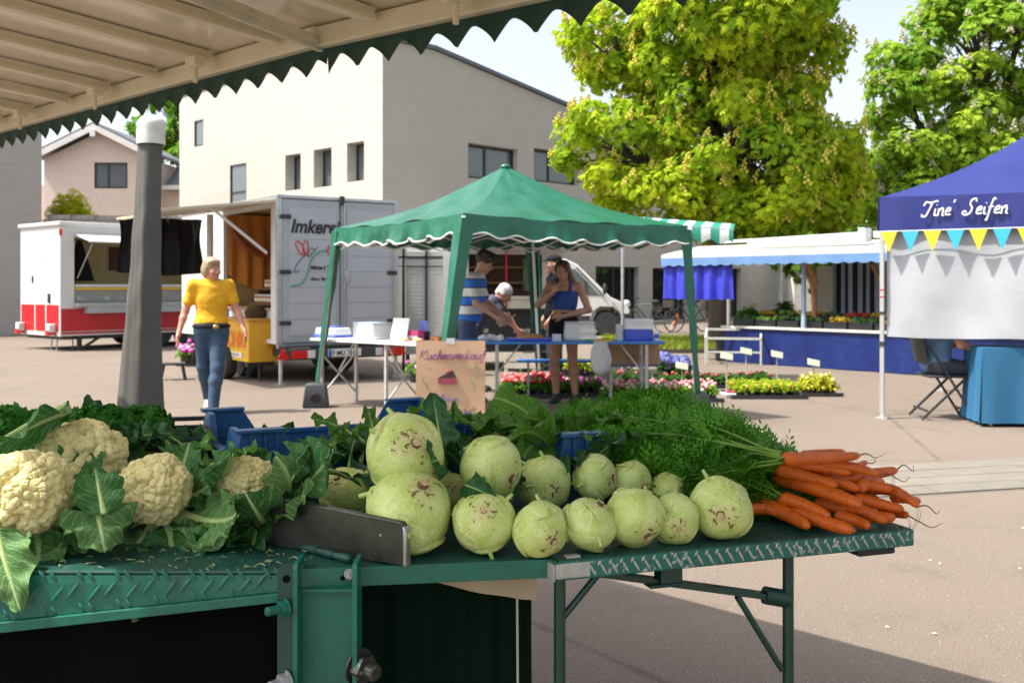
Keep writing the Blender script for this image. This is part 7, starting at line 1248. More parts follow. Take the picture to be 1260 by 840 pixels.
m, n, l, b = nodes('curd'); gmt = n.new('ShaderNodeNewGeometry'); cr_ = ramp(n, l, gmt.outputs['Pointiness'], .36, .49); nz = ramp(n, l, noise(n, l, 3.0, 5, .6), .3, .75); col = mixc(n, l, cr_, (.60, .43, .12), mixc(n, l, nz, (.88, .77, .33), (.92, .84, .46))); spk = ramp(n, l, noise(n, l, 16, 4, .7), .72, .76); col = mixc(n, l, math_(n, l, 'MULTIPLY', spk, .6), col, (.35, .24, .08)); l.new(col, b.inputs['Base Color']); b.inputs['Roughness'].default_value = .75; b.inputs['Specular IOR Level'].default_value = .25; b.inputs['Subsurface Weight'].default_value = .12; b.inputs['Subsurface Radius'].default_value = (1, .7, .3); b.inputs['Subsurface Scale'].default_value = .05; bump(n, l, b, noise(n, l, 55, 4, .7), .55, .04); CURD = m
def axis_rot(d, spin=0): return np.asarray(frame_to(d)) @ rotm(0, 0, spin)
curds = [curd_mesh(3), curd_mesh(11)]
def cauliflower(label, c, r, axis, seed, leaves, spin=0, me=0):
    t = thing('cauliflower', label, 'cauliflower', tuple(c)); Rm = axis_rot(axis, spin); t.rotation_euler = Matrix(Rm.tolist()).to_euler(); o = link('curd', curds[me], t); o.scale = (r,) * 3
    s = MB(); s.lathe([(.03, -r * .95), (.034, -r * .6), (.045, -r * .3)], 14); s.build('stem', RIB, t); rg = np.random.default_rng(seed)
    for i, lf in enumerate(leaves):
        a, ln, wd, a0, curl, tc, mt = lf; a = R(a); out = np.array((math.cos(a), math.sin(a), 0)); d = out * math.sin(R(a0)) + np.array((0, 0, 1)) * math.cos(R(a0)); up = np.array((0, 0, 1)) * math.sin(R(a0)) - out * math.cos(R(a0)); mb = MB(); leaf_geo(mb, out * .026 + (0, 0, -r * .86), d, up, ln, wd, curl, .011, .28, seed * 20 + i, .03, .0115, tc, rg.normal(0, .3), 26, 15, 1, 15); mb.build('leaf', [(CFL, CFL2)[mt], RIB], t, ang=180)
    return t
def ring(seed, n=9, ln=(.13, .19), wd=(.09, .13), a0=(70, 95), curl=(.7, 1.3), skip=()):
    r = np.random.default_rng(seed); out = []
    for i in range(n):
        if i in skip: r.random(7); continue
        out.append((360 * i / n + r.uniform(-12, 12), r.uniform(*ln), r.uniform(*wd), r.uniform(*a0), r.uniform(*curl), r.uniform(0, .35), int(r.random() < .35)))
    return out
c1 = P(33, 603, 1.62); c2 = P(100, 566, 1.80); c3 = P(190, 600, 1.72); c4 = P(303, 596, 1.76)
cauliflower('cauliflower with a broad cream head at the front left corner of the bench', c1, .069, (.12, -.72, .68), 1, [(285, .085, .085, 92, .5, .1, 1), (330, .10, .085, 95, .6, .2, 0), (245, .09, .09, 90, .6, .1, 0), (205, .12, .10, 80, .9, 0, 0), (10, .08, .06, 100, .4, .3, 0), (150, .13, .10, 88, .7, 0, 0), (60, .10, .08, 102, .4, .2, 0), (305, .12, .06, 104, -.4, .1, 1)], 0, 0)
cauliflower('large cauliflower head behind, topmost under the long leaf stalk', c2, .079, (.25, -.62, .75), 2, [(280, .08, .09, 106, .0, .1, 0), (320, .11, .10, 106, .2, .2, 0), (230, .12, .10, 95, .5, .1, 0), (0, .10, .08, 105, .5, .3, 1), (45, .11, .09, 104, .4, .2, 0), (140, .12, .10, 100, .4, .1, 0), (180, .13, .10, 95, .6, .1, 0)], 0, 1)
cauliflower('cauliflower with a bare left side and large leaf on its right, third from the left', c3, .063, (-.12, -.66, .74), 3, [(20, .125, .11, 76, 1.0, .15, 0), (340, .17, .10, 82, .8, .2, 1), (300, .10, .10, 92, .6, .25, 0), (255, .085, .085, 95, .5, .3, 1), (210, .08, .08, 100, .3, .2, 0), (95, .09, .09, 100, .4, .1, 0), (180, .09, .07, 104, .3, .2, 0), (325, .13, .05, 95, .9, .5, 1)], 0, 1)
cauliflower('small cauliflower mostly wrapped in its leaves beside the divider plate', c4, .054, (-.25, -.55, .80), 4, [(0, .13, .10, 66, 1.5, .1, 1), (40, .105, .10, 78, 1.1, .1, 0), (318, .13, .11, 72, 1.5, .1, 0), (278, .09, .09, 85, 1.0, .3, 0), (235, .10, .10, 85, .9, .2, 0), (190, .12, .10, 84, .9, .1, 0), (345, .15, .07, 82, 1.0, .4, 1), (130, .09, .09, 95, .6, .1, 0), (20, .15, .13, 80, .9, .1, 0), (300, .11, .08, 95, .7, .1, 0)], 0, 0)
def big_leaf(label, base, tip, L, W, up, mats, curl=.5, ruffle=.012, cup=.2, seed=0, stalk=.05, rr=.006, tipcut=0, twist=0, name='cabbage_leaf', cat='leaf'):
    b_, t_ = np.array(base, float), np.array(tip, float); o = thing(name, label, cat, tuple(b_)); mb = MB(); leaf_geo(mb, (0, 0, 0), t_ - b_, up, L, W, curl, ruffle, cup, seed, stalk, rr, tipcut, twist, 26, 15); q = mb.build('blade', mats, o, ang=180); return o
big_leaf('long cauliflower leaf with a thick pale stalk lying over the heads at far left', P(86, 504, 1.80), P(-20, 550, 1.68), .20, .11, (.1, -.75, -.65), [CFL, RIB], .25, .014, .3, 5, .0, .012, 0, .2)
big_leaf('cut cauliflower leaf drooping over the bench edge at far left', P(-8, 640, 1.56), P(18, 742, 1.50), .13, .085, (.2, -.9, .3), [CFL2, RIB], -.3, .008, .1, 6, .02, .008)
big_leaf('broad dark cauliflower leaf lying between the two left heads', P(128, 632, 1.60), P(112, 560, 1.63), .085, .080, (.3, -.95, .2), [CFL, RIB], -.5, .010, .15, 8, .0, .006)
big_leaf('ruffled cauliflower leaf lying flat on the bench between the heads', P(118, 618, 1.62), P(128, 672, 1.56), .09, .105, (.1, -.5, .85), [CFL2, RIB], -.5, .016, -.15, 9, .0, .007)
big_leaf('upright dark green kohlrabi leaf standing before the cardboard sign', P(548, 572, 1.86), P(528, 470, 1.92), .125, .072, (-.2, -.95, .1), [KLF, KRIB], -.15, .006, .25, 10, .02, .005)
big_leaf('yellowing leaf arching over the rear of the blue crate', P(606, 545, 2.16), P(655, 500, 2.25), .15, .14, (-.3, -.5, .8), [YLF, KRIB], -.7, .014, -.2, 12, .01, .006)
big_leaf('dark leaf with a red edge rising between the blue crate corners', P(300, 562, 2.18), P(345, 512, 2.28), .145, .08, (-.4, -.6, .7), [KLF, M('red_rib', (.25, .05, .06))], -.7, .010, .2, 13, .02, .005)
def leaf_bunch(label, c, n, spread, L, W, mats, seed, tilt=(50, 88), name='leaf_bunch', az=None):
    o = thing(name, label, 'leaves', tuple(c)); r = np.random.default_rng(seed)
    for i in range(n):
        a = r.uniform(0, 2 * PI) if az is None else R(r.uniform(*az)); e = R(r.uniform(*tilt)); d = (math.cos(a) * math.sin(e), math.sin(a) * math.sin(e), math.cos(e)); up = (-math.cos(a) * math.cos(e), -math.sin(a) * math.cos(e), math.sin(e)); mb = MB(); b_ = (r.normal(0, spread[0]), r.normal(0, spread[1]), r.uniform(-.02, .02))
        leaf_geo(mb, b_, d, up, L * r.uniform(.7, 1.15), W * r.uniform(.7, 1.15), r.uniform(-1.3, -.2), .012, r.uniform(-.2, .3), seed * 50 + i, .04, .0042, r.uniform(0, .3), r.normal(0, .5), 18, 11); mb.build('leaf', mats, o, ang=180)
    return o
leaf_bunch('bunch of dark kohlrabi leaves behind the divider plate', P(425, 578, 1.97), 11, (.06, .04), .12, .085, [KLF, KRIB], 1)
leaf_bunch('dark kohlrabi leaves heaped over the right end of the first blue crate', P(470, 560, 2.10), 10, (.07, .04), .13, .08, [KLF, KRIB], 2, (55, 90)); leaf_bunch('leaves with pale cut stalks poking up behind the topmost kohlrabi', P(465, 552, 2.05), 5, (.03, .03), .10, .05, [BRT, RIB], 3, (35, 75))
leaf_bunch('fresh mid green leaves in the crate under the yellowing leaf', P(640, 555, 2.08), 11, (.05, .03), .14, .11, [BRT, KRIB], 4, (40, 85)); leaf_bunch('dark leaves between the crate corner and the carrot greens', P(690, 545, 2.22), 12, (.06, .05), .14, .09, [BRT, KRIB], 5, (35, 80)); leaf_bunch('leaves tucked behind the middle kohlrabi', P(690, 575, 1.93), 7, (.07, .02), .10, .07, [KLF, KRIB], 6, (40, 90))
leaf_bunch('loose dark leaves in the black crate beside the curly parsley', P(200, 552, 2.14), 10, (.07, .05), .11, .07, [KLF, KRIB], 7, (60, 92)); leaf_bunch('dark leaves hanging over the front of the black crate', P(175, 556, 2.0), 11, (.07, .03), .10, .07, [KLF, KRIB], 17, (40, 90)); leaf_bunch('pale cut leaves lying in the black crate at the far left', P(30, 545, 2.12), 8, (.09, .04), .12, .08, [KLF, RIB], 8, (60, 92)); leaf_bunch('pale leaves behind the small cauliflower', P(280, 578, 1.93), 6, (.06, .02), .09, .06, [BRT, RIB], 9, (45, 85)); leaf_bunch('dark leaves filling the first blue crate', P(360, 568, 2.15), 10, (.09, .05), .12, .08, [KLF, KRIB], 10, (60, 92))
leaf_bunch('dark leaves behind the front kohlrabi row', P(560, 590, 1.85), 8, (.05, .03), .11, .07, [KLF, KRIB], 14, (30, 85)); leaf_bunch('dark leaves under the upright leaf by the sign', P(560, 560, 2.02), 8, (.05, .03), .10, .07, [KLF, KRIB], 15, (50, 88))
big_leaf('scrap of dark leaf caught between the oval kohlrabi and the one below it', P(572, 596, 1.66), P(612, 610, 1.62), .060, .045, (.1, -.9, .5), [KLF, KRIB], -.5, .005, .2, 21, .0, .002)
big_leaf('long pale kohlrabi stalk arching left of the topmost kohlrabi', P(405, 578, 1.80), P(462, 590, 1.70), .09, .012, (0, -.6, .8), [KLF, RIB], -.6, .002, .1, 22, .0, .006, 0, 0, 'leaf_stalk', 'stalk')
def parsley(label, c, rx, ry, rz, n, seed, ca=(.018, .12, .012), cb=(.07, .26, .03)):
    o = thing('parsley_bunch', label, 'parsley', tuple(c)); r = np.random.default_rng(seed); d = r.normal(size=(n, 3)); d[:, 2] = np.abs(d[:, 2]); d /= np.linalg.norm(d, axis=1, keepdims=True); mb = MB(); leaf_cloud(mb, d * r.uniform(.6, 1, n)[:, None] * (rx, ry, rz), d, .020, r, np.clip(r.normal(.45, .25, n), 0, 1), 5, .75); mb.build('leaves', mat_tint('parsley_leaf', ca, cb, .3), o, smooth=False)
    sm = MB()
    for i in range(30): a = r.uniform(0, 6.28); sm.tube([(0, 0, -.06), (.6 * rx * math.cos(a), .6 * ry * math.sin(a), rz * .6)], [.002, .0012], 4)
    sm.build('stalks', KRIB, o); return o
parsley('curly parsley bunch in the black crate beside the grey parasol', P(122, 530, 2.22), .085, .06, .055, 1400, 1); parsley('curly parsley bunch at the far left of the black crate', P(12, 535, 2.15), .09, .06, .055, 1200, 2); parsley('curly parsley bunch behind the large cauliflower', P(175, 528, 2.3), .07, .06, .05, 900, 3)

# kohlrabi
m, n, l, b = nodes('kohlrabi'); tc = n.new('ShaderNodeTexCoord'); tc.name = 'OC'; sp = n.new('ShaderNodeSeparateXYZ'); l.new(tc.outputs['Object'], sp.inputs[0]); z = sp.outputs[2]; oi = n.new('ShaderNodeObjectInfo')
f = ramp(n, l, noise(n, l, 1.6, 4, .55), .3, .72); col = mixc(n, l, f, (.41, .53, .105), (.61, .70, .27)); mer = ramp(n, l, noise(n, l, 7, 3, .5, stretch=(1.6, 1.6, .22)), .50, .72); col = mixc(n, l, math_(n, l, 'MULTIPLY', mer, .45), col, (.70, .76, .46)); dk = ramp(n, l, noise(n, l, 4.5, 5, .6, stretch=(1, 1, .6)), .60, .75); col = mixc(n, l, math_(n, l, 'MULTIPLY', dk, .6), col, (.22, .36, .04))
sca = n.new('ShaderNodeAttribute'); sca.attribute_name = 'tint'; vn_ = ramp(n, l, math_(n, l, 'MULTIPLY', sca.outputs['Fac'], -1.0), .15, .8); col = mixc(n, l, math_(n, l, 'MULTIPLY', vn_, .7), col, (.74, .80, .50)); sm_ = math_(n, l, 'MULTIPLY', ramp(n, l, sca.outputs['Fac'], .25, .8), ramp(n, l, noise(n, l, 5, 4, .6), .42, .6)); col = mixc(n, l, math_(n, l, 'MULTIPLY', sm_, .75), col, (.46, .36, .15)); near = ramp(n, l, z, .45, .97); cork = ramp(n, l, math_(n, l, 'ADD', math_(n, l, 'MULTIPLY', noise(n, l, 6, 6, .7), .75), math_(n, l, 'MULTIPLY', near, .38)), .64, .72); col = mixc(n, l, math_(n, l, 'MULTIPLY', cork, .7), col, (.60, .50, .28)); spt = ramp(n, l, math_(n, l, 'ADD', math_(n, l, 'MULTIPLY', noise(n, l, 5.0, 4, .62), .85), math_(n, l, 'MULTIPLY', near, .28)), .705, .74); col = mixc(n, l, math_(n, l, 'MULTIPLY', spt, .85), col, (.10, .045, .015)); spk = ramp(n, l, noise(n, l, 26, 3, .6), .74, .78); col = mixc(n, l, math_(n, l, 'MULTIPLY', spk, .6), col, (.16, .12, .03))
l.new(col, b.inputs['Base Color']); b.inputs['Roughness'].default_value = .38; b.inputs['Specular IOR Level'].default_value = .4; b.inputs['Subsurface Weight'].default_value = .1; b.inputs['Subsurface Radius'].default_value = (.6, 1, .3); b.inputs['Subsurface Scale'].default_value = .02; l.new(math_(n, l, 'ADD', math_(n, l, 'MULTIPLY', cork, .3), .36), b.inputs['Roughness']); bump(n, l, b, math_(n, l, 'ADD', math_(n, l, 'MULTIPLY', noise(n, l, 8, 4, .6), .6), math_(n, l, 'MULTIPLY', cork, .35)), .28, .05); KOHL = m
SCAR = M('scar_edge', (.55, .60, .30), (.42, .36, .14), 6, .5); STUB = M('root_stub', (.30, .19, .09), (.13, .07, .03), 9, .9, bmp=.8, bscale=20, bd=.03); STUBC = M('stub_cut', (.55, .45, .26), (.40, .28, .13), 9, .8)
def kohl_mesh(seed):
    r = np.random.default_rng(seed); nu, nv = 80, 128; th = np.linspace(.0, PI, nu); ph = np.linspace(0, 2 * PI, nv, endpoint=False); T_, P_ = np.meshgrid(th, ph, indexing='ij'); D = np.stack([np.sin(T_) * np.cos(P_), np.sin(T_) * np.sin(P_), np.cos(T_)], -1); h = 1 + .062 * tri_noise(D.reshape(-1, 3), seed, 1.8, 2).reshape(T_.shape) - .10 * np.exp(-(T_ / .5) ** 2) * .4 + .03 * tri_noise(D.reshape(-1, 3), seed + 50, 3.2, 2).reshape(T_.shape); sc = []; sci = np.zeros_like(T_); vei = np.zeros_like(T_)
    for i in range(8):
        t0 = PI * (.20 + .62 * ((i + .5) / 8)) + r.normal(0, .05); p0 = i * 2.4 + r.normal(0, .2); w_ = r.uniform(.35, .55); du = (P_ - p0 + PI) % (2 * PI) - PI; du = du * np.sin(t0); dv = T_ - t0 - .35 * du ** 2 / w_
        rid = np.exp(-(du / w_) ** 4) * (np.exp(-(dv / .042) ** 2) * .060 + .045 * np.exp(-((dv - .14) / .15) ** 2) - .040 * np.exp(-((dv + .08) / .05) ** 2)); h = h + rid; sci = np.maximum(sci, np.exp(-(du / w_) ** 4) * np.exp(-((dv + .045) / .032) ** 2)); vei = np.maximum(vei, sum(np.exp(-((du - o_ * w_ * (1 + 1.2 * dv) + .03 * np.sin(dv * 9 + o_ * 5)) / .022) ** 2) for o_ in (-.55, 0, .5)) * (dv > .02) * np.clip(1.1 - dv, 0, 1)); sc.append((t0, p0))
    V = (D * h[..., None] * (1, 1, .93)).reshape(-1, 3); i, j = np.meshgrid(np.arange(nu - 1), np.arange(nv), indexing='ij'); a = (i * nv + j).ravel(); b_ = (i * nv + (j + 1) % nv).ravel(); F = np.stack([a, a + nv, b_ + nv, b_], 1); mb = MB(); mb.add(V, F, 0, None, np.where(sci > .2, sci, -np.minimum(vei, 1)).reshape(-1)); body = mb.mesh('bulb', KOHL, ang=180)
    st = MB(); zt = .86; rr = r.uniform(.09, .13); hh = r.uniform(.09, .20); a = np.linspace(0, 2 * PI, 17); q = []
    for v in np.linspace(0, 1, 6): q.append(np.stack([rr * (1.45 - .6 * v ** .5) * np.cos(a) * (1 + .08 * np.sin(a * 3 + v * 3)), rr * (1.45 - .6 * v ** .5) * np.sin(a) * (1 + .08 * np.cos(a * 4)), np.full(17, zt - .03 + hh * v)], 1))
    st.grid(np.array(q), 0, flip=True); st.lathe([(0, zt - .03 + hh + .012), (rr * .5, zt - .03 + hh + .010), (rr * .86, zt - .03 + hh)], 16, mi=1); stub = st.mesh('root_stub', [STUB, STUBC])
    stk = []
    for (t0, p0) in (sc[2], sc[5], sc[7]):
        f = lambda t, p, k: np.array((math.sin(t) * math.cos(p), math.sin(t) * math.sin(p), math.cos(t) * .93)) * k; g_ = r.uniform(.5, 1.0); pts = catmull([f(t0 - .06, p0, .99), f(t0 + .12, p0, 1.035), f(t0 + .40 * g_, p0 + .10, 1.05), f(t0 + .75 * g_, p0 + .22, 1.08 + .05 * g_)]); sk_ = MB(); sk_.tube(pts, np.linspace(.075, .04, len(pts)), 8); stk.append(sk_.mesh('leaf_stalk', KST))
    for (t0, p0) in (sc[1], sc[3], sc[6]):
        f = lambda t, p, k: np.array((math.sin(t) * math.cos(p), math.sin(t) * math.sin(p), math.cos(t) * .93)) * k; e = r.uniform(.14, .30); sk_ = MB(); sk_.tube([f(t0, p0, .97), f(t0 + .06, p0, 1.06), f(t0 + .16, p0 + .04, 1.06 + e)], (.10, .07, .055), 9); stk.append(sk_.mesh('leaf_stalk', KST))
    return (body, stub, *stk)
KST = M('kohl_stalk', (.40, .54, .16), (.30, .44, .10), 5, .4); KM = [kohl_mesh(100 + i) for i in range(6)]
def kohlrabi(label, c, r, axis, i, spin, sq=1.0):
    t = thing('kohlrabi', label, 'kohlrabi', tuple(c), 0, None); t.rotation_euler = Matrix(axis_rot(axis, spin).tolist()).to_euler(); t.scale = (r, r, r * sq)
    for nm, me in zip(('bulb', 'root_stub') + ('leaf_stalk',) * 6, KM[i % 6]): link(nm, me, t)
    return t
KL = [(500, 558, 49, 1.72, (17, -21), 'large kohlrabi on top of the heap with its brown root stub facing up'), (505, 629, 53, 1.655, (20, -42), 'largest kohlrabi with dark earth on its crown behind the steel plate'), (605, 575, 40, 1.745, (30, 11), 'smooth oval kohlrabi lying on top before the sign, root stub to the right'), (596, 642, 38, None, (0, -22), 'front kohlrabi with a pale round root cut on top beside the largest one'), (664, 650, 34, None, (18, 11), 'front kohlrabi at the joint between middle shelf and worn table'), (671, 594, 33, 1.86, (17, 4), 'kohlrabi with a brown root stub behind the front row below the crate corner'),
      (732, 586, 29, 1.88, (24, -2), 'small kohlrabi with a tan root end, highest on the worn table'), (725, 644, 34, None, (16, -31), 'front kohlrabi showing mostly smooth green skin, leftmost on the worn table'), (781, 635, 37, None, (14, 20), 'front kohlrabi with rusty brown streaks on its right side'), (830, 637, 31, None, (2, 8), 'small front kohlrabi with a ringed root stub, next to the outermost one'), (886, 625, 38, None, (-7, 1), 'outermost front kohlrabi with dark spots around its root, beside the carrots'), (427, 607, 34, 1.87, (-12, -26), 'kohlrabi half hidden behind the steel divider plate'),
      (776, 592, 26, 1.90, (16, 4), 'kohlrabi peeping out behind the front row under the carrot greens'), (820, 606, 24, 1.92, (14, 2), 'small kohlrabi behind the gap left of the outermost front one'), (846, 608, 20, 1.95, (10, -4), 'tiny kohlrabi barely showing behind the outermost one'), (557, 604, 22, 1.80, (4, -10), 'kohlrabi showing in the gap behind the largest one')]
for i, (px, py, rp, Y, ax, lab) in enumerate(KL):
    if Y is None: Y = FPX * (EYE - TZ) / (py - HY + rp)
    r = rp * Y / FPX; dx, dy = ax[0] / rp, ax[1] / rp; kk = math.sqrt(max(.05, 1 - dx * dx - dy * dy)); kohlrabi(lab, P(px, py, Y), r * 1.0, (dx, -kk, -dy), i, i * 1.3 + .4, (1.0, .96, .95, 1.03, 1.0)[i % 5])

# carrots with their greens
m, n, l, b = nodes('carrot'); f = ramp(n, l, noise(n, l, 14, 4, .6), .3, .7); col = mixc(n, l, f, (.60, .125, .008), (.44, .075, .006)); rg = ramp(n, l, noise(n, l, 30, 4, .65, stretch=(.5, .5, 6)), .56, .68); col = mixc(n, l, math_(n, l, 'MULTIPLY', rg, .7), col, (.20, .025, .004)); ea = ramp(n, l, noise(n, l, 42, 7, .78), .53, .68); col = mixc(n, l, math_(n, l, 'MULTIPLY', ea, .85), col, (.06, .026, .012)); l.new(col, b.inputs['Base Color']); b.inputs['Roughness'].default_value = .45; b.inputs['Specular IOR Level'].default_value = .35; bump(n, l, b, noise(n, l, 60, 4, .6, stretch=(.5, .5, 4)), .3, .003); CAR = m
RHAIR = M('root_hair', (.20, .10, .05), (.12, .06, .03), 30, .8); FRD = mat_tint('carrot_frond', (.030, .16, .010), (.14, .38, .03), .4, .45); FST = M('carrot_stem', (.16, .30, .05), (.10, .22, .03), 30, .45)
def frond(mb, p0, p1, lift, rng, size=1.0, start=.35):
    p0, p1 = np.array(p0), np.array(p1); mid = (p0 + p1) / 2 + lift; pts = catmull([p0, mid * .6 + p0 * .4 + np.array(lift) * .2, mid, p1], 5); k = len(pts); mb.tube(pts, np.linspace(.0022, .0007, k), 4, 1, cap=False); ln = np.linalg.norm(p1 - p0); side0 = rng.normal(size=3); V, TI = [], []
    for i in range(int(k * start), k):
        t = pts[min(i + 1, k - 1)] - pts[max(i - 1, 0)]; t /= np.linalg.norm(t) + 1e-9; s0 = np.cross(t, side0); s0 /= np.linalg.norm(s0) + 1e-9; nn = np.cross(s0, t); L_ = (.055 * (1 - .65 * (i / k)) + .008) * size
        for s in (-1, 1):
            d = t * .62 + s0 * s * .80 + nn * rng.normal(0, .25) + np.array((0, 0, -.1)); d /= np.linalg.norm(d); tw = np.cross(d, nn); tw /= np.linalg.norm(tw) + 1e-9; tint = np.clip(rng.normal(.45, .25), 0, 1)
            for q in range(4):
                b_ = pts[i] + d * L_ * (.25 + .22 * q); ll = L_ * (.42 - .06 * q)
                for s2 in ((-1, 1) if q < 3 else (0,)):
                    e = d * (.7 if s2 else 1) + tw * s2 * .75; e /= np.linalg.norm(e); w_ = np.cross(e, nn) * ll * .20; V.append([b_, b_ + e * ll * .55 + w_, b_ + e * ll, b_ + e * ll * .5 - w_]); TI += [tint] * 4
    if V: V = np.array(V).reshape(-1, 3); mb.add(V, np.arange(len(V)).reshape(-1, 4), 0, None, np.array(TI))
topf = lambda x: np.interp(x, [600, 660, 700, 740, 765, 800, 850, 900, 960], [520, 510, 500, 494, 488, 496, 527, 552, 573]); botf = lambda x: np.interp(x, [600, 690, 740, 800, 860, 940], [545, 560, 572, 588, 600, 606])
def frond_end(rng, x0=700, x1=915, lo=0, hi=1): px = rng.uniform(x0, x1); f = rng.uniform(lo, hi) ** .8; py = topf(px) * (1 - f) + botf(px) * f; Y = 2.52 - .52 * f - .10 * (px - 700) / 215; return np.array(P(px, py, Y))
CRT = [((963, 564), (1058, 560), .14, .13, .0125, 1, 'uppermost carrot lying back with its tip to the right'), ((964, 568), (1047, 582), .11, .10, .010, 0, 'slim carrot just below the uppermost one'), ((966, 574), (1050, 589), .095, .085, .0105, 0, 'bright slim carrot, third from the top of the pile'), ((978, 583), (1057, 602), .085, .07, .0135, 0, 'stout carrot in the upper middle of the pile'), ((1046, 588), (1104, 578), .085, .09, .013, 1, 'stout carrot with a long root hair pointing to the upper right'), ((953, 586), (1061, 622), .075, .055, .0165, 0, 'longest thick carrot lying diagonally across the pile'), ((945, 607), (1052, 653), .045, .016, .0165, 0, 'bright thick carrot with its tip over the front table edge'), ((917, 607), (996, 648), .040, .017, .0165, 0, 'dark shouldered carrot beside the outermost kohlrabi'), ((915, 630), (972, 640), .016, .014, .013, 0, 'carrot lying under the front ones next to the outermost kohlrabi'),
       ((1036, 576), (1066, 568), .10, .10, .009, 1, 'short carrot tip behind the uppermost carrot'), ((1056, 600), (1087, 594), .07, .07, .0125, 0, 'carrot tip in the middle right of the pile'), ((1066, 603), (1131, 623), .055, .04, .0125, 1, 'carrot with long hairy root at the right end of the pile'), ((1036, 606), (1082, 614), .05, .045, .010, 0, 'small carrot between the thick ones at centre right'), ((1004, 618), (1046, 629), .035, .03, .0125, 0, 'blunt carrot under the longest one'), ((1046, 626), (1102, 637), .030, .022, .0145, 0, 'thick carrot at the right over the table edge'), ((1028, 634), (1070, 647), .022, .016, .0125, 0, 'blunt carrot beside the bright front one'), ((1080, 620), (1118, 634), .030, .020, .011, 1, 'thin rooted carrot low at the right end'), ((1096, 612), (1132, 617), .045, .035, .009, 0, 'carrot at the far right behind the hairy one'), ((985, 634), (1014, 644), .014, .012, .012, 0, 'carrot tip under the front carrots'), ((1060, 624), (1092, 630), .018, .016, .011, 0, 'carrot deep under the pile at right'), ((1020, 596), (1072, 606), .04, .035, .012, 0, 'carrot under the stout one in the middle'), ((990, 600), (1040, 620), .03, .02, .013, 0, 'carrot hidden below the longest one'), ((985, 562), (1040, 556), .12, .12, .011, 0, 'carrot lying behind the uppermost one'), ((1010, 578), (1080, 584), .10, .095, .012, 1, 'slender carrot across the top right of the pile'), ((1040, 592), (1098, 602), .075, .07, .0125, 0, 'smooth carrot below the stout rooted one'), ((1050, 612), (1112, 626), .05, .038, .0125, 0, 'orange carrot beside the hairy one at right'), ((1030, 622), (1092, 642), .035, .018, .0125, 1, 'carrot with its tip near the right table corner'), ((960, 612), (1022, 636), .05, .03, .013, 0, 'carrot squeezed between the two thick front ones'), ((955, 578), (1030, 598), .095, .08, .0125, 0, 'earthy carrot on the left shoulder of the pile')]
rngc = np.random.default_rng(77)
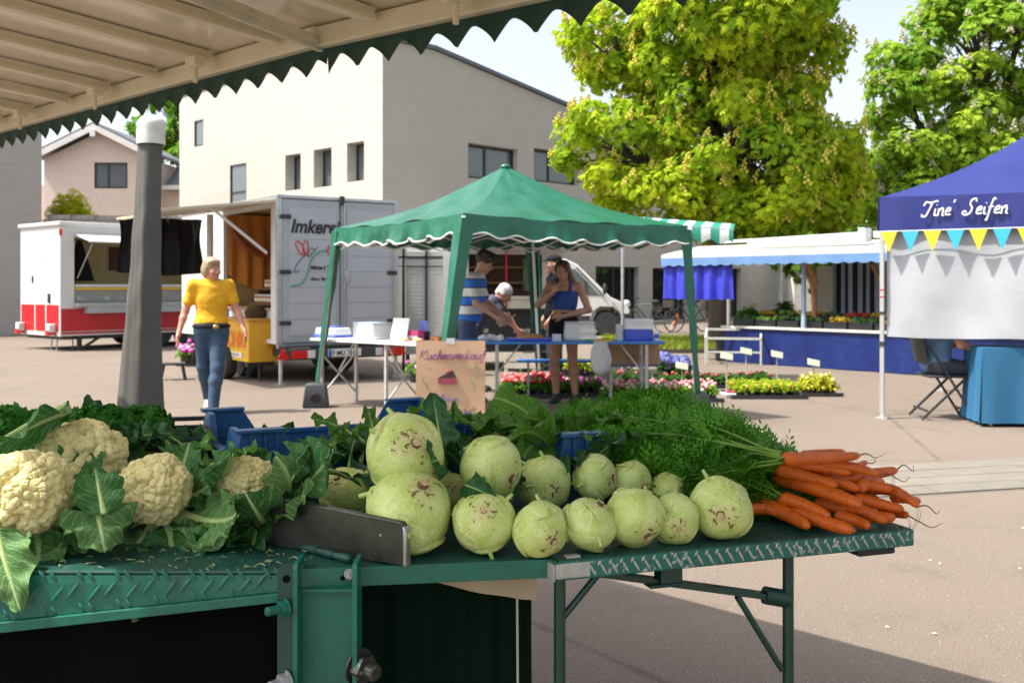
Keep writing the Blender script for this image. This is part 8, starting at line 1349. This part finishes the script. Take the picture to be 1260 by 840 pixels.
for i, (a, b_, ha_, hb_, r, hairy, lab) in enumerate(CRT):
    A, B = np.array(T(a[0], a[1], ha_)), np.array(T(b_[0], b_[1], hb_)); d = B - A; L_ = np.linalg.norm(d); Rm = frame_to(d); t = thing('carrot', lab, 'carrot', tuple(A), 0, None, Matrix(Rm.tolist()).to_euler()); q = []; a_ = np.linspace(0, 2 * PI, 21); bx, by = rngc.normal(0, .006, 2)
    for v in np.concatenate([[0, .02, .05], np.linspace(.09, .93, 24), [.96, .985, 1.0]]):
        rr = r * (1.0 - .42 * v ** 1.6) * (1 - .035 * math.sin(v * 70 + i) * (rngc.random() > .4)); rr *= min(1, .45 + 9 * v) if v < .06 else 1; rr *= math.sqrt(max(0, 1 - ((v - .88) / .12) ** 2)) * .92 + .08 if v > .88 else 1; q.append(np.stack([rr * np.cos(a_) + bx * math.sin(v * PI), rr * np.sin(a_) + by * math.sin(v * PI), np.full(21, v * L_)], 1))
    mb = MB(); mb.grid(np.array(q), 0, flip=True); mb.ball((0, 0, .001), (r * .45, r * .45, .003), 10, 4); mb.ball((0, 0, L_), (r * .1, r * .1, .002), 6, 3); mb.build('root', CAR, t, ang=180)
    if hairy: mb = MB(); h0 = rngc.uniform(.03, .06); mb.tube(catmull([(0, 0, L_ - .002), (rngc.normal(0, .004), rngc.normal(0, .004), L_ + h0 * .4), (rngc.normal(0, .01), -.006, L_ + h0 * .8), (rngc.normal(0, .014), .004, L_ + h0)]), np.linspace(.0016, .0004, 16), 5); [mb.tube(catmull([(r * .3, 0, L_ * f_), (r * .6, -.02, L_ * f_ + .005), (r * .8 + rngc.normal(0, .01), -.05, L_ * f_)]), .0004, 4) for f_ in (.92, .97)]; mb.build('root_hair', RHAIR, t)
    mb = MB(); iv = np.linalg.inv(Rm)
    nf = 10 if a[0] < 1000 else 0
    if not nf: continue
    for k in range(nf):
        e = frond_end(rngc, 760 if i % 2 else 700, 930); e = e if a[0] < 1000 else np.array(P(rngc.uniform(935, 965), rngc.uniform(568, 600), 2.05)); up_ = np.array((0, 0, rngc.uniform(.0, .05))); tmp = MB(); frond(tmp, A + rngc.normal(0, .004, 3), e, up_, rngc, 1.0, .30)
        for V_, in zip(tmp.V): pass
        off = mb.nv; VV_ = np.concatenate(tmp.V); mb.V.append((VV_ - A) @ Rm); mb.nv += len(VV_); mb.F += [tuple(x + off for x in f_) for f_ in tmp.F]; mb.MI += tmp.MI; mb.tint += [(o_ + off, k_, ti_) for o_, k_, ti_ in tmp.tint]
    mb.build('greens', [FRD, FST], t, smooth=False)
mb = MB()
for k in range(330):
    e = frond_end(rngc, 690, 925, 0, 1); s = e + np.array((rngc.uniform(.06, .20), -rngc.uniform(.02, .10), -rngc.uniform(.02, .06))); frond(mb, s, e, np.array((0, 0, rngc.uniform(0, .03))), rngc, 1.05, .12)
for k in range(120):
    px = rngc.uniform(880, 968); py = np.interp(px, [880, 968], [555, 573]) + rngc.uniform(0, 36); e = np.array(P(px, py, rngc.uniform(1.98, 2.1))); s = e + np.array((rngc.uniform(.0, .05), rngc.normal(0, .03), -.02)); frond(mb, s, e + rngc.normal(0, .01, 3), np.array((0, 0, .01)), rngc, .55, .1)
tag(mb.build('carrot_greens', [FRD, FST], smooth=False), 'heap of feathery carrot greens spilling over the blue crate', 'greens', None, 'stuff')
# scraps of leaf and stalk on the bench
mb = MB(); rs = np.random.default_rng(4)
for k in range(62):
    x, y = rs.uniform(-.75, -.30), rs.uniform(1.548, 1.66); a = rs.uniform(0, 6.28); L_ = rs.uniform(.002, .011); mb.tube(catmull([(x, y, TZ + .0022), (x + L_ * math.cos(a), y + L_ * math.sin(a), TZ + .004), (x + L_ * math.cos(a + .6) * 1.6, y + L_ * math.sin(a + .6) * 1.6, TZ + .0025)], 3), rs.uniform(.0004, .0012), 4)
tag(mb.build('leaf_scraps', M('scrap', (.30, .32, .16), (.10, .16, .04), 60, .7)), 'pale scraps of leaf and stalk scattered on the bench edge', 'scraps', None, 'stuff')
mb = MB()
for px, py in ((1145, 690), (1157, 694), (1259, 650), (1092, 772), (1150, 780), (1255, 700)): x, y, _ = G(px, py); mb.ball((x, y, .004), (.012, .008, .004), 7, 4, rotm(0, 0, px))
tag(mb.build('asphalt_litter', M('litter', (.6, .58, .5), (.3, .35, .15), 50, .8)), 'small pale bits lying on the asphalt beyond the carrots', 'litter', None, 'stuff')
